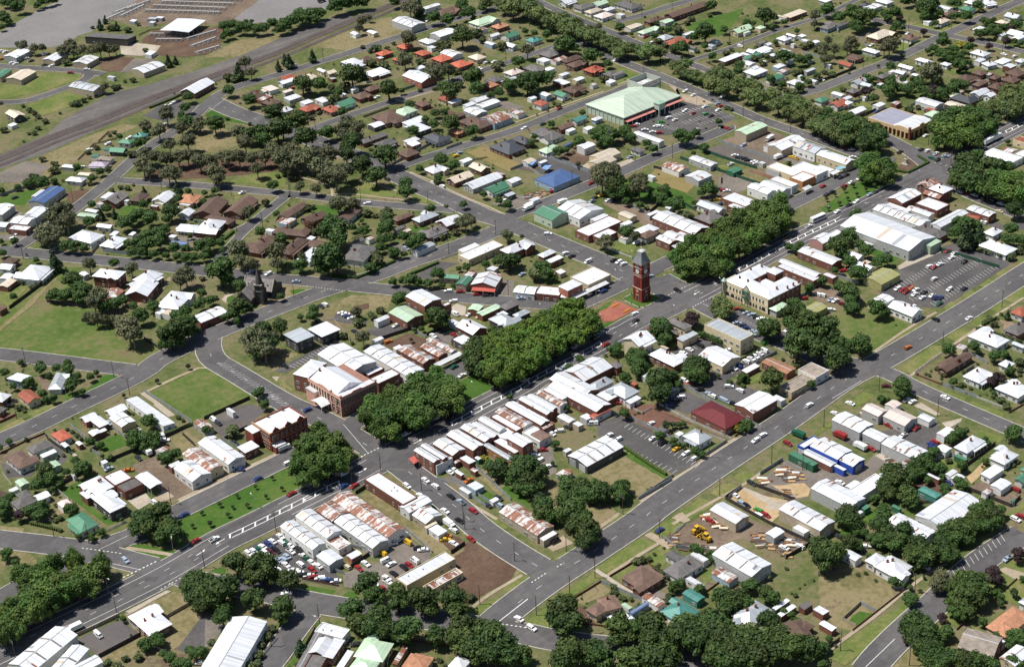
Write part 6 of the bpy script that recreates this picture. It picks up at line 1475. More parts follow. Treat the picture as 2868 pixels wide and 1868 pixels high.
'u': '353,92,48 431,113,45 405,37,55 493,68,52 442,-23,55 530,8,52 631,48,52 535,150,52 591,133,49 669,136,49 781,169,50 720,60,56 841,127,53 801,38,56 887,55,56 980,112,57 938,23,57 1045,65,57 1103,185,58 1172,158,61 1268,171,55 1014,-14,57 922,174,50 884,192,47 1016,187,47 313,-7,54 345,-62,57 404,-84,54 514,-58,55 601,-47,55 672,-60,59 765,-53,59 833,-61,56 924,-50,56 1145,48,54 1068,-27,53 408,-148,44 488,-133,45 1982,136,68 2070,170,57 2034,29,60 1925,-55,56 1887,61,49 1938,32,53 2686,147,67 2608,38,73 2706,40,74 2790,31,74 2751,160,67 2600,-37,58 2723,-34,66 2827,-37,66 2892,-52,59 2710,-103,51 2564,58,44 2871,28,67 2283,-519,69 2305,-567,69 2295,-629,69 2161,-580,62 2178,-647,68 2187,-703,61 2405,-626,55 2290,-696,62 2204,-769,47 -1989,54,44 -2060,27,49 -2034,-28,49 -2114,26,43 -2008,-82,51 -1988,-117,43 -2114,-57,51 -2167,-31,38 -2088,-111,51 -2053,-161,51 -2017,-183,38 -2189,-117,51 -2161,-159,48 -2134,-201,48 -2091,-230,42 -2232,-114,37 -2252,-187,42 -2218,-221,37 -1291,82,43 -1318,-49,51 -1329,-115,43 -1343,8,46 -1372,54,46 -1435,56,49 -1494,54,46 -1441,-32,51 -1398,-76,54 -1379,-141,56 -1500,-17,51 -1564,64,48 -1625,66,48 -1682,64,51 -1744,37,42 -1583,-23,56 -1556,-96,56 -1494,-115,53 -1458,-166,56 -1658,-21,56 -1722,-15,50 -1769,4,33 -1654,-114,55 -1622,-161,53 -1567,-188,50 -1726,-99,55 -1780,-116,49 -1750,-175,44 -1402,-194,45 -3460,66,42 -3443,40,39 -3367,-3,49 -3332,18,39 -3262,-3,39 -3253,-36,32 -3278,-52,28 -3197,-117,39 -3210,-160,35 -3257,-169,49 -3274,-129,45 -3305,-137,45 -3377,-121,52 -3418,-142,45 -3379,-181,41 -3415,-51,45 -3429,2,42 -3449,-80,49 -3475,-22,38 -3451,-148,52 -3494,-144,51 -3502,-89,41 -3455,-197,41 -3344,-200,41 -3298,-214,42 -3563,-120,48 -3601,-143,48 -3549,-164,51 -3537,-199,48 -3633,-186,51 -3594,-209,51 -3640,-142,41 -3675,-225,50 -3646,-253,44 -3699,-266,33 -3511,-218,37',
'y': '1718,73,12 1802,80,12 1883,79,10 1805,-9,12 1883,-7,12 1719,-12,12 1640,-11,12 1555,-20,14 1635,75,10 1554,70,12 1464,-17,14 -2304,-21,9 -2396,-27,9 -2322,-121,9 -2492,-27,9 -2406,-121,9 -2583,-31,11 -2551,-83,9 -2501,-120,11 -2669,-27,9 -2599,-121,11 -2691,-125,13 -2750,-81,9 -820,-968,22 -786,-973,16 -750,-2734,17 -1491,-2436,13 -68,-802,12 -37,-796,9 -4,-795,9',
'm': '504,-1790,39 4252,1627,28 4151,1617,25 4130,1326,29 4193,980,30 4185,825,28 4312,778,33 4210,1996,28 4217,1726,25 4240,1844,25 2939,893,42 4329,999,27 4561,907,30 3204,560,50 -2044,1079,13 -2225,1071,12 -2408,1070,10 -3249,489,26 491,-1773,28 -540,-2613,27 -562,-2624,20 -716,-2616,30 -743,-2651,27 -728,-2614,20 -1065,-2635,19 -1083,-2653,16 -1263,-2621,11 -38,-384,39 -52,-409,30 -44,-367,22',
'g': '4116,1009,30 4153,993,30 3448,711,40 -1554,-565,21 -599,-1186,27 -546,-1174,22 -296,-2069,17',
'l': '-398,110,49 -411,45,48 -474,85,48 -522,83,52 -579,91,52 -494,1,52 -452,-29,48 -419,-50,48 -457,-114,47 -510,-109,52 -539,-78,52 -544,-9,52 -592,2,52 -645,82,52 -692,81,47 -724,89,43 -756,110,39 -645,7,52 -698,12,51 -750,29,47 -779,59,47 -803,109,39 -843,114,43 -890,124,43 -610,-92,56 -657,-81,56 -590,-150,51 -721,-76,55 -767,-52,55 -807,-23,55 -842,14,51 -885,34,51 -928,54,51 -946,97,47 -720,-137,47 -789,-126,55 -846,-103,59 -892,-80,55 -926,-44,55 -983,-33,55 -1006,15,50 -868,-176,50 -930,-159,50 -981,-118,54 -1053,-101,58 -1082,-60,50 -1062,-161,45 -1018,-184,45 -1112,-132,45 -1119,-183,33'}
CARS = 'w,-551,5798,0,car w,-394,5553,0,car d,-420,5612,0,car r,-369,5317,-42,car d,-245,5341,0,car w,-256,5287,-42,car w,-186,4246,0,car w,-244,4236,0,car d,-141,4251,0,car w,-427,3951,0,car w,-561,5835,0,car s,-189,5690,0,car w,-442,5843,0,car c,-405,5896,0,car d,-442,5769,0,car w,-495,6135,0,car w,-480,6098,0,car o,-575,5976,0,car w,-307,5824,0,car w,-711,3926,0,car w,-987,3945,0,car w,-854,3943,0,car w,-1162,3730,0,car r,2153,2223,-38,car w,3143,2149,90,car w,2007,1601,0,car r,2008,1534,0,car g,2054,1465,0,car d,2053,1419,0,car w,2147,1556,0,car w,2159,1454,0,car s,2232,1528,0,car r,2214,1485,0,car r,1977,1690,0,car r,2021,1690,0,car d,1908,1689,0,car w,1851,1599,0,car d,1769,1690,-38,car v,1854,1542,0,car g,1770,1581,-38,car g,1732,1570,-38,car w,1701,1556,-38,car w,1713,1538,-38,car w,1610,1568,-38,car w,1617,1507,-38,car r,1636,1466,-38,car w,1634,1668,-38,car w,1609,1685,-38,car s,1673,1699,0,car r,1603,1660,-38,car w,1830,1325,0,car r,1969,1203,90,car w,2357,1589,0,car w,2244,1748,0,car w,2260,1837,0,car g,3182,2815,0,car w,3220,1574,0,car d,3779,1978,0,car r,2839,2779,0,car w,2790,2662,0,car w,815,3290,0,car w,2031,4253,0,car d,2225,4128,0,car w,1733,3240,0,car w,1782,3214,0,car w,1628,3186,90,car w,1718,3118,90,car r,1488,2230,0,car d,1241,2116,0,car w,1111,2148,0,car s,578,2151,0,car y,535,2133,0,car d,28,2167,90,car w,-266,1976,-38,car w,187,1919,90,car w,189,1842,90,car r,812,1226,0,car y,734,1061,0,car s,645,1042,0,car d,691,1064,0,car w,717,980,0,car d,727,955,0,car d,1766,5248,0,truck w,759,4203,0,truck r,521,3862,0,car w,326,1231,0,truck w,508,1148,0,truck w,311,1417,0,car r,1641,2696,0,car d,1589,2387,0,car r,585,1310,0,car w,2363,2598,0,car s,437,1368,-42,pile r,538,1332,-42,pile w,490,1340,-42,pile b,480,1379,0,pile w,527,1357,-42,pile w,-686,2653,0,car d,-1483,3426,-38,car w,-1900,3136,0,car w,-1950,3098,0,car s,-1242,1737,0,car w,-1186,1647,0,car d,-1316,1712,0,car w,-1846,3199,0,car d,-1673,3618,0,car s,-1134,1462,-42,car d,-1207,1136,90,car w,-1180,1136,90,car w,-1176,996,-38,car w,-1171,971,-38,car b,-1174,941,-38,car w,-1175,914,-38,car k,-669,849,-42,van w,-641,784,-42,car r,-602,732,-42,car r,-560,644,-42,car d,-533,601,-42,car w,-693,677,-42,car s,-432,447,-42,car w,-776,563,90,van w,-999,469,90,car w,-1063,688,0,car k,-1383,771,90,car k,-1696,761,90,car d,-1310,1019,90,car o,-1194,584,0,car G,-1125,154,0,car w,-1150,65,0,car d,-1101,56,0,car s,-246,646,0,car w,-352,728,0,car c,-708,454,0,car G,-925,436,-38,car r,-922,406,90,car w,-731,506,0,car s,-479,1344,90,car d,-1248,791,90,car w,179,908,-38,car w,437,475,0,car k,202,409,0,car w,206,376,0,car w,208,341,0,car w,95,497,0,van k,80,608,0,car w,80,661,0,car s,200,138,0,car k,185,-76,90,car b,-83,193,0,car w,1687,884,-38,car d,1681,850,-38,car d,1687,831,-38,car k,1689,809,-38,car k,1684,780,-38,car w,1693,736,-38,car w,1683,709,-38,car w,1572,814,0,car s,1838,952,0,car w,2019,893,0,truck w,1824,667,0,truck s,1240,1332,0,car r,1266,592,-38,car w,1272,574,-38,car d,1262,622,-38,car y,1149,536,-38,car b,1115,477,0,car r,680,548,-42,car w,678,528,-42,car w,345,1247,0,truck r,2220,483,-38,car w,2220,428,-38,car w,2137,352,-38,car k,2385,193,0,car d,2497,124,0,car w,2509,84,0,car w,2507,22,0,car s,2509,-42,-38,car G,2432,-3,90,car k,2435,-40,0,car w,2690,234,0,car k,1905,213,0,car k,1857,214,0,car w,1918,128,0,car w,1845,127,0,car r,1778,125,0,car r,1692,211,0,car k,1620,124,0,car k,1670,123,0,car w,1654,-61,0,car k,1590,-59,0,car w,1479,-67,0,car s,1781,-54,0,car d,1829,-58,0,car d,1885,-53,0,car d,1938,-49,0,car w,2154,-397,90,car r,2164,-439,90,car w,2171,-488,90,car k,2165,-549,90,car k,2174,-598,90,car w,2174,-658,90,car p,2177,-714,90,car c,2087,-710,90,car w,2888,-105,0,semi w,1327,-54,0,bus w,1228,-72,0,car k,1034,-71,0,car w,1925,-741,0,car w,1906,-719,0,car d,1256,-584,0,car r,993,-545,-38,car r,941,-547,-38,car w,985,-567,-38,car d,895,-573,-38,car w,1444,-861,0,car k,1448,-936,0,car w,1283,-838,0,car r,1290,-860,0,car w,1339,-862,0,car r,1493,-798,0,car w,1493,-840,0,car w,1184,-940,0,car w,970,-873,0,car m,1022,-898,0,car r,974,-900,0,car r,971,-925,0,car o,1024,-919,0,car w,1023,-946,0,car w,979,-971,0,car k,1028,-994,0,car w,1029,-1043,0,car b,1020,-1071,0,car b,1036,-1088,0,car w,978,-1022,0,car G,982,-1120,0,car w,1144,-1064,0,car k,1198,-1113,0,car w,869,-1043,0,car w,645,-620,90,car w,655,-641,90,car s,647,-704,0,car w,653,-727,0,car m,647,-773,90,car w,521,-594,90,car r,560,-597,-38,car y,1896,589,90,car y,1895,616,90,car k,835,-1206,90,car w,957,-1316,0,car o,518,-1280,0,car w,254,-756,0,car m,162,-1427,-42,car w,-213,-1284,0,car w,-73,-1406,90,car w,-188,-1413,90,car w,-551,-1302,0,car w,-607,-1308,0,car G,-444,-1422,90,truck r,-526,-1423,90,car w,266,-1679,90,car w,127,-1570,0,car w,133,-1598,0,car r,-101,-1644,90,car w,-37,-1717,0,car r,-37,-1746,0,car w,-125,-1741,0,car r,-325,-1558,90,truck w,-333,-1675,90,truck b,-98,-1873,90,car r,-72,-1872,90,car b,-118,-1894,90,car w,563,-773,-42,car k,250,-460,90,car w,-334,-973,90,car r,3569,560,0,car w,3749,1478,0,car w,4187,705,90,car w,3008,1309,90,car b,2803,694,0,car w,4102,1439,0,car w,4198,628,0,car k,-2805,1431,-38,car k,-2843,1400,-38,car d,-2218,546,90,car w,-2216,589,90,van w,-2772,190,90,van b,-2350,25,0,car b,-2729,21,0,car w,-2732,-221,0,ute r,-2796,-175,0,car b,-2366,142,-38,car w,-2136,144,0,truck s,-2578,914,90,car d,-2259,347,90,car w,-2585,558,90,truck d,-2636,554,90,car c,-2551,566,90,car w,-2471,599,-38,car o,-2718,499,-38,car s,-2776,572,0,car w,-2545,588,90,car b,-1859,342,0,car c,-970,-181,0,ute d,-1117,-141,0,car w,-1479,-145,0,van d,-1430,-195,0,car w,-1665,-153,0,car w,-2058,-213,0,van w,-2192,-171,0,car k,-2128,-189,0,car r,-2310,-175,0,car w,-2182,35,0,car r,-2085,-324,0,car w,-1921,-484,90,car w,-1837,-507,90,car w,-1836,-574,90,car w,-1926,-582,90,car k,-1928,-631,90,car k,-1839,-680,90,car s,-1835,-744,90,car w,-1925,-747,90,car r,-1841,-832,90,car k,-1927,-844,90,car r,-1320,-692,-38,ute w,-1370,-700,-38,car w,-1386,-746,0,car w,-1395,-805,0,car r,-1439,-827,-38,car w,-1567,-925,-38,van w,-1200,-621,90,car o,-1707,-642,0,car d,-1702,-834,90,car s,-1735,-876,90,car w,-1723,-532,90,car w,-1698,-530,90,car b,-2118,-291,0,car w,-2525,-401,90,car w,-2568,-406,90,car b,-2591,-412,90,car w,-2619,-408,90,car G,-2641,-409,90,car w,-2662,-406,90,car w,-2686,-405,90,car w,-2634,-451,90,car m,-2616,-460,90,car k,-2592,-468,90,car w,-2546,-440,90,car G,-2536,-461,90,car w,-2533,-482,90,car w,-2555,-518,90,car k,-2521,-529,90,car k,-2530,-555,90,car w,-2535,-579,90,car G,-2538,-600,90,car w,-2537,-640,90,car s,-2585,-535,90,car s,-2607,-542,90,car s,-2624,-531,90,car d,-2650,-539,90,car w,-2621,-579,90,car w,-2663,-583,90,car w,-2576,-618,90,car r,-2564,-682,90,car w,-2532,-679,90,car w,-2621,-630,-38,car w,-2615,-659,-38,car k,-2612,-684,-38,car w,-2597,-704,-38,car r,-2587,-726,-38,car w,-2574,-750,-38,car s,-2566,-771,-38,car b,-2554,-792,-38,car w,-2541,-810,-38,car w,-2729,-738,-42,car w,-2386,-803,90,car r,-2425,-807,90,car c,-2453,-764,90,car y,-2295,-797,90,van w,-2316,-844,0,van w,-2315,-879,0,car w,-2224,-769,-38,van w,-2166,-768,0,van y,-2175,-811,90,van w,-2231,-929,90,van r,-2266,-934,90,car k,-2291,-930,90,car k,-2347,-937,90,car w,-2384,-939,90,car w,-2397,-960,90,car w,-2479,-922,-38,car s,-2478,-949,-38,car r,-2437,-985,90,car w,-2406,-1049,90,car k,-2167,-872,-38,car w,-2163,-894,-38,car w,-1978,-836,90,truck w,-1986,-877,90,car y,-2053,-904,-38,car r,-1976,-976,90,car d,-2719,-1182,-38,car w,-2452,-938,-38,car k,-2267,-761,-38,car o,-2034,-888,-38,car w,-2045,-948,90,car b,-1388,-1479,0,car w,-2181,-1503,90,car w,-1929,-1746,90,car k,-1742,-1234,0,car d,-1735,-1212,0,car w,-1785,-1042,-38,car s,-1010,-1589,90,car d,-1770,-842,90,car w,-2183,-1577,90,car s,-1859,-1909,90,car r,-812,-644,-38,car w,-1012,-693,-38,van w,-1030,-816,0,car w,-1026,-869,0,car w,-829,-880,0,car r,-833,-977,90,car w,-910,-974,0,car d,-906,-1027,0,van y,-898,-1106,0,car w,-896,-1162,0,car w,-897,-1215,0,car w,-569,-818,-38,car k,-595,-822,-38,car b,-664,-829,-38,car k,-462,-835,-38,car s,-456,-890,90,car w,-460,-915,90,car w,-343,-911,-42,car s,-450,-971,90,car s,-450,-993,90,car k,-445,-1021,90,car w,-447,-725,90,car y,-1286,-1593,0,loader y,-1299,-1651,90,loader w,-986,-1528,90,car k,-1008,-1608,90,car r,-1004,-1714,90,car w,-1025,-1693,90,car g,-999,-1670,90,car d,-1112,-634,90,car w,-1160,-629,-38,car w,-1122,-1915,90,car w,-1071,-1954,90,car y,-1164,-1832,-42,pile c,-1147,-1861,-42,pile s,-1142,-1945,-42,pile w,-1101,-1872,-42,pile o,-1080,-1905,-42,pile o,-1050,-1923,-42,pile k,-1147,-1791,-42,pile w,-1111,-1804,-42,pile k,-887,-703,90,car d,-869,-1518,90,car o,-814,-1664,-42,pile y,-823,-1692,-42,pile w,-813,-1543,-42,pile c,-717,-1548,-42,pile w,-699,-1599,-42,pile w,-731,-1593,-42,pile w,-1182,-1553,-42,pile r,-1194,-1577,90,car d,-1196,-1606,-42,pile w,-1185,-1635,-42,pile r,-1377,-1554,-42,pile w,-1405,-1568,-42,pile w,-1394,-1625,-42,pile w,-1345,-1697,-42,pile w,-1347,-1718,-42,pile r,-307,-1708,90,car d,-293,-1756,90,car w,-291,-1782,90,car y,-302,-1809,-42,pile r,-136,-2326,90,car r,-283,-2450,90,car w,-315,-2448,90,car w,-299,-2297,90,car w,-605,-1778,90,car w,-680,-1621,-42,pile c,-718,-1609,-42,pile w,-686,-1559,-42,pile b,-288,-2099,90,car w,-96,-2309,90,car s,-3074,-84,90,car w,-3443,-340,0,truck w,-3397,-433,90,van w,-3202,-856,-38,car s,-563,-2579,0,car d,-926,-2145,0,car w,-888,-2138,-38,car k,-842,-2110,-38,car d,-909,-2026,90,car w,-831,-2385,90,car w,-145,-95,0,car d,-194,-148,0,car r,244,-430,-38,car s,249,-495,-38,car s,251,-525,-38,car k,250,-560,-38,car w,253,-583,-38,car w,256,-602,-38,car s,135,-531,-38,car d,132,-566,-38,car b,128,-594,-38,car s,126,-642,-38,car s,120,-661,-38,car s,105,-682,-38,car k,-153,-550,90,car w,-218,-540,90,car w,-265,-544,90,car k,-287,-545,90,car w,20,-807,90,van w,-14,-810,90,car w,-50,-814,90,car w,-79,-814,90,car w,-113,-815,90,car b,-176,-820,90,car w,-204,-815,90,car d,-677,-539,0,car r,-207,-270,90,car g,85,-761,0,car w,-523,-731,0,car w,-91,-682,-38,car s,-401,-112,0,car w,-583,-122,0,car d,-457,-136,0,car s,-767,-232,0,car r,-465,-214,0,car c,-988,-2096,0,car'
POLES = [3409, 3063, 3116, 3088, 2763, 2285, 3171, 2273, 3127, 2107, 3500, 2143, 2293, 2260, 2510, 2264, 3130, 2238, 2667, 1292, 2189, 1268, 2183, 873, 836, 3194, 216, 3165, 73, 2676, 1230, 3201, 1004, 4165, 1800, 4138, 2510, 4226, 2541, 4139, 2910, 3608, 2457, 3595, 2161, 3155, 779, 2336, 251, 1676, -281, 2018, -512, 2412, -49, 1682, 216, 2326, 1359, 2185, 734, 1301, 1830, 3142, 235, 3432, 3133, 3450, -2030, 2822, -1846, 2769, -1503, 2209, -986, 3074, -748, 2677, -865, 2175, -1004, 2231, -1628, 1308, -1987, 1288, -2587, 1721, -1983, 2992, -1626, 2545, -1455, 3302, -1103, 1579, -1243, 1325, -893, 1255, -535, 2363, -356, 1124, -22, 1118, -742, 925, -452, 523, -287, 1344, -136, 1273, 1411, 1139, 1233, 1279, 2176, 643, 2803, -169, 2594, 143, 2419, -146, 1174, -1356, 107, -1428, 91, -1224, -309, -1447, 122, -1743, 630, -1398, 3799, 1249, 4170, 1484, 4386, 1277, 4237, 750, 3186, -6, 3364, 1248, -2721, 138, -2168, 147, -2375, 1075, -2344, 1277, -2865, 1274, -3119, 137, -3201, 286, -1924, -302, -2080, -304, -1915, -856, -1894, -551, -2740, -974, -2954, -960, -2865, -353, -1944, -900, -2225, -1324, -2511, -349, -1944, -1210, -1936, -1526, -1792, -1518, -2114, -1528, -1030, -1482, -1423, -1513, -2042, -1752, -1753, -1310, -1409, -1287, -692, -1475, -846, -1251, -634, -1599, 139, -2091, -423, -2427, -3273, -356, -3695, -335, -989, -2454, -810, -2659, -1456, -2472, -1344, -2698]
LAMPS = [2247, 1903, 2260, 1771, 2144, 1627, 1899, 1525, 1927, 1387, 1862, 1396, 1781, 1338, 2040, 1347, 265, 335, 334, -238, 31, 217, 258, 18, -199, 131, 2128, -136, 1544, -199, 2743, -156, 1392, -60, -2489, -153, -2867, -115, -1232, -119, -1774, -143, -2780, -991, -3230, -218, -2905, -182, -29, -246, -241, 82, -339, -66, -480, 252]
AWN = [('w', [-442, 501, -364, 349, -268, 208, -30, 207]), ('w', [-1206, 180, -1040, 185]), ('R', [-581, 667, -509, 565]), ('w', [498, 239, 624, 244]), ('R', [611, 236, 668, 240]), ('w', [1541, 213, 1607, 216]), ('w', [1817, 238, 1885, 240]), ('s', [1889, 261, 1949, 248]), ('R', [-1010, -693, -897, -698]), ('R', [-1803, -349, -1814, -400, -1782, -398])]
RAIL = [-1754, 4136, -1504, 4150, -1033, 4248, -668, 4270, -254, 4352, 48, 4380, 361, 4410, 875, 4447, 1170, 4512, 1550, 4593, 2160, 4686, 2480, 4734]
LADDERS = [(-267.0, -210.2), (-145.8, -45.9), (58.4, 144.3), (307.2, 341.7)]
LINES = [((-313.8, -17.4), (-297.8, -17.5), 1, 0.8, 0.45), ((-315.7, 12.9), (-305.6, -2.7), 1, 0.9, 0.3), ((-312.2, -5.7), (-306.4, -17.1), 40, 1, 0.15), ((-297.2, -34.4), (-307.6, -35.1), 0.8, 1, 0.3), ((-191.9, -15.0), (-180.8, -15.1), 1, 0.8, 0.4), ((-181.1, 12.6), (-187.7, -14.4), 50, 1, 0.14), ((12.2, -7.0), (26.6, -6.8), 1, 1, 0.3), ((11.2, -24.9), (26.3, -24.5), 1, 1, 0.3), ((17.5, -26.1), (18.0, -39.3), 40, 1, 0.14), ((-199.1, -136.3), (-190.3, -135.8), 0.9, 0.9, 0.35), ((-185.1, -135.9), (-181.2, -135.9), 0.9, 0.9, 0.35), ((-228.3, -141.2), (-219.1, -155.8), 0.9, 0.9, 0.35), ((-112.2, 138.5), (-101.7, 119.5), 0.8, 0.9, 0.25), ((3.5, 173.4), (1.6, 141.7), 0.8, 0.7, 0.3), ((-9.9, 393.7), (13.0, 407.1), 0.8, 0.7, 0.25), ((-9.1, -131.6), (12.9, -131.1), 40, 1, 0.15), ((-224.8, -145.6), (-207.0, -143.0), 40, 1, 0.3), ((-146.3, -259.4), (-126.1, -257.0), 60, 1, 0.18), ((254.5, -10.1), (315.7, -8.4), 3, 4, 0.15), ((-69.6, -8.2), (-30.5, -11.4), 30, 2, 0.14), ((-311.2, 6.7), (-297.7, 6.8), 30, 2, 0.15)]
BAYS = [((-191.7, 102.8), (-191.5, 55.4), 18, 3.7, -3.0), ((-191.4, 58.5), (-191.8, 48.0), 3, 2.7, -5.1), ((-76.7, -246.5), (-44.2, -246.6), 11, -2.5, -3.8), ((99.4, -83.6), (143.7, -82.5), 18, -1.3, -4.4), ((93.8, -96.9), (154.4, -96.0), 24, -1.3, -4.3), ((95.6, -111.8), (150.8, -110.4), 22, 1.3, 4.2), ((128.9, -81.1), (151.5, -86.7), 12, -0.7, -4.3), ((189.3, 164.0), (215.1, 159.6), 10, -0.4, -5.0), ((189.1, 157.7), (214.8, 153.3), 10, 0.4, 5.0), ((186.8, 149.5), (215.9, 145.4), 11, -0.9, -5.4), ((174.5, 158.8), (179.3, 140.8), 9, -5.2, -0.6), ((191.3, 140.3), (215.3, 135.2), 9, -0.3, -3.9), ((-89.5, -80.7), (-90.8, -125.5), 17, -3.7, -0.6), ((-108.2, -84.4), (-104.6, -122.2), 14, 3.2, 0.2), ((-21.3, -79.6), (1.8, -78.6), 8, -2.5, -4.4), ((17.1, -43.0), (16.9, -65.9), 12, 2.8, -0.9), ((-27.3, -52.0), (-17.8, -52.2), 3, -0.7, -4.1), ((-167.3, 75.2), (-140.9, 78.7), 13, 0.7, -4.1)]
PENS = [(72.1, 612.8, 107.9, 562.5), (82.5, 617.6, 116.7, 567.6), (92.4, 621.3, 127.1, 571.8), (102.2, 624.9, 137.0, 576.5), (53.2, 626.0, 75.4, 631.2), (51.8, 614.5, 77.7, 624.0), (64.1, 626.5, 87.2, 631.0), (44.7, 559.9, 63.6, 538.2), (57.7, 528.9, 82.7, 528.5), (51.5, 512.4, 73.7, 514.6), (41.3, 545.7, 54.6, 530.5), (46.2, 497.4, 65.3, 496.7), (110.0, 625.0, 144.2, 578.9), (39.2, 616.2, 59.7, 622.7)]
SIGNS = [((-240.5, 16.1), (-232.5, 16.1)), ((25.4, 110.2), (25.4, 94.8)), (-236.5, 28.5), (31.8, 102.5)]
BEDS = [(-14.6, 4.7, 0.1), (-14.6, -3.6, 0.1)]
SAILS = [(75.1, 167.8, 0.4), (76.2, 155.7, 0.4)]
PATHS = [(1.6, [384, -1184, 702, -1155, 911, -1158]), (1.6, [317, -1377, 286, -1504, 281, -1669, 285, -1822, 275, -2001]), (1.6, [320, -1444, 594, -1419, 1027, -1388, 1332, -1378]), (1.5, [-339, 2225, -278, 2307, -259, 2377, -297, 2571, -355, 2665]), (1.5, [-315, 2243, -217, 2137, -156, 1998, -83, 1876, -46, 1764]), (1.5, [-80, 2305, -55, 2156, -26, 1975, -32, 1835]), (1.6, [195, 2160, 202, 1952, 186, 1658, 197, 1417, 187, 1233]), (1.6, [-2329, 1043, -2143, 1062, -1954, 1058, -1947, 876, -1940, 659, -1935, 406]), (2.2, [-2323, 1053, -2321, 924, -2328, 762]), (1.6, [-1545, -1285, -1414, -1271]), (1.6, [-1292, -1270, -1144, -1260, -989, -1254, -815, -1241, -652, -1227]), (1.6, [-1314, -1481, -1076, -1488, -890, -1497, -722, -1484]), (1.6, [-1747, -1541, -1586, -1534, -1448, -1534]), (1.8, [-3019, -5, -2969, -85, -2914, -177]), (1.6, [-1961, -914, -1959, -1139, -1958, -1320]), (1.6, [-2263, -1317, -2163, -1301, -1984, -1299]), (2.0, [-1754, -1479, -1759, -1627, -1755, -1749]), (1.8, [-1787, 29, -1790, -56, -1787, -151]), (1.6, [-1803, -445, -1809, -610, -1810, -763, -1804, -943]), (1.6, [-1541, -2442, -1342, -2438, -1178, -2434, -999, -2418, -832, -2415, -749, -2427]), (1.8, [271, 105, 284, 12, 291, -80]), (1.6, [550, 3157, 817, 3139, 1182, 3096]), (1.6, [988, 2278, 1180, 2277, 1536, 2262, 1906, 2246]), (1.6, [2052, 2264, 2270, 2261]), (1.6, [-2683, 145, -2424, 146, -2180, 138])]
ANCHORS = [('the clock tower', -0, 0), ('the cream hotel', 46, -44), ('the supermarket', 188, 196), ('the stone church', -132, 152), ('the brick theatre', -167, 34), ('the ornate brick hall', -208, 29), ('the blue-walled workshop', -48, -165), ('the blue-roofed hall', 75, 142), ('the arcaded garage', 274, 38), ('the monument', 228, 6), ('the radio mast', 127, 153), ('the railway station', 5, 430), ('the used-car yard', -260, -62), ('the big asphalt car park', 127, -89), ('the supermarket car park', 195, 151), ('the saleyard canopy', 72, 560), ('the long blue-roofed building', -150, 355), ('the red-paved plaza', -21, 1), ('the teal shade roof', -40, -210), ('the olive-roofed shed', 102, -74), ('the red-roofed brick clinic', -58, -105), ('the grey tin shed by the grass lot', -122, -90), ('the sand-coloured yard', -89, -166), ('the fenced grass lot', -217, 85), ('the big green paddock', -210, 196), ('the weeping tree', -152, -79), ('the long row of brown units', -93, 258), ('the terracotta church gable', -109, -283), ('the orange-tiled villa', -87, -275), ('the bright green-roofed cottage', -307, 30), ('the green-roofed shop', 41, 99), ('the park gum trees', -31, 314), ('the cluster of red-roofed units', 150, 371), ('the far green field', 363, 267), ('the white bus-stop corner at upper right', 424, 125), ('the brown-roofed units at far right', 371, 49), ('the brick flats', 3, -59), ('the bottom-left avenue', -330, -2), ('the long white-roofed hall at lower right', -51, -223), ('the timber-pole junction at the bottom', -187, -138), ('the yellow loader yard', -128, -163), ('the white-roofed theatre shop row', -68, 6), ('the old brick row on the avenue', -123, 47), ('the rail gravel yard', -54, 428), ('the northern crossing', 169, 25), ('the fenced garden paddock', -105, -229), ('the green-roofed house at the bottom', -171, -189), ('the pale green house at the bottom', -270, -127), ('the white villa at lower left', -320, -50), ('the white gabled mansion', -166, 209), ('the stone villa among dark trees', -72, 147), ('the tall red brick hall block', -75, 84), ('the scrap yard', 81, 171), ('the straw-coloured block', 67, 191), ('the railway sheds at left', -35, 582), ('the top edge of the town', 261, 410), ('the big white-roofed hall at the bottom', -302, -80), ('the twin brown-tiled houses by the lower road', -169, -156), ('the grey villa with a glazed conservatory', -153, -210), ('the cream flat-roofed hall by the car yard', -224, -101), ('the rusty long-roofed shop opposite the car yard', -170, -95), ('the tan brick church hall at lower right', -76, -235)]

# ------------------------------------------------------------------ ground
struct(mk('ground', [(-3500, -3500, 0), (4500, -3500, 0), (4500, 4500, 0), (-3500, 4500, 0)], [(0, 1, 2, 3)], G['base']))
TIER = dict(paddock=0, drygrass=0, green=1, saleyard=0, ballast=1, dirt=1, carpark=2, gravel=2, asphaltyard=2, lawn=3, trackbed=3)
ORDER = {i: n for n, i in enumerate(sorted(range(len(POLYS)), key=lambda i: (TIER.get(POLYS[i][0], 4), i)))}
for i, (k, fl) in enumerate(POLYS):
    p = [(fl[j] / 10, fl[j + 1] / 10) for j in range(0, len(fl), 2)]
    if len(p) < 3: continue
    z = 0.012 + ORDER[i] * 0.0005
    # soften the outline: wander a little between the corners
    q = []
    hard = k in ('carpark', 'concrete', 'concretetan', 'bricks', 'saleyard', 'monumentbed')
    for a, b in zip(p, p[1:] + p[:1]):
        q.append(a); d = math.hypot(b[0] - a[0], b[1] - a[1])
        if not hard and d > 6:
            n = min(8, int(d / 4))
            for t in range(1, n):
                w = t / n; q.append((a[0] + (b[0] - a[0]) * w + rnd.uniform(-.45, .45), a[1] + (b[1] - a[1]) * w + rnd.uniform(-.45, .45)))
    struct(mk(GNAME.get(k, k), [(x, y, z) for x, y in q], [tuple(range(len(q)))], G[k]))
def offset(line, d):
    o = []
    for i, p in enumerate(line):
        a = line[max(0, i - 1)]; b = line[min(len(line) - 1, i + 1)]
        t = Vector((b[0] - a[0], b[1] - a[1])); t.normalize(); n = Vector((-t.y, t.x))
        o.append((p[0] + n.x * d, p[1] + n.y * d))
    return o
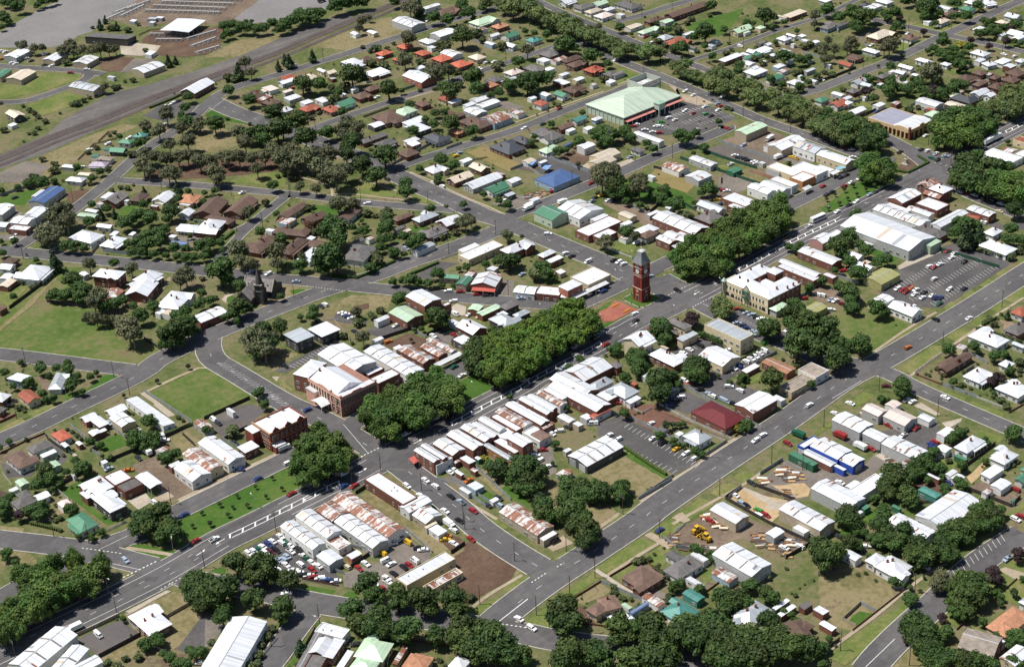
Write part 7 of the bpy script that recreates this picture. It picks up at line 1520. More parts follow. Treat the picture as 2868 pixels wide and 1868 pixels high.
def dense(line, step=5.0):
    o = [line[0]]
    for a, b in zip(line, line[1:]):
        n = max(1, int(math.hypot(b[0] - a[0], b[1] - a[1]) / step))
        for i in range(1, n + 1): o.append((a[0] + (b[0] - a[0]) * i / n, a[1] + (b[1] - a[1]) * i / n))
    return o
def smooth(line, it=2):
    for _ in range(it):
        o = [line[0]]
        for a, b in zip(line, line[1:]): o += [(a[0] * .75 + b[0] * .25, a[1] * .75 + b[1] * .25), (a[0] * .25 + b[0] * .75, a[1] * .25 + b[1] * .75)]
        line = o + [line[-1]]
    return line
RD = []
for name, w, fl in ROADS:
    RD.append((name, w, dense(smooth([(fl[j] / 10, fl[j + 1] / 10) for j in range(0, len(fl), 2)]), 4)))
def segd(p, a, b):
    dx, dy = b[0] - a[0], b[1] - a[1]; L = dx * dx + dy * dy
    t = 0 if L == 0 else max(0, min(1, ((p[0] - a[0]) * dx + (p[1] - a[1]) * dy) / L))
    return math.hypot(p[0] - a[0] - t * dx, p[1] - a[1] - t * dy)
def onroad(p, skip=None, m=0.0):
    for i, (n, w, l) in enumerate(RD):
        if i == skip: continue
        for a, b in zip(l[::2], l[2::2]):
            if abs(a[0] - p[0]) + abs(a[1] - p[1]) < w / 2 + m + 30 and segd(p, a, b) < w / 2 + m: return True
    return False
def strip(name, line, w, z, mat, kind=True):
    L = offset(line, w / 2); R_ = offset(line, -w / 2); n = len(line)
    v = [(x, y, z) for x, y in L] + [(x, y, z) for x, y in R_]
    o = mk(name, v, [(i, n + i, n + i + 1, i + 1) for i in range(n - 1)], mat)
    return struct(o) if kind else o
for i, (name, w, l) in enumerate(RD):
    strip('road', l, w, 0.17 + i * 0.0022, G['roaddark'] if name == 'highway' else G['road'])
    mb = MB()
    for sgn in (1, -1):
        e = offset(l, sgn * (w / 2 + 0.16))
        for a, b in zip(e, e[1:]):
            mid = ((a[0] + b[0]) / 2, (a[1] + b[1]) / 2)
            if onroad(mid, i, 0.5): continue
            d = Vector((b[0] - a[0], b[1] - a[1]));
            if d.length < 0.05: continue
            ang = math.atan2(d.y, d.x); h = d.length / 2 + 0.03
            R = lambda p, m=mid, g=ang: (m[0] + rot2(p[0], p[1], g)[0], m[1] + rot2(p[0], p[1], g)[1], p[2])
            mb.box(-h, h, -0.17, 0.17, 0.0, 0.29, 0, R)
    if mb.f: struct(mb.obj('kerb', M_KERB))
PZ = 0.17 + len(RD) * 0.0022 + 0.012
PB = MB()
def dash(a, b, w=0.18, z=0.0):
    d = Vector((b[0] - a[0], b[1] - a[1])); mid = ((a[0] + b[0]) / 2, (a[1] + b[1]) / 2); ang = math.atan2(d.y, d.x); h = d.length / 2
    c = [rot2(x, y, ang) for x, y in ((-h, -w / 2), (h, -w / 2), (h, w / 2), (-h, w / 2))]
    n = len(PB.v); PB.v += [(mid[0] + x, mid[1] + y, PZ + z) for x, y in c]; PB.f.append((n, n + 1, n + 2, n + 3)); PB.mi.append(0)
def at(line, s):
    for a, b in zip(line, line[1:]):
        d = math.hypot(b[0] - a[0], b[1] - a[1])
        if s <= d and d > 0: return (a[0] + (b[0] - a[0]) * s / d, a[1] + (b[1] - a[1]) * s / d), Vector(((b[0] - a[0]) / d, (b[1] - a[1]) / d))
        s -= d
    return None
def length(line): return sum(math.hypot(b[0] - a[0], b[1] - a[1]) for a, b in zip(line, line[1:]))
def along(line, off, s0, s1, on, gap, w=0.18, z=0.0):
    s = s0
    while s < s1:
        p = at(line, s); q = at(line, min(s1, s + on))
        if not p or not q: break
        a = (p[0][0] - p[1].y * off, p[0][1] + p[1].x * off); b = (q[0][0] - q[1].y * off, q[0][1] + q[1].x * off)
        dash(a, b, w, z); s += on + gap
HW = RD[0][2]; HL = length(HW)
def station(x):          # distance along the highway for a world x
    s = 0
    for a, b in zip(HW, HW[1:]):
        d = math.hypot(b[0] - a[0], b[1] - a[1])
        if min(a[0], b[0]) <= x <= max(a[0], b[0]): return s + d * (x - a[0]) / (b[0] - a[0] + 1e-9)
        s += d
    return s
def clear_of(x):     # crossings of the highway stay free of lines
    return any(abs(x - c) < r for c, r in CROSS)
CROSS = [(-257, 17), (-182, 13), (2, 17), (217, 20)]
s = 0
while s < HL - 4:
    p = at(HW, s)
    if p and not clear_of(p[0][0]):
        for off in (5.3, -5.3): along(HW, off, s, s + 4, 4.0, 0, 0.16)
        if int(s / 4) % 3 == 0:
            for off in (1.9, -1.9): along(HW, off, s, s + 2.6, 2.6, 0, 0.14, 0.001)
    s += 4
for x0, x1 in LADDERS:
    s0, s1 = station(x0), station(x1)
    if s1 < s0: s0, s1 = s1, s0
    along(HW, 1.35, s0, s1, 4, 0, 0.32, 0.002); along(HW, -1.35, s0, s1, 4, 0, 0.32, 0.002)
    s = s0
    while s < s1:
        p = at(HW, s)
        if p:
            t = p[1]; n = Vector((-t.y, t.x)); c = p[0]
            dash((c[0] - n.x * 1.2 - t.x * .9, c[1] - n.y * 1.2 - t.y * .9), (c[0] + n.x * 1.2 + t.x * .9, c[1] + n.y * 1.2 + t.y * .9), 0.6, 0.004)
        s += 6.2
def arrow(c, t, turn=1):
    n = Vector((-t.y, t.x)); P = lambda u, v: (c[0] + t.x * u + n.x * v, c[1] + t.y * u + n.y * v)
    dash(P(-2.4, 0), P(1.0, 0), 0.3, 0.006)
    b = len(PB.v); PB.v += [(*P(1.0, .8 * turn), PZ + .006), (*P(2.6, .4 * turn), PZ + .006), (*P(1.0, -.6 * turn), PZ + .006)]; PB.f.append((b, b + 1, b + 2)); PB.mi.append(0)
for x in (-282, -272, -228, -198, -166, -152, -22, 24, 40):
    p = at(HW, station(x))
    if p: arrow(p[0], p[1] if x % 4 else -p[1], 1)
# dashed give-way lines and centre lines on the cross streets, parking bay ticks
for a, b, on, gap, w in LINES:
    along([a, b], 0, 0, math.hypot(b[0] - a[0], b[1] - a[1]), on, gap, w, 0.003)
for a, b, n, dx, dy in BAYS:
    for i in range(n + 1):
        t = i / n; q = (a[0] + (b[0] - a[0]) * t, a[1] + (b[1] - a[1]) * t); dash(q, (q[0] + dx, q[1] + dy), 0.13, 0.005)
for i, (name, w, l) in enumerate(RD):
    if name in ('leura', 'diag', 'planesw', 'crossb', 'backst', 'crosscs'):
        s = 6; L = length(l)
        while s < L - 6:
            p = at(l, s)
            if p and not onroad(p[0], i, 3): along(l, 0.0, s, s + 3, 3, 0, 0.13, 0.001)
            s += 11
struct(PB.obj('road_marking', M_PAINT))
for i, (w, fl) in enumerate(PATHS):
    strip('footpath', dense(smooth([(fl[j] / 10, fl[j + 1] / 10) for j in range(0, len(fl), 2)], 1), 6), w, .155 + i * .0004, G['concretetan'] if w < 1.9 else G['concrete'])
# railway line and its sidings
for off in (-.8, .8, 6.2, 7.8, 11.2, 12.8):
    l = dense(smooth([(RAIL[j] / 10, RAIL[j + 1] / 10) for j in range(0, len(RAIL), 2)]), 8); e = offset(l, off); mb = MB()
    if off in (-.8, 6.2, 11.2): strip('rail_bed', offset(l, off + .8), 4.2, 0.185 + off * .0001, G['trackbed'])
    for a, b in zip(e, e[1:]):
        d = math.hypot(b[0] - a[0], b[1] - a[1]); ang = math.atan2(b[1] - a[1], b[0] - a[0]); m = ((a[0] + b[0]) / 2, (a[1] + b[1]) / 2)
        mb.box(-d / 2, d / 2, -.05, .05, .18, .38, 0, lambda p, m=m, g=ang: (m[0] + rot2(p[0], p[1], g)[0], m[1] + rot2(p[0], p[1], g)[1], p[2]))
    struct(mb.obj('rail', M_STEEL))
# ------------------------------------------------------------------ buildings
def win_mesh(name, w, h, mull=1, fm=None, t=0.08):
    mb = MB(); f = 0.09
    mb.box(-w / 2, w / 2, -t, 0.0, -h / 2, h / 2, 1)
    for a in ((-w / 2, -w / 2 + f, -h / 2, h / 2), (w / 2 - f, w / 2, -h / 2, h / 2)): mb.box(a[0], a[1], -t - .05, 0.0, a[2], a[3], 0)
    for z in (-h / 2, h / 2 - f): mb.box(-w / 2 + f, w / 2 - f, -t - .05, 0.0, z, z + f, 0)
    for i in range(mull): x = -w / 2 + w * (i + 1) / (mull + 1); mb.box(x - .035, x + .035, -t - .04, 0.0, -h / 2 + f, h / 2 - f, 0)
    return mb.mesh(name, [fm or M_FRAME, M_GLASS])
WIN = [win_mesh('window', 1.3, 1.25), win_mesh('window', 2.0, 1.4, 2), win_mesh('window', 1.0, 1.5, 0), win_mesh('window', 1.7, 1.1, 1)]
WSHOP = win_mesh('shop_window', 2.6, 1.9, 1)
WTALL = win_mesh('window', 1.0, 2.0, 0, M_TRIM)
def door_mesh(w, h, m):
    mb = MB(); mb.box(-w / 2, w / 2, -.07, 0, 0, h, 0); mb.box(-w / 2 - .08, -w / 2, -.1, 0, 0, h + .08, 1); mb.box(w / 2, w / 2 + .08, -.1, 0, 0, h + .08, 1); mb.box(-w / 2, w / 2, -.1, 0, h, h + .08, 1)
    return mb.mesh('door', [m, M_FRAME])
DOOR = door_mesh(0.95, 2.1, M_DOOR); ROLL = door_mesh(2.7, 2.4, M_ROLL); BIGROLL = door_mesh(3.6, 3.2, M_ROLL)
def chim_mesh():
    mb = MB(); mb.box(-.4, .4, -.3, .3, -1.6, 1.3, 0); mb.box(-.48, .48, -.38, .38, 1.1, 1.3, 0); mb.box(-.14, .14, -.14, .14, 1.3, 1.6, 1); return mb.mesh('chimney', [M_BRICK, M_DOOR])
CHIM = chim_mesh()
def vent_mesh():
    mb = MB(); mb.frustum(0, 0, -.2, .35, .22, .22, 8); mb.frustum(0, 0, .35, .6, .36, .1, 8); return mb.mesh('roof_vent', M_STEEL)
VENT = vent_mesh()
SKYL = {}
def skyl(len_, w=0.85):
    k = round(len_, 1)
    if k not in SKYL:
        mb = MB(); mb.box(-w / 2, w / 2, -k / 2, k / 2, 0.012, 0.06); SKYL[k] = mb.mesh('skylight', M_SKYL)
    return SKYL[k]
SHEET = {}
def sheet(L, w):
    k = (round(L, 1), w, rnd.randrange(4))
    if k not in SHEET:
        mb = MB(); mb.box(-w / 2, w / 2, -L / 2, L / 2, .008, .035); SHEET[k] = mb.mesh('roof_sheet', [RM['g'], RM['wr'], RM['n'], RM['c']][k[2]])
    return SHEET[k]
def openings(root, sides, h, cat, wl):
    z = 1.55
    for k, (ox, oy, rz, L) in enumerate(sides):
        ca, sa = math.cos(rz), math.sin(rz)
        def put(name, me, u, zz): inst(name, me, root, (ox + ca * u + sa * .02, oy + sa * u - ca * .02, zz), rz)
        if cat in ('house', 'villa', 'flats'):
            n = int(L / 3.4)
            for i in range(n):
                u = -L / 2 + L * (i + .5) / n
                if rnd.random() < .26: continue
                if k == 0 and i == n // 2: put('door', DOOR, u, 0.1)
                else: put('window', rnd.choice(WIN), u, z)
                if h > 5.4: put('window', rnd.choice(WIN[:3]), u, z + 2.9)
        elif cat == 'shed' or cat == 'factory':
            if k in (1, 3) and L > 3.4 and h > 2.4:
                big = h > 3.6
                for i in range(max(1, int(L / 5)) if (k == 1 or cat == 'factory') else 0):
                    n = max(1, int(L / 5)); put('roller_door', BIGROLL if big and L > 4.5 else ROLL, -L / 2 + L * (i + .5) / n, 0.02)
            elif L > 6 and rnd.random() < .6: put('window', WIN[3], rnd.uniform(-L / 3, L / 3), z)
        else:
            n = int(L / 4.2)
            for i in range(n):
                u = -L / 2 + L * (i + .5) / n
                if rnd.random() < .3: continue
                if k == 0 and i == n // 2: put('door', DOOR, u, 0.05)
                else: put('window', rnd.choice(WIN), u, z + (.5 if h > 4.4 else 0))
                if h > 6.2: put('window', rnd.choice(WIN[:3]), u, z + 3.3)
CATN = dict(house='house', shed='shed', shop='shop_building', hall='hall', villa='house', factory='workshop', truckbox='shipping_container', caravan='caravan', church='church_hall', flats='apartment_block', office='office_building')
CATL = dict(house='house', shed='shed', shop='shop building', hall='hall', villa='house', factory='workshop', truckbox='shipping container', caravan='caravan', church='church hall', flats='apartment block', office='office building')
WALLN = dict(w='white', b='brick', c='cream', g='grey', t='tan', k='dark', s='pale blue', p='pale green', G='green', r='red brick', U='blue', d='dark', n='brown', o='orange brick', Y='olive', T='teal', P='pink', m='mauve')
FOOT = []
BROOT = []
def building(kind, rf, wl, cat, h, cx, cy, ang, a, b):
    if b > a: a, b, ang = b, a, ang + 90
    if cat == 'shop' and kind == 'gab': b += .9
    rz = math.radians(ang); A2, B2 = a / 2, b / 2; area = a * b
    FOOT.append((cx, cy, rz, A2, B2))
    size = 'long ' if a > 2.6 * b and a > 14 else 'big ' if area > 420 else 'small ' if area < 45 else ''
    rk = dict(hip='hip roof', gab='gabled roof', flat='flat roof', skil='skillion roof', canopy='open canopy roof')[kind]
    desc = f"{size}{WALLN[wl]} {CATL[cat]} with {ROOFN[rf]} {rk}"
    root = thing(CATN[cat], (cx, cy, 0), rz, desc, CATL[cat], None); BROOT.append((root, cx, cy, cat, h, A2, B2, rz))
    mat = RM['wr'] if (rf == 'w' and cat in ('shed', 'shop') and area < 150 and rnd.random() < .12) else RM['N'] if (rf == 'n' and kind == 'hip') else RM['rm'] if (rf == 'r' and cat in ('hall',)) else RM[rf]
    wm = WM[wl]
    res = cat in ('house', 'villa')
    ov = 0.5 if res else 0.15
    if kind in ('flat', 'canopy'): ov = 0.35 if res else 0.7 if cat == 'office' else 0.0
    x, y = A2 - ov, B2 - ov
    roof = MB(); wall = MB()
    if kind == 'gab':
        pit = 0.42 if res else (0.20 if cat in ('shed', 'hall', 'factory') else 0.30)
        if b > 16: pit *= .75
        r = pit * B2; t = .14
        roof.prism([(-B2, h), (-B2, h - t), (0, h + r - t), (B2, h - t), (B2, h), (0, h + r)], -A2, A2)
        rr = r * y / B2
        wall.prism([(-y, 0), (y, 0), (y, h - t + .02), (0, h - t + rr * 0.98), (-y, h - t + .02)], -x, x)
        slope = math.atan2(r, B2)
    elif kind == 'hip':
        pit = 0.43 if res else 0.26
        r = pit * B2; hx = max(A2 - B2, 0.0); t = .2
        v = [(-A2, -B2, h), (A2, -B2, h), (A2, B2, h), (-A2, B2, h), (-hx - .02, 0, h + r), (hx + .02, 0, h + r)]
        n = len(roof.v); roof.v += v + [(p[0], p[1], h - t) for p in v[:4]]
        roof.f += [(0, 1, 5, 4), (2, 3, 4, 5), (1, 2, 5), (3, 0, 4), (6, 7, 1, 0), (7, 8, 2, 1), (8, 9, 3, 2), (9, 6, 0, 3), (9, 8, 7, 6)]; roof.mi += [0] * 9
        wall.box(-x, x, -y, y, 0, h - t + .01); slope = math.atan2(r, B2)
        if res and area > 105 and rnd.random() < .75:          # projecting front room under its own gable
            w = rnd.uniform(.34, .44) * a; x0 = rnd.choice((-1, 1)) * (A2 - w / 2 - rnd.uniform(0, .08) * a); s_ = rnd.choice((-1, 1, -1)); pr = rnd.uniform(1.2, 2.4)
            rw = pit * w / 2 * .97; t2 = .16
            poly = [(x0 - w / 2, h + .03), (x0 - w / 2, h - t2), (x0, h + rw - t2), (x0 + w / 2, h - t2), (x0 + w / 2, h + .03), (x0, h + rw + .03)]
            ye = s_ * (B2 + pr); yi = 0.0
            roof.prismy(poly, min(ye, yi), max(ye, yi))
            wall.prismy([(x0 - w / 2 + .4, 0), (x0 + w / 2 - .4, 0), (x0 + w / 2 - .4, h - t2), (x0, h + rw * .8 - t2), (x0 - w / 2 + .4, h - t2)], min(s_ * (B2 + pr - .45), s_ * (y - .3)), max(s_ * (B2 + pr - .45), s_ * (y - .3)))
    elif kind == 'skil':
        r = min(1.6, .14 * b); roof.prism([(-B2, h), (-B2, h - .15), (B2, h + r - .15), (B2, h + r)], -A2, A2)
        wall.prism([(-y, 0), (y, 0), (y, h + r * .97 - .15), (-y, h + r * .03 - .15)], -x, x); slope = 0
    elif kind == 'canopy':
        roof.prism([(-B2, h), (-B2, h - .25), (0, h + .25), (B2, h - .25), (B2, h), (0, h + .5)], -A2, A2); slope = 0
        for sx in range(5):
            for sy in (-1, 1): pm = MB(); pm.box(-.12, .12, -.12, .12, 0, h - .2); inst('post', pm.mesh('post', M_STEEL), root, (-A2 + .4 + (a - .8) * sx / 4, sy * (B2 - .5), 0))
    else:
        slope = 0
        if res or cat in ('shed', 'truckbox', 'caravan', 'office'):
            roof.prism([(-B2, h - .05), (-B2, h - .22), (B2, h + .03), (B2, h + .2)], -A2, A2); wall.prism([(-y, 0), (y, 0), (y, h + .0), (-y, h - .2)], -x, x)
        else:
            rt = h - .45
            wall.box(-A2 + .25, A2 - .25, -B2 + .25, B2 - .25, 0, rt - .05)
            roof.prism([(-B2 + .25, rt - .1), (B2 - .25, rt - .1), (B2 - .25, rt + .05), (0, rt + .2), (-B2 + .25, rt + .05)], -A2 + .25, A2 - .25)
            wall.box(-A2, A2, -B2, -B2 + .25, 0, h); wall.box(-A2, A2, B2 - .25, B2, 0, h)
            wall.box(-A2, -A2 + .25, -B2 + .25, B2 - .25, 0, h); wall.box(A2 - .25, A2, -B2 + .25, B2 - .25, 0, h)
    if wall.f: wall.obj('wall', wm, root)
    roof.obj('roof', mat, root)
    ymax = B2 if (kind == 'flat' and not res and cat not in ('shed', 'truckbox', 'caravan', 'office')) else y; xmax = A2 if ymax == B2 else x
    if kind != 'canopy' and cat not in ('truckbox', 'caravan'):
        openings(root, [(0, -ymax, 0, 2 * xmax), (xmax, 0, math.pi / 2, 2 * ymax), (0, ymax, math.pi, 2 * xmax), (-xmax, 0, -math.pi / 2, 2 * ymax)], h, cat, wl)
    if res and kind in ('hip', 'gab') and wl in 'wcb' and area > 60 and rnd.random() < (.9 if cat == 'villa' else .5):
        for i in range(rnd.choice((1, 1, 2)) if cat == 'house' else 2):
            yy = rnd.uniform(-.55, .55) * B2; xx = rnd.uniform(-.6, .6) * max(A2 - B2, A2 * .5)
            zz = h + math.tan(slope) * (B2 - abs(yy))
            inst('chimney', CHIM, root, (xx, yy, zz), 0)
    if kind == 'gab' and rf in 'wg' and a > 11 and b > 5 and cat in ('shed', 'shop', 'hall', 'factory') and rnd.random() < (.85 if cat == 'factory' else .5):
        n = max(2, int(a / rnd.choice((4.5, 5.5, 7)))); L = (B2 / math.cos(slope)) * .86
        for s_ in (-1, 1):
            for i in range(n - 1):
                xx = -A2 + a * (i + 1) / n; yy = s_ * B2 * .5; zz = h + math.tan(slope) * B2 * .5
                o = inst('skylight', skyl(L, .75), root, (xx, yy, zz)); o.rotation_euler = (-s_ * slope, 0, 0)
    if kind == 'gab' and rf in 'wgnp' and area > 70 and not res:
        L = B2 / math.cos(slope)
        for q in range(rnd.randint(1, 4)):
            s_ = rnd.choice((-1, 1)); ln = rnd.choice((.45, .95)); o = inst('roof_sheet', sheet(ln * L * .96, rnd.choice((.8, 1.6, 2.4))), root)
            yy = s_ * B2 * (1 - ln / 2) if rnd.random() < .5 else s_ * B2 * ln / 2
            o.location = (rnd.uniform(-.85, .85) * A2, yy, h + math.tan(slope) * (B2 - abs(yy))); o.rotation_euler = (-s_ * slope, 0, 0)
    if kind == 'gab' and not res and a > 9:
        rc = MB(); rc.prism([(-.28, h + r - .06), (.28, h + r - .06), (0, h + r + .09)], -A2 - .02, A2 + .02); rc.obj('ridge_cap', M_STEEL, root)
    if cat in ('shop', 'hall') and kind == 'flat' and area > 70:
        for i in range(rnd.randint(1, 3)): inst('roof_vent', VENT, root, (rnd.uniform(-.7, .7) * A2, rnd.uniform(-.6, .6) * B2, h - .35))
    if res and area > 75 and rnd.random() < .55:               # verandah along one long side
        s_ = rnd.choice((-1, 1)); d = rnd.uniform(1.6, 2.3); L = A2 * rnd.uniform(.55, .95); x0 = rnd.uniform(-1, 1) * (A2 - L) * .9; mb = MB()
        ye = s_ * (y + d); yi = s_ * y
        mb.v = [(x0 - L, yi, h - .28), (x0 + L, yi, h - .28), (x0 + L, ye, h - .62), (x0 - L, ye, h - .62), (x0 - L, yi, h - .36), (x0 + L, yi, h - .36), (x0 + L, ye, h - .70), (x0 - L, ye, h - .70)]
        mb.f = [(0, 3, 2, 1), (4, 5, 6, 7), (0, 1, 5, 4), (1, 2, 6, 5), (2, 3, 7, 6), (3, 0, 4, 7)]; mb.mi = [0] * 6
        for i in range(5): X = x0 - L + .1 + (2 * L - .2) * i / 4; mb.box(X - .06, X + .06, ye - s_ * .1 - .06, ye - s_ * .1 + .06, 0, h - .66, 1)
        mb.obj('verandah', [mat, M_FRAME], root)
    return root
for ln in BLD.strip().split('\n'):
    t = ln.split(); building(t[0], t[1], t[2], t[3], *(float(q) / 10 for q in t[4:10]))
# ------------------------------------------------------------------ landmarks built by hand
def foot(x0, x1, y0, y1): FOOT.append(((x0 + x1) / 2, (y0 + y1) / 2, 0.0, abs(x1 - x0) / 2, abs(y1 - y0) / 2))
def put(root, me, p, rz=0.0, name=None):
    return inst(name or me.name.split('.')[0], me, root, p, rz)
def hiproof(mb, x0, x1, y0, y1, h, r, mi=0, t=.25):
    w = min(x1 - x0, y1 - y0) / 2; b = len(mb.v); cx, cy = (x0 + x1) / 2, (y0 + y1) / 2
    if x1 - x0 >= y1 - y0: ra, rb = (x0 + w, cy), (x1 - w + .01, cy)
    else: ra, rb = (cx, y0 + w), (cx, y1 - w + .01)
    mb.v += [(x0, y0, h), (x1, y0, h), (x1, y1, h), (x0, y1, h), (*ra, h + r), (*rb, h + r), (x0, y0, h - t), (x1, y0, h - t), (x1, y1, h - t), (x0, y1, h - t)]
    if x1 - x0 >= y1 - y0: F = [(0, 1, 5, 4), (1, 2, 5), (2, 3, 4, 5), (3, 0, 4)]
    else: F = [(0, 1, 4), (1, 2, 5, 4), (2, 3, 5), (3, 0, 4, 5)]
    for f in F + [(6, 7, 1, 0), (7, 8, 2, 1), (8, 9, 3, 2), (9, 6, 0, 3), (9, 8, 7, 6)]: mb.f.append(tuple(b + i for i in f)); mb.mi.append(mi)
# --- clock tower
def clock_tower():
    R = thing('clock_tower', (0, 0, 0), 0, '', 'clock tower', label='tall red brick clock tower with grey slate spire standing on its small green island')
    struct(mk('traffic_island', [(x, y, .19) for x, y in ((-7.5, -5.5), (-5.5, -7.5), (5.5, -7.5), (7.5, -5.5), (7.5, 5.5), (5.5, 7.5), (-5.5, 7.5), (-7.5, 5.5))], [tuple(range(8))], G['green']))
    kb = MB()
    pts = [(-7.5, -5.5), (-5.5, -7.5), (5.5, -7.5), (7.5, -5.5), (7.5, 5.5), (5.5, 7.5), (-5.5, 7.5), (-7.5, 5.5)]
    for a, b in zip(pts, pts[1:] + pts[:1]):
        d = math.hypot(b[0] - a[0], b[1] - a[1]); g = math.atan2(b[1] - a[1], b[0] - a[0]); m = ((a[0] + b[0]) / 2, (a[1] + b[1]) / 2)
        kb.box(-d / 2, d / 2, -.16, .16, .1, .36, 0, lambda p, m=m, g=g: (m[0] + rot2(p[0], p[1], g)[0], m[1] + rot2(p[0], p[1], g)[1], p[2]))
    struct(kb.obj('kerb', M_KERB))
    for i, (x, y) in enumerate(pts + [(-7.5, 0), (0, -7.5), (7.5, 0), (0, 7.5)]):
        mb = MB(); mb.frustum(0, 0, 0, .9, .28, .2, 8); mb.frustum(0, 0, .9, 1.1, .26, .05, 8); o = mb.obj('bollard', M_DOOR); o.location = (x, y, .2); reg(o, 'short dark bollard on the tower island', 'bollard', 'bollards round the tower island')
    b = MB()
    b.box(-3.3, 3.3, -3.3, 3.3, .15, .9); b.box(-3.05, 3.05, -3.05, 3.05, .9, 7.2); b.box(-2.75, 2.75, -2.75, 2.75, 7.2, 14.2); b.box(-2.9, 2.9, -2.9, 2.9, 14.2, 21.2)
    for sx in (-1, 1):
        for sy in (-1, 1):
            b.box(sx * 2.75 - .45, sx * 2.75 + .45, sy * 2.75 - .45, sy * 2.75 + .45, .9, 7.4); b.box(sx * 2.5 - .4, sx * 2.5 + .4, sy * 2.5 - .4, sy * 2.5 + .4, 7.4, 14.4); b.box(sx * 2.62 - .42, sx * 2.62 + .42, sy * 2.62 - .42, sy * 2.62 + .42, 14.4, 21.4)
    b.obj('shaft', M_TOWERB, R)
    c = MB()
    for z, w, t in ((7.25, 3.2, .22), (14.2, 3.12, .3), (15.3, 3.1, .2), (18.9, 3.12, .22), (21.3, 3.35, .35)): c.box(-w, w, -w, w, z, z + t)
    c.obj('cornice', plain('tower_stone', (.46, .36, .27), .85, .2, 1, 0), R)
    s = MB(); s.frustum(0, 0, 21.65, 22.2, 4.75, 4.5, 4, 0, math.pi / 4); s.frustum(0, 0, 22.2, 25.0, 4.3, 2.75, 4, 0, math.pi / 4); s.frustum(0, 0, 25.0, 27.4, 2.75, 1.9, 4, 0, math.pi / 4)
    s.obj('spire', plain('spire_slate', (.20, .205, .215), .45, .25, 1, 0), R)
    f = MB(); f.box(-1.5, 1.5, -1.5, 1.5, 27.4, 27.65)
    for x in (-1.4, 0, 1.4):
        for y in (-1.4, 0, 1.4):
            if x or y: f.frustum(x, y, 27.65, 28.5, .12, .03, 6)
    f.box(-1.4, 1.4, -1.44, -1.36, 28.0, 28.15); f.box(-1.4, 1.4, 1.36, 1.44, 28.0, 28.15); f.box(-1.44, -1.36, -1.4, 1.4, 28.0, 28.15); f.box(1.36, 1.44, -1.4, 1.4, 28.0, 28.15)
    f.frustum(0, 0, 27.65, 31.6, .12, .05, 6); f.frustum(0, 0, 29.6, 30.2, .35, .05, 8)
    f.obj('cresting', plain('white_iron', (.6, .6, .58), .6, .1, 1, 0), R)
    face = MB(); n = 28
    b0 = len(face.v); face.v += [(1.28 * math.cos(6.2832 * i / n), -.06, 1.28 * math.sin(6.2832 * i / n)) for i in range(n)]; face.f.append(tuple(range(n))); face.mi.append(0)
    for i in range(n):
        a0, a1 = 6.2832 * i / n, 6.2832 * (i + 1) / n; q = len(face.v)
        face.v += [(1.28 * math.cos(a0), -.09, 1.28 * math.sin(a0)), (1.28 * math.cos(a1), -.09, 1.28 * math.sin(a1)), (1.5 * math.cos(a1), -.09, 1.5 * math.sin(a1)), (1.5 * math.cos(a0), -.09, 1.5 * math.sin(a0))]; face.f.append((q, q + 1, q + 2, q + 3)); face.mi.append(1)
    for i in range(12):
        a = 6.2832 * i / 12; rr = lambda p, a=a: (p[0] * math.cos(a) - p[2] * math.sin(a), p[1], p[0] * math.sin(a) + p[2] * math.cos(a)); face.box(.95, 1.2, -.09, -.07, -.05, .05, 1, rr)
    for a, L in ((1.45, .95), (-.9, .65)):
        rr = lambda p, a=a: (p[0] * math.cos(a) - p[2] * math.sin(a), p[1], p[0] * math.sin(a) + p[2] * math.cos(a)); face.box(-.15, L, -.12, -.10, -.06, .06, 1, rr)
    fm = face.mesh('clock_face', [M_FRAME, M_DARKGAP])
    lv = MB(); lv.box(-.38, .38, -.1, 0, 0, 4.0, 1); lv.box(-.55, -.38, -.16, 0, -.2, 4.3, 0); lv.box(.38, .55, -.16, 0, -.2, 4.3, 0); lv.box(-.38, .38, -.16, 0, 4.0, 4.3, 0)
    for i in range(9): lv.box(-.38, .38, -.14, -.1, .3 + i * .42, .42 + i * .42, 0)
    lm = lv.mesh('louvre_window', [M_TOWERB, M_DARKGAP])
    dr = MB(); dr.box(-.7, .7, -.12, 0, 0, 2.6, 1); dr.box(-.95, .95, -.22, 0, 2.6, 3.0, 0); dr.box(-.95, -.7, -.2, 0, 0, 2.6, 0); dr.box(.7, .95, -.2, 0, 0, 2.6, 0); dr.box(-.8, .8, -.14, 0, 4.2, 5.6, 0)
    dm = dr.mesh('door', [plain('tower_panel', (.42, .30, .20), .85, .2, 1, 0), M_DARKGAP])
    for k in range(4):
        a = k * math.pi / 2
        def P(u, v, z): return (*rot2(u, v, a), z)
        put(R, fm, P(0, -2.92, 17.1), a); put(R, dm, P(0, -3.06, .9), a)
        for u in (-.72, .72): put(R, lm, P(u, -2.77, 8.7), a); put(R, WIN[2], P(u * .8, -2.92, 20.0), a)
    foot(-8, 8, -8, 8)
clock_tower()
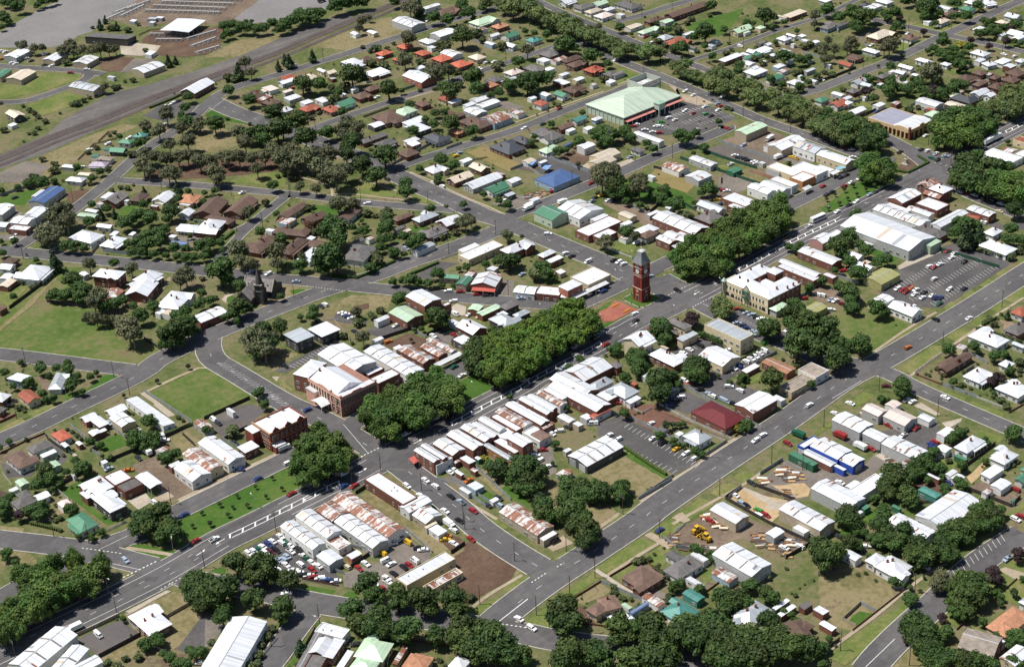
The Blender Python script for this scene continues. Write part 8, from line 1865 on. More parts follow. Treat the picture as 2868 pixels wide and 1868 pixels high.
# --- two-storey cream hotel
def hotel():
    x0, x1, y0, y1, H = 31.8, 57.0, -57.0, -27.6, 8.2
    R = thing('hotel', (x0, (y0 + y1) / 2, 0), 0, '', 'hotel', label='two-storey cream hotel with green ironwork gable and white roofs beside the clock tower')
    oy = (y0 + y1) / 2; X = lambda x: x - x0; Y = lambda y: y - oy
    w = MB(); w.box(.25, 11, Y(y0) + .02, Y(y1), 0, H - .4); w.box(11, X(x1), Y(y0), Y(y0) + 10, 0, H - .5); w.box(11, X(x1) + 2, Y(y1) - 9, Y(y1) - .02, 0, H - .6); w.box(X(x1) - 3, X(x1) + 3, Y(y1) - 15, Y(y1) - 8.9, 0, H + .8)
    w.box(15, X(x1) - 5, Y(-44.5), Y(-38), 0, 5.2)
    w.obj('wall', WM['b'], R)
    f = MB(); f.box(-.1, .25, Y(y0), Y(y1), 0, H + .5); f.box(.25, 9, Y(y1) - .02, Y(y1) + .25, 0, H + .5)
    f.obj('facade', plain('hotel_cream', (.76, .69, .50), .75, .08, 1, 0), R)
    t = MB()
    for z, h in ((4.2, .35), (7.7, .2), (H + .45, .25), (3.5, .15), (0, .7)): t.box(-.22, -.05, Y(y0) - .1, Y(y1) + .2, z, z + h)
    t.obj('string_course', plain('hotel_trim', (.62, .46, .28), .75, .1, 1, 0), R)
    r = MB(); hiproof(r, .3, 11.2, Y(y0) - .2, Y(y1) + .1, H, 2.3); r.obj('roof', RM['w'], R)
    r = MB(); hiproof(r, 5, X(x1) + .3, Y(y0) - .25, Y(y0) + 10.3, H - .1, 2.1); hiproof(r, 5, X(x1) + 2.2, Y(y1) - 9.2, Y(y1) + .15, H - .15, 1.9); hiproof(r, X(x1) - 3.3, X(x1) + 3.3, Y(y1) - 15.3, Y(y1) - 8.6, H + .9, 1.4)
    r.prism([(Y(-44.7), 5.3), (Y(-37.8), 5.5), (Y(-37.8), 5.7), (Y(-44.7), 5.5)], 14.8, X(x1) - 4.8)
    r.obj('roof', RM['w'], R)
    FW_ = -math.pi / 2
    L = y1 - y0
    for i in range(12):
        yy = Y(y1) - 1.6 - i * (L - 3) / 12.0 - .6
        if 5.2 < i < 7.6: continue
        inst('window', WTALL, R, (-.12, yy, 5.9), FW_)
    arch = MB(); n = 10
    def archm(wd, h):
        mb = MB(); poly = [(-wd / 2, 0), (wd / 2, 0)] + [(wd / 2 * math.cos(math.pi * i / n), h + wd * .28 * math.sin(math.pi * i / n)) for i in range(n + 1)]
        mb.prismy(poly, -.06, 0, 1); po = [(-wd / 2 - .2, 0), (-wd / 2, 0), (-wd / 2, h), (-wd / 2 - .2, h)]; mb.prismy(po, -.16, 0, 0); mb.prismy([(-a, z) for a, z in reversed(po)], -.16, 0, 0); mb.box(-wd / 2 - .2, wd / 2 + .2, -.16, 0, -.25, 0, 0); return mb.mesh('arched_opening', [M_TRIM, M_DARKGAP])
    AW, AN_ = archm(2.5, 1.5), archm(1.0, 1.9)
    for yy in (Y(y1) - 2.6, Y(y1) - 6.0, Y(y0) + 2.6): inst('arched_opening', AW, R, (-.12, yy, .9), FW_)
    for k in (-8.6, -10.4, -12.2, -18.4, -20.2, -22.0, -24.6): inst('arched_opening', AN_, R, (-.12, Y(y1) + k, .75), FW_)
    g = MB(); cy = Y(y1) - 15.2
    for yy in (-1.9, 1.9): g.box(-1.3, -1.1, cy + yy - .14, cy + yy + .14, 0, 9.6)
    g.box(-1.35, -.1, cy - 2.1, cy + 2.1, 4.0, 4.35); g.box(-1.35, -1.15, cy - 1.9, cy + 1.9, 4.9, 5.15); g.box(-1.35, -.1, cy - 2.1, cy + 2.1, 7.6, 7.85)
    for k in range(8): yy = cy - 1.75 + k * .5; g.box(-1.3, -1.2, yy - .05, yy + .05, 4.35, 5.0)
    g.obj('iron_balcony', M_GREENTRIM, R)
    p = MB(); p.prism([(cy - 2.2, 8.0), (cy + 2.2, 8.0), (cy + 1.7, 9.4), (cy + .9, 10.5), (cy, 11.1), (cy - .9, 10.5), (cy - 1.7, 9.4)], -.3, .25); p.obj('pediment', M_TRIM, R)
    g = MB()
    for sg in (-1, 1): g.prism([(cy + sg * 2.3, 8.3), (cy + sg * 2.0, 8.3), (cy + sg * .8, 10.7), (cy, 11.4), (cy, 11.1), (cy + sg * .95, 10.4)] if sg > 0 else [(cy, 11.1), (cy, 11.4), (cy - .8, 10.7), (cy - 2.0, 8.3), (cy - 2.3, 8.3), (cy - .95, 10.4)], -.42, -.3)
    g.frustum(-.3, cy, 11.1, 12.3, .12, .03, 6); g.obj('gable_ironwork', M_GREENTRIM, R)
    tu = MB(); tu.frustum(-.3, Y(y1) - .2, 3.6, 8.8, 1.25, 1.25, 8, 0); tu.frustum(-.3, Y(y1) - .2, 8.8, 10.6, 1.5, .1, 8, 1)
    for i in range(8): a = 6.283 * i / 8 + .39; tu.box(-.3 + 1.25 * math.cos(a) - .09, -.3 + 1.25 * math.cos(a) + .09, Y(y1) - .2 + 1.25 * math.sin(a) - .09, Y(y1) - .2 + 1.25 * math.sin(a) + .09, 0, 8.8, 2)
    tu.obj('corner_turret', [M_TRIM, plain('turret_roof', (.35, .48, .38), .6, .1, 1, 0), M_GREENTRIM], R)
    for p_ in ((5, Y(y1) - 6, H + 1.9), (5, Y(y1) - 11.5, H + 1.9), (10, Y(y0) + 3, H + 1.2), (15.5, Y(y0) + .7, H + .5), (20, Y(y0) + .7, H + .5), (24, Y(y0) + .7, H + .5), (17, Y(y1) - 3, H + .8), (23, Y(y1) - 5, H + 1.2), (12, Y(-41), H)): inst('chimney', CHIM, R, p_)
    for k in range(6):
        inst('window', WIN[2], R, (4.5 + k * 3.6, Y(y0) - .02, 5.9)); inst('window', WIN[2], R, (4.5 + k * 3.6, Y(y0) - .02, 2.2))
    foot(x0, x1 + 3, y0, y1)
hotel()
# --- brick theatre with salmon parapets
def theatre():
    x0, x1, y0, y1, H = -177.4, -156.6, 18.3, 44.2, 10.0
    R = thing('theatre', (x0, y0, 0), 0, '', 'theatre', label='big two-storey brick theatre with salmon parapets and curved entrance canopy at the street corner')
    a, b = x1 - x0, y1 - y0
    w = MB(); w.box(.3, a, .02, b, 0, H - .6); w.obj('wall', plain('theatre_brick', (.29, .15, .115), .85, .25, 1, 0), R)
    p = MB()
    p.box(0, .35, 0, b, H - .8, H + .3); p.box(.35, a, 0, .35, H - .8, H + .3); p.box(-.15, .0, -.15, b, H - 1.2, H - .8); p.box(0, a, -.15, -.0, H - 1.2, H - .8); p.box(-.12, 0, -.12, b, 4.6, 4.95); p.box(0, a, -.12, 0, 4.6, 4.9)
    p.prism([(b * .35, H + .28), (b * .75, H + .28), (b * .66, H + 1.0), (b * .55, H + 1.35), (b * .44, H + 1.0)], 0, .34); p.prismy([(a * .3, H + .28), (a * .62, H + .28), (a * .56, H + .9), (a * .36, H + .9)], 0, .34)
    for yy in (.5, b * .18, b * .3): p.box(-.14, 0, yy - .35, yy + .35, 0, H - 1.2)
    for x, y in ((.3, .3), (.3, b * .3), (a - .4, .3)): p.box(x - .5, x + .5, y - .5, y + .5, H + .3, H + 1.3)
    p.obj('parapet', M_PINK, R)
    r = MB(); r.prismy([(1.0, H - .5), (a * .80, H - .5), (a * .80, H - .3), (a * .42, H + 3.0), (1.0, H - .3)], 4.6, b - .4); r.obj('roof', RM['w'], R)
    r = MB(); r.box(.4, a - .3, .4, 4.6, H - .6, H - .35); r.box(a * .8, a - .2, 4.6, b - .3, H - 1.4, H - 1.1); r.obj('flat_roof', RM['w'], R)
    c = MB(); n = 8
    top = [(b * .34 + (b * .34) * i / n, 3.6 + 1.3 * math.sin(math.pi * i / n)) for i in range(n + 1)]
    c.prism(top + [(y, z - .18) for y, z in reversed(top)], -5.2, -.02)
    for yy in (b * .36, b * .66): c.box(-5.0, -4.8, yy - .1, yy + .1, 0, 3.6)
    c.obj('entrance_canopy', M_AWNW, R)
    e = MB(); e.box(-2.4, -.02, b * .70, b * .95, 0, 6.2, 0); e.box(-2.6, .0, b * .69, b * .96, 6.2, 6.6, 1); e.obj('porch', [M_PINK, M_AWNW], R)
    for i in range(6): inst('window', WTALL, R, (2 + i * (a - 4) / 5, -.02, 7.0)); inst('window', WTALL, R, (2 + i * (a - 4) / 5, -.02, 2.4))
    for i in range(7): pm = MB(); pm.box(-.16, 0, -.28, .28, 0, H - 1.2); inst('pilaster', pm.mesh('pilaster', M_TRIM), R, (0, b * .42 + i * b * .083, 0))
    for i in range(4): inst('window', WTALL, R, (-.02 + .3 - .3, 1.6 + i * 2.2, 7.0), -math.pi / 2); inst('window', WTALL, R, (0, 1.6 + i * 2.2, 2.4), -math.pi / 2)
    inst('chimney', CHIM, R, (a * .3, b - 1.5, H + 2.2)); inst('chimney', CHIM, R, (a * .45, b - .8, H + 2.4))
    foot(x0, x1, y0, y1)
theatre()
# --- two-storey brick institute with three stepped gables
def institute():
    x0, x1, y0, y1, H = -217.5, -197.2, 17.2, 31.5, 9.3
    R = thing('institute', (x0, y0, 0), 0, '', 'institute hall', label='two-storey dark red brick hall with ornate gables and white flat roof facing the avenue')
    a, b = x1 - x0, y1 - y0; br = plain('institute_brick', (.20, .045, .03), .85, .25, 1, 0); tr = plain('institute_trim', (.42, .27, .17), .8, .15, 1, 0)
    w = MB(); w.box(0, a, 0, .4, 0, H); w.box(0, .4, .4, b, 0, H); w.box(a - .4, a, .4, b, 0, H); w.box(.4, a - .4, b - .4, b, 0, H); w.box(.4, a - .4, .4, b - .4, 0, H - .8); w.box(-4, 0, b * .55, b, 0, H - 1.5)
    w.obj('wall', br, R)
    r = MB(); r.box(.4, a - .4, .4, b - .4, H - .8, H - .55); r.box(-4.1, 0, b * .54, b + .1, H - 1.5, H - 1.2); r.obj('roof', RM['w'], R)
    g = MB()
    for cx in (a * .17, a * .5, a * .83): g.prismy([(cx - 1.9, H - .2), (cx + 1.9, H - .2), (cx + 1.5, H + .9), (cx + .7, H + 1.5), (cx, H + 2.3), (cx - .7, H + 1.5), (cx - 1.5, H + .9)], -.12, .35)
    g.obj('gable', br, R)
    t = MB()
    for z in (4.5, H - .5): t.box(-.1, a + .1, -.14, 0, z, z + .3); t.box(-.14, 0, 0, b, z, z + .3)
    t.box(-.05, a + .05, -.05, .45, H, H + .2); t.box(-.05, .45, .45, b, H, H + .2); t.obj('string_course', tr, R)
    for i in range(8): inst('window', WTALL, R, (1.4 + i * (a - 2.8) / 7, -.02, 6.6)); inst('arched_window', WTALL, R, (1.4 + i * (a - 2.8) / 7, -.02, 2.3))
    for i in range(5): inst('window', WTALL, R, (-.02, 1.5 + i * 1.6, 6.6), -math.pi / 2); inst('window', WTALL, R, (-.02, 1.5 + i * 1.6, 2.3), -math.pi / 2)
    p = MB(); p.box(a * .02, a * .28, -3.2, 0, 0, 3.4); p.box(a * .01, a * .29, -3.4, 0, 3.4, 3.7, 1); p.obj('porch', [br, M_AWNW], R)
    inst('chimney', CHIM, R, (a * .4, b - 1, H)); inst('chimney', CHIM, R, (a * .8, b - 1, H))
    foot(x0 - 4, x1, y0 - 3, y1)
institute()
# --- bluestone church with spire
def church():
    R = thing('church', (-134.0, 148.5, 0), math.radians(-58), '', 'church', label='dark bluestone church with a pointed stone spire and slate roofs at the road junction')
    w = MB(); r = MB(); t = MB()
    w.prism([(-4.2, 0), (4.2, 0), (4.2, 4.8), (0, 9.2), (-4.2, 4.8)], -8.2, 8.2); r.prism([(-4.7, 4.6), (4.7, 4.6), (4.7, 4.8), (0, 9.6), (-4.7, 4.8)], -8, 8)
    w.prismy([(-7.4, 0), (1.0, 0), (1.0, 4.6), (-3.2, 8.8), (-7.4, 4.6)], -15.5, -2); r.prismy([(-7.8, 4.4), (1.4, 4.4), (1.4, 4.6), (-3.2, 9.2), (-7.8, 4.6)], -15.2, -1)
    w.prism([(3.5, 0), (9, 0), (9, 3.6), (3.5, 6.6)], 2, 8); r.prism([(3.4, 6.5), (9.4, 3.4), (9.4, 3.6), (3.4, 6.8)], 1.8, 8.2)
    for x in (-8.2, 8.2): t.prism([(-4.9, 4.7), (-4.5, 4.7), (0, 9.5), (4.5, 4.7), (4.9, 4.7), (0, 10.1)], x - .25, x + .25)
    t.prismy([(-8, 4.5), (-7.6, 4.5), (-3.2, 9.1), (1.2, 4.5), (1.6, 4.5), (-3.2, 9.7)], -15.7, -15.2)
    w.box(1.6, 5.6, -10.5, -6.5, 0, 11.0)
    for sx in (1.6, 5.6):
        for sy in (-10.5, -6.5): w.box(sx - .5, sx + .5, sy - .5, sy + .5, 0, 8)
    w.obj('wall', M_STONE, R); r.obj('roof', M_STSLATE, R)
    s = MB(); s.frustum(3.6, -8.5, 11.0, 21.5, 2.2, .05, 8, 0, .39); s.obj('spire', M_STONE, R)
    mcop = plain('church_coping', (.30, .265, .23), .85, .2, 1, 0); t.obj('gable_coping', mcop, R)
    for z0, z1, e in ((10.8, 11.3, .3), (7.2, 7.5, .2)): u = MB(); u.box(1.6 - e, 5.6 + e, -10.5 - e, -6.5 + e, z0, z1); u.obj('string_course', mcop, R)
    lan = MB(); lan.box(-.28, .28, -.06, 0, 0, 2.6, 1); lan.prismy([(-.28, 2.6), (.28, 2.6), (0, 3.2)], -.06, 0, 1); lm = lan.mesh('lancet_window', [M_STONE, M_DARKGAP])
    for x in (-5, -3.2, -1.4): inst('lancet_window', lm, R, (x, -15.52, 1.8))
    for x in (3.0, 4.2): inst('lancet_window', lm, R, (x, -10.52, 7.6))
    for x in (6.3, 7.4): inst('lancet_window', lm, R, (x, -4.22, 1.2))
    for y in (-1.6, 0, 1.6): inst('lancet_window', lm, R, (8.22, y, 2.2), math.pi / 2)
    dm = MB()
    dm.prism([(-.5, 0), (.5, 0), (0, .8)], -.5, .5); dv = dm.mesh('roof_dormer', M_STONE)
    for x in (-5.5, -2.5, 3.0, 5.5): inst('roof_dormer', dv, R, (x, -2.4, 6.9), -math.pi / 2)
    FOOT.append((-134, 148.5, math.radians(-58), 9, 16))
church()
# --- supermarket details: plant enclosure, entry tower, red awnings
def supermarket():
    x0, x1, y0, y1, H = 156.6, 208.8, 171.0, 206.4, 6.0
    R = thing('supermarket', (x0, y0, 0), 0, '', 'supermarket', label='huge pale green hip-roofed supermarket with red awnings beside its car park')
    a, b = x1 - x0, y1 - y0
    w = MB(); w.box(.6, a - .6, .6, b - .6, 0, H - .4); wl = plain('market_wall', (.45, .52, .42), .8, .12, 1, 0)
    for i in range(10): y = 1 + i * (b - 2) / 9; w.box(.35, .6, y - .3, y + .3, 0, H - .45)
    w.obj('wall', wl, R)
    r = MB(); hiproof(r, 0, a, 0, b, H, 5.2, 0, .5); r.obj('roof', roofmetal('market_roof', (.52, .61, .48)), R)
    g = MB(); g.box(.55, a - .55, .45, .6, 3.6, H - .45, 0); g.box(1.5, a - 1.5, .45, .58, .3, 3.0, 1); g.obj('shopfront', [plain('market_fascia', (.10, .11, .11), .7, .2, 1, 0), M_GLASS], R)
    aw = MB()
    for u0, u1 in ((.5, 19), (19.5, 26), (33, 36), (36.8, a + .5)): aw.prism([(-2.6, 3.4), (.4, 3.9), (.4, 4.1), (-2.6, 3.65)], u0, u1, 0)
    for i in range(13): aw.box(1 + i * 4.2 - .1, 1 + i * 4.2 + .1, -2.45, -2.25, 0, 3.4, 1)
    aw.obj('awning', [plain('market_awning', (.50, .20, .17), .7, .12, 1, 0), M_FRAME], R)
    e = MB(); e.box(27, 32.4, -4.6, .3, 4.2, 8.2, 0); hiproof(e, 26.6, 32.8, -5.0, .7, 8.5, .7, 1, .3)
    for x in (27.2, 32.2): e.box(x - .25, x + .25, -4.55, -4.05, 0, 4.2, 0)
    e.obj('entry_tower', [wl, plain('market_green', (.25, .38, .28), .7, .1, 1, 0)], R)
    p = MB(); X0, X1, Y0, Y1, hz = 39.5, 57.0, b - 12.5, b + 1.5, 11.2
    p.box(X0, X1, Y0, Y0 + .3, 6.4, hz); p.box(X0, X1, Y1 - .3, Y1, 0, hz); p.box(X0, X0 + .3, Y0 + .3, Y1 - .3, 0, hz); p.box(X1 - .3, X1, Y0 + .3, Y1 - .3, 6.4, hz); p.box(X0 + .3, X1 - .3, Y0 + .3, Y1 - .3, 7.0, 7.3)
    for x in (X1 - .6, X1 - 9): p.box(x - .3, x + .3, Y0, Y0 + .6, 0, 6.4)
    p.obj('plant_enclosure', plain('market_grey', (.40, .42, .38), .7, .15, 1, 0), R)
    q = MB(); q.box(X0 + 2, X0 + 7, Y0 + 2, Y0 + 4.5, 7.3, 9.2); q.box(X0 + 8, X0 + 11, Y0 + 5, Y0 + 9, 7.3, 9.0); q.box(X0 + 3, X0 + 6, Y0 + 7, Y0 + 10, 7.3, 8.6); q.obj('air_conditioner', M_FRAME, R)
    sg = MB(); sg.box(X0 + 3, X1 - .8, Y0 - .05, Y0, 8.3, 10.4, 0); sg.box(X0 + 3.6, X0 + 4.4, Y0 - .1, Y0 - .05, 8.6, 10.1, 1)
    for i in range(9): sg.box(X0 + 5.2 + i * .95, X0 + 5.85 + i * .95, Y0 - .1, Y0 - .05, 9.0, 9.8 if i % 3 else 10.0, 1)
    sg.obj('sign', [M_FRAME, plain('sign_red', (.45, .06, .05), .6, .1, 1, 0)], R)
    foot(x0, x1, y0 - 5, y1 + 2)
supermarket()
# --- cream garage with arcaded front
def garage():
    x0, x1, y0, y1, H = 258.0, 281.4, 27.4, 59.3, 6.3
    R = thing('garage', (x0, y0, 0), 0, '', 'garage building', label='cream arcaded corner garage with brick corner pier and white and lilac roofs')
    a, b = x1 - x0, y1 - y0; cr = plain('garage_cream', (.62, .45, .25), .8, .12, 1, 0)
    w = MB(); w.box(1.2, a - .3, 1.2, b - .3, 0, H - 1.0); w.obj('wall', plain('garage_brick', (.25, .12, .075), .85, .2, 1, 0), R)
    f = MB()
    f.box(0, .5, 0, b, 4.2, H); f.box(.5, a, 0, .5, 4.2, H); f.box(0, a, b - .4, b, 0, H - .3); f.box(a - .4, a, .5, b - .4, 0, H - .3)
    for i in range(11): y = .4 + i * (b - .8) / 10; f.box(-.1, .6, y - .4, y + .4, 0, 4.25)
    for i in range(6): x = .4 + i * (a - .8) / 5; f.box(x - .4, x + .4, -.1, .6, 0, 4.25)
    f.prism([(1.5, H - .02), (b * .36, H - .02), (b * .3, H + .9), (b * .19, H + 1.3), (b * .08, H + .9)], .05, .45); f.prismy([(a * .42, H - .02), (a * .62, H - .02), (a * .6, H + 1.0), (a * .52, H + 1.3), (a * .44, H + 1.0)], .05, .45)
    f.obj('facade', cr, R)
    p = MB(); p.box(-.3, .9, -.3, .9, 0, H + 1.2); p.box(-.5, 1.1, -.5, 1.1, H + 1.2, H + 1.6); p.obj('corner_pier', M_BRICK, R)
    r = MB(); r.prism([(.5, H - .9), (b * .42, H - .9), (b * .42, H - .3), (b * .21, H + .6), (.5, H - .3)], .5, a - .3); r.obj('roof', RM['w'], R)
    r = MB(); r.prism([(b * .42, H - 1), (b - .4, H - 1), (b - .4, H - .3), (b * .42, H - .6)], .5, a - .6); r.obj('roof', roofmetal('lilac_sheet', (.38, .38, .45)), R)
    foot(x0, x1, y0, y1)
garage()
# --- monument in its garden bed
def monument():
    R = thing('monument', (227.8, 7.0, .1), 0, '', 'monument', label='pale stone soldier monument on a stepped plinth in the brown garden bed')
    m = MB(); m.box(-2, 2, -2, 2, 0, .3); m.box(-1.4, 1.4, -1.4, 1.4, .3, .7); m.box(-.8, .8, -.8, .8, .7, 3.0); m.box(-1, 1, -1, 1, 3.0, 3.25); m.obj('plinth', M_CONC, R)
    s = MB(); s.frustum(0, .0, 3.25, 4.1, .34, .26, 8); s.frustum(0, 0, 4.1, 4.7, .30, .36, 8); s.frustum(0, 0, 4.7, 4.85, .36, .10, 8); s.frustum(0, 0, 4.85, 5.2, .14, .12, 8); s.frustum(0, 0, 5.05, 5.12, .24, .24, 8)
    s.obj('statue', plain('statue_stone', (.35, .30, .24), .9, .2, 1, 0), R)
monument()
# --- lattice radio mast
def mast():
    R = thing('radio_mast', (125.9, 152.4, 0), .3, '', 'mast', label='tall steel lattice radio mast among trees behind the blue-roofed hall')
    m = MB(); h = 18.0
    for a in range(3):
        q = a * 2.094; x, y = .8 * math.cos(q), .8 * math.sin(q); m.box(x - .06, x + .06, y - .06, y + .06, 0, h)
        x2, y2 = .8 * math.cos(q + 2.094), .8 * math.sin(q + 2.094)
        for i in range(12):
            z = i * 1.5; p, r_ = Vector((x, y, z)), Vector((x2, y2, z + 1.5)); d = r_ - p; g = d.to_track_quat('X', 'Z').to_matrix(); c = (p + r_) / 2
            m.box(-d.length / 2, d.length / 2, -.035, .035, -.035, .035, 0, lambda v, g=g, c=c: tuple(c + g @ Vector(v)))
    m.obj('lattice', M_STEEL, R); t = MB(); t.frustum(0, 0, h, h + 3, .06, .03, 6); t.box(-.8, .8, -.05, .05, h + .6, h + .7); t.obj('aerial', M_STEEL, R)
mast()
# --- stock sale yards: rows of railed pens, each row one thing
for i, (x0, y0, x1, y1) in enumerate(PENS):
    d = math.hypot(x1 - x0, y1 - y0); R = thing('pen_row', ((x0 + x1) / 2, (y0 + y1) / 2, 0), math.atan2(y1 - y0, x1 - x0), 'long row of steel railed stock pens', 'stock pens', 'rows of stock pens')
    m = MB(); n = max(3, int(d / 4)); W = 3.4
    for s_ in (-W, 0, W):
        for z in (.5, .95, 1.4): m.box(-d / 2, d / 2, s_ - .05, s_ + .05, z, z + .09)
        for k in range(n + 1): x = -d / 2 + d * k / n; m.box(x - .07, x + .07, s_ - .07, s_ + .07, 0, 1.6)
    for k in range(n + 1):
        x = -d / 2 + d * k / n
        for z in (.5, .95, 1.4): m.box(x - .05, x + .05, -W, W, z, z + .09)
    m.obj('railing', M_STEEL, R)
    w = MB(); w.box(-d / 2, d / 2, -.55, .55, 1.9, 2.0)
    for k in range(n + 1): x = -d / 2 + d * k / n; w.box(x - .06, x + .06, -.5, -.4, 0, 1.9); w.box(x - .06, x + .06, .4, .5, 0, 1.9)
    w.obj('walkway', plain('walkway', (.42, .42, .41), .7, .2, 1, 0), R)
# --- lettering and sign boards fixed to two shops
def board(root_near, c, rz, w, h, z, col, text=None, tcol=None, lines=0):
    root = min(BROOT, key=lambda r: math.hypot(r[1] - root_near[0], r[2] - root_near[1]))[0]; inv = root.matrix_basis.inverted()
    m = MB(); m.box(-w / 2, w / 2, -.06, 0, -h / 2, h / 2); o = m.obj('sign_board', col, root); o.matrix_local = inv @ Matrix.Translation((c[0], c[1], z)) @ Matrix.Rotation(rz, 4, 'Z')
    if text:
        cu = bpy.data.curves.new('lettering', 'FONT'); cu.body = text; cu.align_x = 'CENTER'; cu.align_y = 'CENTER'; cu.size = h * 1.05; cu.extrude = .01
        tmp = bpy.data.objects.new('lettering', cu); COL.objects.link(tmp); bpy.context.view_layer.update()
        me = bpy.data.meshes.new_from_object(tmp.evaluated_get(bpy.context.evaluated_depsgraph_get())); bpy.data.objects.remove(tmp); me.materials.clear(); me.materials.append(tcol)
        s_ = w * .8 / max(.1, max(v.co.x for v in me.vertices) * 2)
        for v in me.vertices: v.co = (v.co.x * s_, -.08 - v.co.z, v.co.y)
        t = inst('lettering', me, o)
    if lines:
        m = MB()
        for i in range(lines): x = -w * .42 + w * .84 * i / lines; m.box(x, x + w * .84 / lines * .62, -.08, -.06, -h * .22, h * .25)
        m.obj('lettering', tcol, o)
M_VIOLET = plain('sign_violet', (.16, .03, .14), .6, .1, 1, 0); M_ORANGE = plain('sign_orange', (.62, .17, .02), .6, .1, 1, 0)
(bx, by), (ex, ey) = SIGNS[0]
board(SIGNS[2], ((bx + ex) / 2, min(by, ey) - .12), 0, abs(ex - bx) * .97, 1.5, 4.0, M_AWNW, 'YAMAHA', M_VIOLET)
(bx, by), (ex, ey) = SIGNS[1]
for t, w, c, tc, n in ((.25, 2.6, M_FRAME, M_AWNR, 5), (.56, 2.2, M_ORANGE, M_AWNR, 4), (.70, 2.6, M_FRAME, M_DOOR, 5), (.85, 2.3, M_ORANGE, M_AWNR, 4)):
    board(SIGNS[3], (bx - .12, by + (ey - by) * t), -math.pi / 2, w, .95, 3.7, c, None, tc, n)
# --- flower beds and benches of the paved plaza, shade sails of the kindergarten
for x, y, a in BEDS:
    R = thing('flower_bed', (x, y, .1), a, 'narrow bed of orange flowers on the plaza', 'flower bed', 'flower beds on the plaza'); m = MB(); m.box(-2.6, 2.6, -.6, .6, 0, .18); m.obj('soil', M_DOOR, R); m = MB()
    for i in range(170):
        u, v, z = rnd.uniform(-2.5, 2.5), rnd.uniform(-.55, .55), rnd.uniform(.2, .5); l = .13; b = len(m.v); m.v += [(u - l, v - l, z), (u + l, v - l, z + .05), (u + l, v + l, z), (u - l, v + l, z - .05)]; m.f.append((b, b + 1, b + 2, b + 3)); m.mi.append(0)
    m.obj('flowers', plain('marigold', (.60, .24, .02), .8, .3, 4, 0), R)
for x, y, a in SAILS:
    R = thing('shade_sail', (x, y, 0), a, 'blue shade sail on posts over the play yard', 'shade sail', 'shade sails over the play yard'); m = MB()
    m.v = [(-3.2, -2, 2.6), (3.2, -2.2, 3.2), (3.0, 2.2, 2.6), (-3, 2, 3.1), (0, 0, 2.7)]; m.v += [(p[0], p[1], p[2] - .05) for p in m.v]; m.f = [(0, 1, 4), (1, 2, 4), (2, 3, 4), (3, 0, 4), (6, 5, 9), (7, 6, 9), (8, 7, 9), (5, 8, 9)]; m.mi = [0] * 8; m.obj('sail', plain('sail_blue', (.18, .30, .52), .8, .15, 1, 0), R)
    m = MB()
    for p in ((-3.2, -2), (3.2, -2.2), (3.0, 2.2), (-3, 2)): m.frustum(p[0], p[1], 0, 3.1, .08, .07, 6)
    m.obj('post', M_STEEL, R)

# ------------------------------------------------------------------ street-front awnings hang on the nearest shop
for col, fl in AWN:
    p = [(fl[j] / 10, fl[j + 1] / 10) for j in range(0, len(fl), 2)]
    c = (sum(q[0] for q in p) / len(p), sum(q[1] for q in p) / len(p))
    root = min(BROOT, key=lambda r: math.hypot(r[1] - c[0], r[2] - c[1]) + (0 if r[3] in ('shop', 'hall') else 60))[0]
    away = Vector((c[0] - CAMW.x, c[1] - CAMW.y)).normalized(); mb = MB()
    ins = offset(p, 3.0)
    if (Vector((ins[0][0] - p[0][0], ins[0][1] - p[0][1]))).dot(away) < 0: ins = offset(p, -3.0)
    inv = root.matrix_basis.inverted()
    W = lambda q, z: tuple(inv @ Vector((q[0], q[1], z)))
    n = len(p)
    mb.v = [W(q, 3.05) for q in p] + [W(q, 3.5) for q in ins] + [W(q, 2.85) for q in p] + [W(q, 3.38) for q in ins]
    for i in range(n - 1): mb.f += [(i, i + 1, n + i + 1, n + i), (2 * n + i, 3 * n + i, 3 * n + i + 1, 2 * n + i + 1), (i, 2 * n + i, 2 * n + i + 1, i + 1)]
    mb.f += [(0, n, 3 * n, 2 * n), (n - 1, 3 * n - 1, 4 * n - 1, 2 * n - 1)]
    mb.mi = [0] * len(mb.f)
    for q in dense(p, 4.5):
        w = inv @ Vector((q[0], q[1], 0)); mb.box(w.x - .07, w.x + .07, w.y - .07, w.y + .07, 0, 2.95, 1)
    mb.obj('awning', [{'w': M_AWNW, 'R': M_AWNR, 's': M_AWNS}[col], M_FRAME], root)
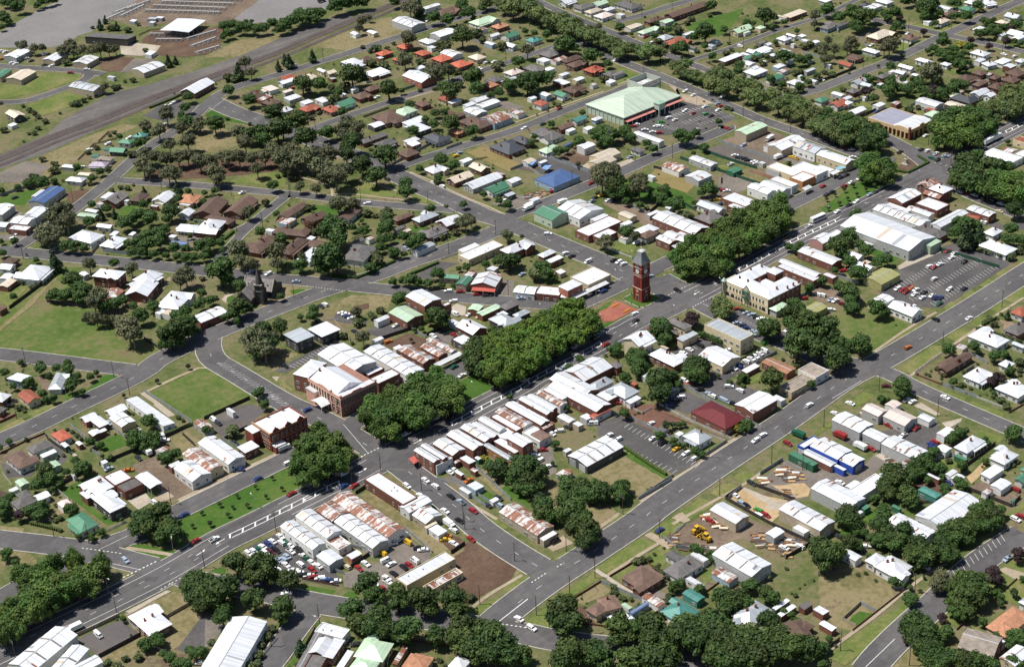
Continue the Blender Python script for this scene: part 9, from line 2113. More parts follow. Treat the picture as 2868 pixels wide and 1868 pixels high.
# ------------------------------------------------------------------ fences and hedges
FC = dict(g=('grey steel', plain('fence_grey', (.27, .285, .29), .7, .2, .8)), w=('white', plain('fence_white', (.62, .61, .58), .7, .2, .8)), k=('dark timber', plain('fence_dark', (.055, .047, .042), .9, .35, .8)),
          b=('brown brick', plain('fence_brick', (.15, .065, .045), .9, .3, .8)), d=('weathered wire', plain('fence_weathered', (.10, .09, .08), .9, .3, .8)), t=('tan', plain('fence_tan', (.36, .30, .21), .8, .2, .8)),
          G=('green steel', plain('fence_green', (.028, .085, .055), .7, .25, .8)), r=('rusty red', plain('fence_red', (.16, .05, .035), .9, .3, .8)), s=('pale blue', plain('fence_blue', (.20, .25, .33), .7, .2, .8)))
FH = dict(g=1.7, w=1.2, k=1.8, b=0.9, d=1.2, t=1.6, G=1.9, r=1.2, s=2.0)
PANEL = {}
def panel(col, L):
    k = (col, round(L * 4) / 4)
    if k not in PANEL:
        mb = MB(); h = FH[col]; l = k[1] / 2
        if col == 'w' or col == 'd':
            n = max(3, int(k[1] / .28))
            for i in range(n): x = -l + 2 * l * (i + .5) / n; mb.box(x - .085, x + .085, -.02, .02, .06, h)
            mb.box(-l, l, .02, .07, .25, .35); mb.box(-l, l, .02, .07, h - .3, h - .2)
        else: mb.box(-l, l, -.03, .03, 0, h); mb.box(-l, l, -.05, .05, h, h + .06)
        mb.box(-l - .06, -l + .06, -.07, .07, 0, h + .1)
        PANEL[k] = mb.mesh('panel', FC[col][1])
    return PANEL[k]
for col, fl in FENCES:
    p = [(fl[j] / 10, fl[j + 1] / 10) for j in range(0, len(fl), 2)]
    c = p[len(p) // 2] if len(p) > 2 else ((p[0][0] + p[1][0]) / 2, (p[0][1] + p[1][1]) / 2)
    tot = length(p)
    root = thing('fence', (c[0], c[1], 0), 0, f"{'long ' if tot > 45 else 'short ' if tot < 14 else ''}{FC[col][0]} fence", 'fence')
    for a, b in zip(p, p[1:]):
        d = math.hypot(b[0] - a[0], b[1] - a[1]); n = max(1, round(d / 3.0)); ang = math.atan2(b[1] - a[1], b[0] - a[0])
        for i in range(n):
            m = ((a[0] + (b[0] - a[0]) * (i + .5) / n), (a[1] + (b[1] - a[1]) * (i + .5) / n))
            if onroad(m, None, -1.5): continue
            inst('panel', panel(col, d / n), root, (m[0] - c[0], m[1] - c[1], 0), ang)
# ------------------------------------------------------------------ vegetation
def leafmat(name, c1, c2, c3, c4=None):
    m, nt, b = newmat(name)
    f = noise(nt, coords(nt), 1.6, 3, .6); g = noise(nt, coords(nt), 14.0, 2)
    mx = nt.nodes.new('ShaderNodeMath'); mx.operation = 'MULTIPLY_ADD'; nt.links.new(g, mx.inputs[0]); mx.inputs[1].default_value = .55; nt.links.new(f, mx.inputs[2])
    col = ramp(nt, mx.outputs[0], [(.55, c1), (.78, c2), (.98, c3)])
    hs = N(nt, 'ShaderNodeHueSaturation'); mr = N(nt, 'ShaderNodeMapRange'); nt.links.new(objrand(nt), mr.inputs[0]); mr.inputs[3].default_value = .72; mr.inputs[4].default_value = 1.22
    mh = N(nt, 'ShaderNodeMapRange'); rr = nt.nodes.new('ShaderNodeMath'); rr.operation = 'FRACT'; ml = nt.nodes.new('ShaderNodeMath'); ml.operation = 'MULTIPLY'; ml.inputs[1].default_value = 7.31
    nt.links.new(objrand(nt), ml.inputs[0]); nt.links.new(ml.outputs[0], rr.inputs[0]); nt.links.new(rr.outputs[0], mh.inputs[0]); mh.inputs[3].default_value = .478; mh.inputs[4].default_value = .516
    nt.links.new(mr.outputs[0], hs.inputs['Value']); nt.links.new(mh.outputs[0], hs.inputs['Hue']); nt.links.new(col, hs.inputs['Color'])
    nt.links.new(hs.outputs[0], b.inputs['Base Color']); b.inputs['Roughness'].default_value = .65; b.inputs['Specular IOR Level'].default_value = .25
    return m
LEAF = dict(d=leafmat('leaf_dark', (.022, .046, .010), (.043, .076, .016), (.080, .118, .028)), e=leafmat('leaf_gum', (.056, .066, .030), (.098, .106, .050), (.160, .152, .080)),
            n=leafmat('leaf_plane', (.055, .085, .024), (.095, .132, .038), (.150, .182, .062)), u=leafmat('leaf_elm', (.036, .074, .014), (.064, .118, .020), (.105, .165, .032)),
            l=leafmat('leaf_lime', (.044, .088, .012), (.084, .142, .018), (.138, .198, .032)), o=leafmat('leaf_conifer', (.020, .040, .015), (.038, .066, .025), (.064, .096, .038)),
            s=leafmat('leaf_shrub', (.042, .058, .021), (.074, .094, .033), (.120, .132, .050)), y=leafmat('leaf_sapling', (.024, .045, .015), (.040, .065, .022), (.065, .09, .036)),
            g=leafmat('leaf_gold', (.16, .15, .018), (.26, .235, .03), (.36, .31, .05)), p=leafmat('leaf_pale', (.08, .11, .04), (.13, .165, .065), (.20, .22, .10)),
            m=leafmat('leaf_purple', (.020, .012, .012), (.036, .020, .020), (.062, .034, .032)), x=leafmat('leaf_redbush', (.05, .022, .015), (.09, .042, .024), (.13, .07, .036)))
M_BARK = plain('bark', (.085, .066, .05), .95, .35, 3)
M_BARKP = plain('gum_bark', (.26, .22, .18), .9, .35, 2)
#        z0    squash-top  blobs  leaves  leafsize  looseness
TT = dict(d=(.16, 11, 95, .100, .13), e=(.22, 11, 74, .085, .22), n=(.12, 11, 95, .080, .16), u=(.10, 9, 110, .085, .09), l=(.10, 9, 110, .085, .09), o=(.06, 9, 70, .115, .07),
          s=(.0, 6, 46, .19, .12), y=(.3, 4, 26, .26, .25), g=(.0, 6, 42, .21, .12), p=(.10, 8, 60, .14, .15), m=(.2, 8, 66, .13, .12), x=(.05, 7, 44, .18, .2))
def crown(ty, seed):
    r = random.Random(seed * 31 + ord(ty)); z0, nb, nl, ls, loose = TT[ty]
    mb = MB(); zc = (z0 + 1) / 2; hz = (1 - z0) / 2
    blobs = []; kz = dict(u=.36, l=.36, e=.42, n=.42, d=.46, o=.34, y=.4, p=.5, m=.42).get(ty, .7)
    if ty == 'o':
        for i in range(nb): t = (i + .5) / nb; rr = .62 * (1 - t) ** .75 + .10; a = r.uniform(0, 6.28); blobs.append((math.cos(a) * rr * .35, math.sin(a) * rr * .35, z0 + (1 - z0) * (t * .93 + .05), rr * .75, rr * .62))
        for i in range(5): a = 6.28 * i / 5 + r.random(); blobs.append((math.cos(a) * .5, math.sin(a) * .5, z0 + .16 + .1 * r.random(), .42, .2))
    else:
        blobs.append((0, 0, zc, .62, hz * .72))
        for i in range(nb):
            a = 6.283 * i / nb + r.uniform(-.35, .35); e = r.uniform(-.45, 1.15); rad = r.uniform(.50, .66) * math.cos(min(1.2, abs(e)) * .85)
            br = r.uniform(.30, .44)
            blobs.append((math.cos(a) * rad, math.sin(a) * rad, zc + hz * .60 * math.sin(e) , br, br * hz * r.uniform(.85, 1.15) * 1.05))
        blobs.append((r.uniform(-.2, .2), r.uniform(-.2, .2), zc + hz * .55, .42, hz * .44))
    for bx, by, bz, br, bh in blobs:
        n = int(nl * (br / .4) ** 1.3)
        if loose < .3:       # inner dark mass of twigs and leaves
            b0 = len(mb.v); k = 6
            for zz, q in ((-.62, .45), (-.1, .74), (.42, .62), (.74, .22)):
                for i in range(k):
                    a = 6.283 * i / k + zz; mb.v.append((bx + math.cos(a) * br * q * r.uniform(.8, 1.05), by + math.sin(a) * br * q * r.uniform(.8, 1.05), bz + zz * bh))
            for L in range(3):
                for i in range(k): j = (i + 1) % k; mb.f.append((b0 + L * k + i, b0 + L * k + j, b0 + L * k + k + j, b0 + L * k + k + i)); mb.mi.append(0)
            mb.f.append(tuple(b0 + 3 * k + i for i in range(k))); mb.mi.append(0)
        for i in range(n):
            u = r.uniform(-.6, 1); a = r.uniform(0, 6.283); s_ = math.sqrt(1 - u * u); q = r.uniform(.80, 1.06 + loose * .6)
            nx, ny, nz = s_ * math.cos(a), s_ * math.sin(a), u
            p = Vector((bx + nx * br * q, by + ny * br * q, bz + nz * bh * q))
            nv = Vector((nx + r.uniform(-.7, .7), ny + r.uniform(-.7, .7), nz * 1.1 + r.uniform(-.5, .8))).normalized()
            t = nv.orthogonal().normalized(); t.rotate(Matrix.Rotation(r.uniform(0, 6.28), 3, nv)); w = nv.cross(t); l = ls * r.uniform(.6, 1.25)
            l2 = l * r.uniform(.5, .9); b0 = len(mb.v)
            mb.v += [(p.x + q_.x, p.y + q_.y, p.z + q_.z * kz) for q_ in (-t * l, w * l2 + nv * l * .25, t * l, -w * l2 - nv * l * .1)]
            mb.f.append((b0, b0 + 1, b0 + 2, b0 + 3)); mb.mi.append(0)
    # keep inside the unit bounds
    R = max(1e-6, sorted(math.hypot(v[0], v[1]) for v in mb.v)[int(len(mb.v) * .97)]); Z = max(v[2] for v in mb.v)
    mb.v = [(v[0] / R, v[1] / R, z0 + (v[2] - z0) * (1 - z0) / (Z - z0)) for v in mb.v]
    return mb
def trunk(ty, seed):
    r = random.Random(seed * 17 + ord(ty)); mb = MB(); z0 = TT[ty][0]; top = max(.34, z0 + .3)
    if ty in 'sgx': top = .25
    x = y = 0; pr = .075
    mb.frustum(0, 0, 0, top * .55, .085, .062, 7); mb.frustum(.01, 0, top * .55, top, .062, .035, 7)
    for i in range(4):
        a = 1.57 * i + r.uniform(-.4, .4); L = r.uniform(.3, .5); z = top * r.uniform(.6, .95); b0 = len(mb.v)
        for j in range(5):
            q = 6.283 * j / 5; mb.v.append((.035 * math.cos(q), .035 * math.sin(q), z))
        for j in range(5):
            q = 6.283 * j / 5; mb.v.append((math.cos(a) * L + .012 * math.cos(q), math.sin(a) * L + .012 * math.sin(q), z + .22))
        for j in range(5): k = (j + 1) % 5; mb.f.append((b0 + j, b0 + k, b0 + 5 + k, b0 + 5 + j)); mb.mi.append(0)
    return mb
NV = dict(d=5, e=4, n=3, u=4, l=3, s=3); CR = {}; TK = {}; BOTH = {}; RAW = {}
for ty in TT:
    for k in range(NV.get(ty, 2)):
        c = crown(ty, k); t = trunk(ty, k); bark = M_BARKP if ty == 'e' else M_BARK
        CR[ty, k] = c.mesh('crown', LEAF[ty]); TK[ty, k] = t.mesh('trunk', bark); RAW[ty, k] = (c, t)
        b = MB(); b.v = c.v + t.v; b.f = c.f + [tuple(i + len(c.v) for i in f) for f in t.f]; b.mi = [0] * len(c.f) + [1] * len(t.f)
        BOTH[ty, k] = b.mesh('tree', [LEAF[ty], bark])
TNAME = dict(d='tree', e='gum_tree', n='plane_tree', u='elm_tree', l='elm_tree', o='conifer_tree', s='shrub', y='sapling', g='golden_shrub', p='pale_tree', m='purple_tree', x='red_shrub')
TDESC = dict(d='dark green leafy tree', e='loose grey-green gum tree', n='pale green open-crowned street tree', u='dark green avenue elm', l='bright green avenue elm', o='dark narrow conifer', s='garden shrub',
             y='young sapling', g='golden yellow shrub', p='pale green bushy tree', m='purple-leaved tree', x='reddish shrub')
TCAT = dict(s='shrub', g='shrub', x='shrub', y='sapling'); TGRP = dict(u='elms of the street avenue', l='elms of the street avenue', n='street trees along the wide road', y='saplings on the median lawn')
def height(ty, R):
    k0, k1, rv = dict(d=(1.1, .5, .95), e=(1.5, 1., .75), n=(1.25, .5, .9), u=(0, 8.5, 1.0), l=(0, 8.5, 1.0), o=(1.4, .5, 1.5), s=(.65, 0, .7), y=(1.3, .3, 1.0), g=(.8, 0, .7), p=(1., .3, .9), m=(1.1, .8, .9), x=(1., .3, .8))[ty]
    return k0 * R + k1 + rv * R
def join_stuff(name, items, label, cat):     # items past the limit: one mesh of real geometry
    mats = []; V = []; F = []; MI = []
    for mb, ms, M in items:
        b = len(V); V += [tuple(M @ Vector(v)) for v in mb.v]
        idx = []
        for m in ms:
            if m not in mats: mats.append(m)
            idx.append(mats.index(m))
        F += [tuple(b + i for i in f) for f in mb.f]; MI += [idx[i] for i in mb.mi]
    o = mk(name, V, F, mats, None, MI); o['kind'] = 'stuff'; o['label'] = label; o['category'] = cat
for ty, s in TREES.items():
    L = [tuple(float(q) / 10 for q in t.split(',')) for t in s.split()]
    L = [(x, y, R, R * px((x, y, 3))[2]) for x, y, R in L]
    L.sort(key=lambda t: -t[3]); rest = []
    for i, (x, y, R, sp) in enumerate(L):
        k = rnd.randrange(NV.get(ty, 2)); H = height(ty, R) * rnd.uniform(.92, 1.08); Rr = R * (1.18 if ty == 'n' else 1.02); a = rnd.uniform(0, 6.28)
        if ty in 'ul': Rr = R * 1.08; H *= rnd.uniform(.82, 1.08)
        if i >= 300: rest.append((ty, k, x, y, Rr, H, a)); continue
        sz = 'large ' if sp > 27 else 'small ' if sp < 11 and ty not in 'sgxy' else ''
        if ty in 'yul': sz = ''
        if sp > 15 and ty not in 'sgxy':
            root = thing(TNAME[ty], (x, y, 0), a, sz + TDESC[ty], TCAT.get(ty, 'tree'), TGRP.get(ty)); root.scale = (Rr, Rr, H)
            inst('trunk', TK[ty, k], root); inst('crown', CR[ty, k], root)
        else:
            o = inst(TNAME[ty], BOTH[ty, k], None, (x, y, 0), a, (Rr, Rr, H)); reg(o, sz + TDESC[ty], TCAT.get(ty, 'tree'), TGRP.get(ty))
    if rest:
        it = []
        for ty_, k, x, y, Rr, H, a in rest:
            c, t = RAW[ty_, k]; thin = MB(); st = 2
            thin.v = c.v; thin.f = [f for q, f in enumerate(c.f) if len(f) != 4 or q % st == 0]; thin.mi = [0] * len(thin.f)
            M = Matrix.Translation((x, y, 0)) @ Matrix.Rotation(a, 4, 'Z') @ Matrix.Diagonal((Rr, Rr, H, 1)); it.append((c, [LEAF[ty_]], M))
        join_stuff('garden_shrubs' if ty == 's' else 'garden_trees', it, 'smaller dark trees and bushes scattered through the gardens of the town', 'trees')
# hedges: clipped boxes of leaf clumps
for fl in HEDGES:
    p = dense([(fl[j] / 10, fl[j + 1] / 10) for j in range(0, len(fl), 2)], 1.0); mb = MB(); c = p[len(p) // 2]
    for q in p:
        for i in range(26):
            x, y = q[0] - c[0] + rnd.uniform(-.8, .8), q[1] - c[1] + rnd.uniform(-.8, .8); z = rnd.choice((1.45, rnd.uniform(.2, 1.4))); l = rnd.uniform(.15, .32)
            v = [Vector((rnd.uniform(-1, 1), rnd.uniform(-1, 1), rnd.uniform(-.6, .6))) * l for _ in range(3)]; b = len(mb.v)
            mb.v += [(x + w.x, y + w.y, z + w.z) for w in v]; mb.f.append((b, b + 1, b + 2)); mb.mi.append(0)
        mb.box(q[0] - c[0] - .62, q[0] - c[0] + .62, q[1] - c[1] - .62, q[1] - c[1] + .62, 0, 1.28 + rnd.uniform(0, .1))
    o = mb.obj('hedge', LEAF['d']); o.location = (c[0], c[1], 0); reg(o, 'clipped dark green hedge', 'hedge')
# low garden planting round the houses, nobody could count it
def infoot(x, y, m=.3):
    for cx, cy, rz, A, B in FOOT:
        dx, dy = x - cx, y - cy
        if dx * dx + dy * dy > (A + B + 2) ** 2: continue
        u, v = rot2(dx, dy, -rz)
        if abs(u) < A + m and abs(v) < B + m: return True
    return False
it = []
for root, cx, cy, cat, h, A, B, rz in BROOT:
    if cat not in ('house', 'villa'): continue
    for i in range(rnd.randint(3, 9)):
        u = rnd.uniform(-A - 7, A + 7); v = rnd.uniform(-B - 8, B + 8); x, y = rot2(u, v, rz); x += cx; y += cy
        if infoot(x, y, .8) or onroad((x, y), None, 1.5): continue
        R = rnd.uniform(.5, 1.25); c, t = RAW[rnd.choice('ssdx' if rnd.random() < .15 else 'ssd'), rnd.randrange(2)]; ty = rnd.choice('sssd')
        it.append((c, [LEAF[ty]], Matrix.Translation((x, y, 0)) @ Matrix.Rotation(rnd.uniform(0, 6), 4, 'Z') @ Matrix.Diagonal((R, R, R * rnd.uniform(.9, 1.6), 1))))
for q in it:
    n = len(q[0].f)
lite = []
for c, m, M in it:
    t = MB(); t.v = c.v; t.f = c.f[::3]; t.mi = [0] * len(t.f); lite.append((t, m, M))
join_stuff('garden_planting', lite, 'low flower beds and bushes planted around the houses of the town', 'plants')
# ------------------------------------------------------------------ cars
CARC = dict(w=(.78, .78, .77), k=(.012, .012, .014), d=(.035, .038, .045), s=(.30, .36, .44), r=(.27, .02, .02), m=(.10, .012, .022), b=(.02, .04, .15), G=(.012, .09, .05), y=(.60, .36, .02), o=(.45, .13, .02),
            c=(.55, .48, .34), g=(.05, .22, .04), v=(.70, .70, .66), p=(.45, .66, .45))
CARN = dict(w='white', k='black', d='dark grey', s='silver blue', r='red', m='maroon', b='blue', G='dark green', y='yellow', o='orange', c='cream', g='green', v='off-white', p='pale green')
CARM = {k: plain('car_paint_' + k, c, .22, .03, 1, .06, spec=.6) for k, c in CARC.items()}
M_CGLASS = plain('car_glass', (.02, .022, .026), .08, .1, 1, 0, spec=.7)
def wheel():
    mb = MB(); n = 12
    for y0, y1, r, mi in ((-.1, .1, .32, 0), (-.105, .105, .19, 1)):
        b = len(mb.v)
        for y in (y0, y1):
            for i in range(n): a = 6.283 * i / n; mb.v.append((r * math.cos(a), y, .32 + r * math.sin(a)))
        for i in range(n): j = (i + 1) % n; mb.f.append((b + i, b + j, b + n + j, b + n + i)); mb.mi.append(mi)
        mb.f.append(tuple(b + i for i in range(n))); mb.f.append(tuple(b + n + i for i in reversed(range(n)))); mb.mi += [mi, mi]
    return mb
WH = wheel(); WHEEL = WH.mesh('wheel', [M_TYRE, M_STEEL])
def carbody(ty):
    # lower body with rounded ends, cabin with sloping glass, lamps
    b = MB(); g = MB(); W = .86; L = 2.2; hb = .88
    if ty in ('van',):
        pr = [(-2.3, .25), (2.3, .25), (2.36, .75), (2.15, 1.05), (1.55, 1.85), (1.35, 1.95), (-2.25, 1.95), (-2.36, 1.7)]; zs = 1.15; wr = [(1.45), (-1.45)]
    elif ty == 'wagon':
        pr = [(-2.25, .3), (2.2, .3), (2.3, .55), (2.2, .82), (1.2, .95), (.62, 1.45), (-1.95, 1.47), (-2.28, .95)]; zs = .98; wr = [1.35, -1.35]
    elif ty == 'ute':
        pr = [(-2.4, .35), (2.3, .35), (2.36, .6), (2.25, .9), (1.3, 1.0), (.8, 1.5), (-.35, 1.52), (-.55, 1.0), (-2.4, .98)]; zs = 1.02; wr = [1.45, -1.45]
    else:
        pr = [(-2.25, .3), (2.2, .3), (2.3, .55), (2.2, .80), (1.15, .93), (.5, 1.42), (-.85, 1.44), (-1.5, .98), (-2.2, .92), (-2.3, .6)]; zs = .96; wr = [1.35, -1.38]
    n = len(pr); b0 = 0
    def half(z): return W if z <= zs else W - (z - zs) * .34
    b.v = [(x, -half(z), z) for x, z in pr] + [(x, half(z), z) for x, z in pr]
    b.f = [tuple(range(n)), tuple(range(2 * n - 1, n - 1, -1))] + [((i + 1) % n, i, n + i, n + (i + 1) % n) for i in range(n)]; b.mi = [0] * len(b.f)
    # glass: windscreen, rear screen and side windows sit just proud of the cabin
    up = [(x, z) for x, z in pr if z > zs + .2]; xf, zt = up[0]; xr = up[-1][0]
    fi = pr.index(up[0]); xb, zb = pr[fi - 1]; ri = pr.index(up[-1]); xq, zq = pr[(ri + 1) % n]
    def quad(a, o): q = len(g.v); g.v.extend(a); g.f.append((q, q + 1, q + 2, q + 3)); g.mi.append(0)
    e = .012
    P = lambda x0, z0, x1, z1, t: (x0 + (x1 - x0) * t, z0 + (z1 - z0) * t)
    for (x0, z0, x1, z1, sg) in ((xb, zb, xf, zt, 1), (xq, zq, xr, up[-1][1], -1)):
        if ty == 'van' and sg < 0: continue
        a0 = P(x0, z0, x1, z1, .12 if ty != 'van' else .3); a1 = P(x0, z0, x1, z1, .9)
        quad([(a0[0] + sg * e, -half(a0[1]) * .9, a0[1] + e), (a0[0] + sg * e, half(a0[1]) * .9, a0[1] + e), (a1[0] + sg * e, half(a1[1]) * .9, a1[1] + e), (a1[0] + sg * e, -half(a1[1]) * .9, a1[1] + e)], 0)
    z0, z1 = zs + .06, zt - .09
    xs0 = xb + (xf - xb) * .45; xs1 = xr - .05 if ty != 'sedan' else xr - .3
    if ty == 'van': xs1 = -.2 ; z0 = 1.2
    segs = [(xs0 - .15, (xs0 + xs1) / 2 + .05), ((xs0 + xs1) / 2 - .05, xs1 + .1)] if ty != 'ute' else [(xs0 - .15, xs1 + .1)]
    for s_ in (-1, 1):
        for u, w in segs:
            quad([(u, s_ * (half(z0) + e), z0), (w, s_ * (half(z0) + e), z0), (w, s_ * (half(z1) + e), z1), (u - .2, s_ * (half(z1) + e), z1)], 0)
    for s_ in (-.6, .6):
        b.box(pr[2][0] - .1, pr[2][0] + .015, s_ - .17, s_ + .17, .56, .72, 1); b.box(pr[-1][0] - .02, pr[-1][0] + .1, s_ - .15, s_ + .15, .66, .82, 2)
    if ty == 'ute': b.box(-2.3, -.65, -.7, .7, .985, 1.0, 3)
    return b, g, wr
def truckbody(ty):
    b = MB(); g = MB()
    if ty == 'truck': Lb, hb, Wd = 5.2, 2.9, 1.15
    elif ty == 'bus': Lb, hb, Wd = 10.5, 3.1, 1.25
    else: Lb, hb, Wd = 17., 3.6, 1.25
    if ty == 'bus':
        b.box(-5.2, 5.2, -Wd, Wd, .45, hb, 0)
        for s_ in (-1, 1):
            q = len(g.v); g.v += [(-4.9, s_ * (Wd + .01), 1.5), (4.9, s_ * (Wd + .01), 1.5), (4.9, s_ * (Wd + .01), 2.5), (-4.9, s_ * (Wd + .01), 2.5)]; g.f.append((q, q + 1, q + 2, q + 3)); g.mi.append(0)
        q = len(g.v); g.v += [(5.21, -1.1, 1.3), (5.21, 1.1, 1.3), (5.21, 1.1, 2.7), (5.21, -1.1, 2.7)]; g.f.append((q, q + 1, q + 2, q + 3)); g.mi.append(0); wr = [3.6, -3.2]
    else:
        x1 = Lb / 2 - .6; b.box(-Lb / 2, x1, -Wd, Wd, 1.0, hb, 0); b.box(-Lb / 2, Lb / 2 + 1.2, -.45, .45, .6, .95, 3)
        b.prismy([(x1 + .15, .6), (x1 + 1.9, .6), (x1 + 1.95, 1.5), (x1 + 1.6, 2.4), (x1 + .15, 2.45)], -1.05, 1.05, 0)
        q = len(g.v); g.v += [(x1 + 1.97, -.95, 1.52), (x1 + 1.97, .95, 1.52), (x1 + 1.66, .95, 2.3), (x1 + 1.66, -.95, 2.3)]; g.f.append((q, q + 1, q + 2, q + 3)); g.mi.append(0)
        wr = [Lb / 2 + .35, -Lb / 2 + 1.0] + ([-Lb / 2 + 2.3, 0, 1.3, Lb / 2 - 2] if ty == 'semi' else [])
    return b, g, wr
M_HEAD = plain('headlamp', (.7, .7, .68), .2, .05, 1, 0); M_TAIL = plain('tail_lamp', (.25, .01, .01), .3, .05, 1, 0)
CBD = {ty: carbody(ty) for ty in ('sedan', 'wagon', 'ute', 'van')}; CBD.update({ty: truckbody(ty) for ty in ('truck', 'bus', 'semi')})
CME = {}
def carmesh(ty, col):
    if (ty, col) not in CME:
        b, g, wr = CBD[ty]; ms = [CARM[col], M_HEAD, M_TAIL, M_TYRE]
        full = MB(); full.v = list(b.v); full.f = list(b.f); full.mi = list(b.mi)
        def add(m, off, mo):
            k = len(full.v); full.v += [(v[0] + off[0], v[1] + off[1], v[2]) for v in m.v]; full.f += [tuple(i + k for i in f) for f in m.f]; full.mi += [i + mo for i in m.mi]
        add(g, (0, 0), 4)
        for x in wr:
            for s_ in (-.78, .78): add(WH, (x, s_), 5)
        CME[ty, col] = (b.mesh('car', ms), g.mesh('car_window', M_CGLASS), full.mesh('car', ms + [M_CGLASS, M_TYRE, M_STEEL]), full, ms + [M_CGLASS, M_TYRE, M_STEEL])
    return CME[ty, col]
M_PILE = [M_TRIM, M_WOOD, M_STEEL, plain('sawn_timber', (.42, .27, .13), .85, .3, 2), M_FRAME, plain('rusty_scrap', (.16, .065, .035), .9, .4, 2)]
def pile_parts():
    o = []
    for i in range(7):
        mb = MB(); L, W, H = rnd.uniform(1, 2.6), rnd.uniform(.25, .7), rnd.uniform(.12, .5); mb.box(-L, L, -W, W, 0, H); o.append(mb.mesh('bundle', rnd.choice(M_PILE)))
    return o
PP = [pile_parts() for _ in range(4)]
def loader():
    y = plain('machine_yellow', (.55, .33, .03), .5, .15, 1, 0); b = MB(); b.box(-2.6, .6, -.8, .8, .8, 2.0); b.box(-2.7, -1.2, -.7, .7, 2.0, 2.4); b.prismy([(.5, .9), (3.2, .5), (3.2, .8), (.5, 1.5)], -.9, -.6); b.prismy([(.5, .9), (3.2, .5), (3.2, .8), (.5, 1.5)], .6, .9)
    c = MB(); c.box(-1.1, .5, -.75, .75, 2.0, 3.3, 1); c.box(-1.25, .65, -.85, .85, 3.3, 3.45, 0); k = MB(); k.prismy([(3.0, .2), (4.2, .15), (4.2, .3), (3.3, .45), (3.3, 1.3), (3.0, 1.3)], -1.5, 1.5)
    w = MB()
    w.v = [(v[0] * 2.3, v[1] * 2.4, v[2] * 2.3) for v in WH.v]; w.f = WH.f; w.mi = WH.mi
    return b.mesh('body', y), c.mesh('cab', [y, M_CGLASS]), k.mesh('bucket', y), w.mesh('wheel', [M_TYRE, y])
LD = loader()
cars = []
for t in list(CARS.split()):
    q = t.split(',')
    if q[4] not in ('pile', 'loader'): continue
    x, y, a = float(q[1]) / 10, float(q[2]) / 10, math.radians(float(q[3]))
    if q[4] == 'loader':
        R = thing('wheel_loader', (x, y, .1), a, 'yellow wheel loader machine in the dirt yard', 'loader'); inst('body', LD[0], R); inst('cab', LD[1], R); inst('bucket', LD[2], R)
        for X in (-1.7, 1.5):
            for s_ in (-1.1, 1.1): inst('wheel', LD[3], R, (X, s_, 0))
    else:
        R = thing('material_stack', (x, y, .1), a, 'jumbled stack of timber and metal', 'stack', 'stacks of materials in work yards')
        for i, me in enumerate(rnd.choice(PP)): inst('bundle', me, R, (rnd.uniform(-1, 1), -2.4 + i * .8 + rnd.uniform(-.2, .2), rnd.choice((0, 0, .3)) if False else 0), rnd.uniform(-.25, .25))
CARS = ' '.join(t for t in CARS.split() if t.split(',')[4] not in ('pile', 'loader'))
for t in CARS.split():
    q = t.split(','); cars.append((q[0], float(q[1]) / 10, float(q[2]) / 10, float(q[3]), q[4]))
def inroof(x, y): return infoot(x, y, -1.0)
cars = [(c[0], c[1], c[2], c[3], c[4], px((c[1], c[2], 0))[2]) for c in cars if not inroof(c[1], c[2])]
cars.sort(key=lambda c: -c[5] * (3 if c[4] in ('truck', 'bus', 'semi', 'van') else 1)); rest = []
for i, (col, x, y, a, ty, sp) in enumerate(cars):
    if ty == 'car': ty = rnd.choices(('sedan', 'wagon', 'ute'), (6, 4, 1))[0]
    rz = math.radians(a + rnd.uniform(-4, 4) + rnd.choice((0, 180))); bm, gm, fm, fmb, ms = carmesh(ty, col)
    z = .215 if onroad((x, y), None, .3) else .12
    nm = dict(sedan='car', wagon='wagon_car', ute='utility_truck').get(ty, dict(truck='truck', semi='semi_trailer').get(ty, ty)); cat = dict(sedan='car', wagon='car', ute='ute', semi='truck').get(ty, ty)
    nm = {'car': 'parked_car', 'wagon_car': 'parked_car'}.get(nm, nm)
    d = f"{CARN[col]} " + dict(sedan='sedan car', wagon='station wagon', ute='utility truck', van='van', truck='box truck', bus='bus', semi='long semi-trailer')[ty]
    if i >= 310: rest.append((fmb, ms, Matrix.Translation((x, y, z)) @ Matrix.Rotation(rz, 4, 'Z'))); continue
    if i < 170:
        root = thing(nm, (x, y, z), rz, d, cat, 'vehicles on the streets and yards')
        inst('body', bm, root); inst('glass', gm, root)
        for X in CBD[ty][2]:
            for s_ in (-.78, .78): inst('wheel', WHEEL, root, (X, s_, 0))
    else:
        o = inst(nm, fm, None, (x, y, z), rz); reg(o, d, cat, 'vehicles on the streets and yards')
if rest: join_stuff('parked_cars', rest, 'far-off parked cars in yards and car parks across the town', 'cars')
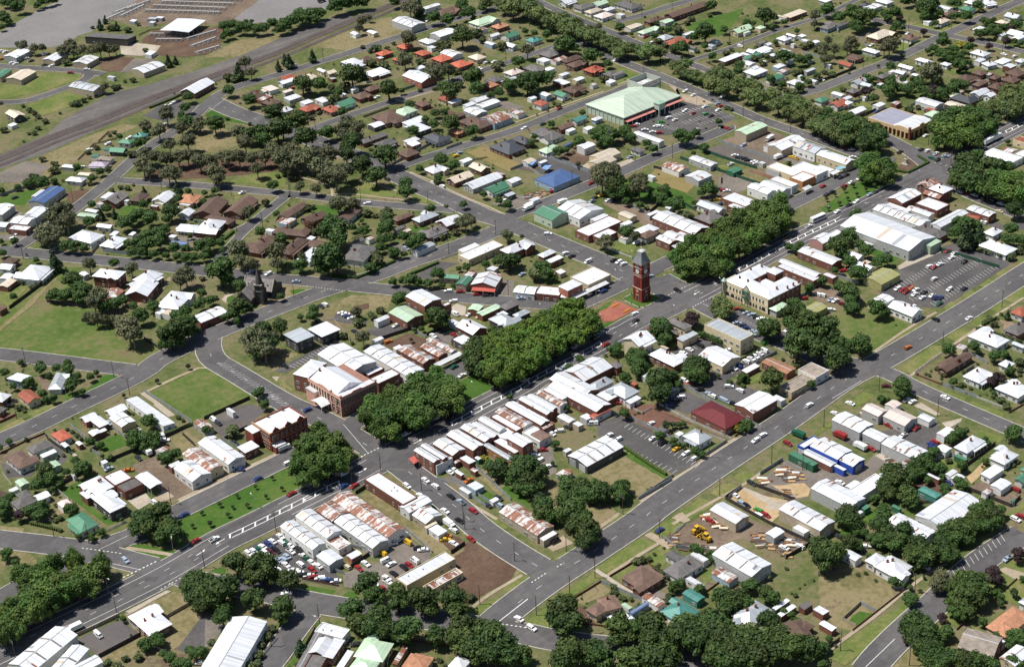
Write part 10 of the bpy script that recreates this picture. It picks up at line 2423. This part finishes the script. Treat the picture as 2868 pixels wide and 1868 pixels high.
# ------------------------------------------------------------------ poles and street lamps
def polemesh():
    mb = MB(); mb.frustum(0, 0, 0, 9.6, .17, .11, 8); return mb.mesh('pole', M_WOOD)
def armmesh():
    mb = MB(); mb.box(-1.15, 1.15, -.06, .06, -.07, .07, 0)
    for x in (-1.0, -.4, .4, 1.0): mb.frustum(x, 0, .07, .25, .05, .03, 6, 1)
    return mb.mesh('crossarm', [M_WOOD, M_FRAME])
POLE, ARM = polemesh(), armmesh()
for x, y in zip(POLES[::2], POLES[1::2]):
    x, y = x / 10, y / 10; a = rnd.choice((0, 1.57)) + rnd.uniform(-.1, .1)
    r = thing('power_pole', (x, y, 0), a, 'timber power pole with cross arms', 'power pole', 'timber power poles along the streets')
    inst('pole', POLE, r); inst('crossarm', ARM, r, (0, .16, 9.2)); inst('crossarm', ARM, r, (0, .16, 8.3))
def lampmesh():
    mb = MB(); mb.frustum(0, 0, 0, 7.6, .10, .06, 8); mb.prism([(-.05, 7.4), (.05, 7.4), (.05, 7.5), (-.05, 7.5)], 0, 1.6); return mb.mesh('pole', M_STEEL)
def headmesh():
    mb = MB(); mb.box(-.45, .45, -.17, .17, -.08, .10); mb.box(-.3, .3, -.1, .1, .1, .16); return mb.mesh('lamp_head', M_FRAME)
LP, LH = lampmesh(), headmesh()
for x, y in zip(LAMPS[::2], LAMPS[1::2]):
    r = thing('street_lamp', (x / 10, y / 10, 0), rnd.uniform(0, 6.28), 'slim steel street lamp', 'street lamp', 'steel street lamps'); inst('pole', LP, r); inst('lamp_head', LH, r, (1.7, 0, 7.5))
# ------------------------------------------------------------------ labels: each by its look, then by what it stands next to
ORD = ['', 'second ', 'third ', 'fourth ', 'fifth ', 'sixth ', 'seventh ', 'eighth ', 'ninth ', 'tenth ', 'eleventh ', 'twelfth ']
SECT = ['right of', 'behind and right of', 'directly behind', 'behind and left of', 'left of', 'in front and left of', 'in front of', 'in front and right of']
pos = [(px(p)[:2]) for _, _, p in THINGS]; byd = {}
for i, (_, d, _) in enumerate(THINGS): byd.setdefault(d, []).append(i)
AN = [(n, px((x, y, 0))[:2]) for n, x, y in ANCHORS]
for d, ids in byd.items():
    best = {i: [] for i in ids}
    for n, (ax, ay) in AN:
        sec = [[] for _ in range(8)]
        for i in ids:
            dx, dy = pos[i][0] - ax, ay - pos[i][1]; sec[int(((math.atan2(dy * 1.6, dx) + math.pi / 8) % (2 * math.pi)) / (math.pi / 4)) % 8].append((math.hypot(dx, dy), i))
        for k in range(8):
            sec[k].sort()
            for r, (dist, i) in enumerate(sec[k][:60]): best[i].append((r + dist / 400.0, r, k, n))
    used = set()
    for i in ids:
        o = THINGS[i][0]; done = False
        for _, r, k, n in sorted(best[i]):
            if r < len(ORD):
                lab = f"{ORD[r]}{'nearest ' if True else ''}{d} {SECT[k]} {n}"
            else: lab = f"{d}, {r + 1}th {SECT[k]} {n}"
            if len(lab.split()) <= 16 and lab not in used: o['label'] = lab; used.add(lab); done = True; break
        if not done: o['label'] = d + ' among the town gardens'; o['group'] = 'trees of the town gardens'
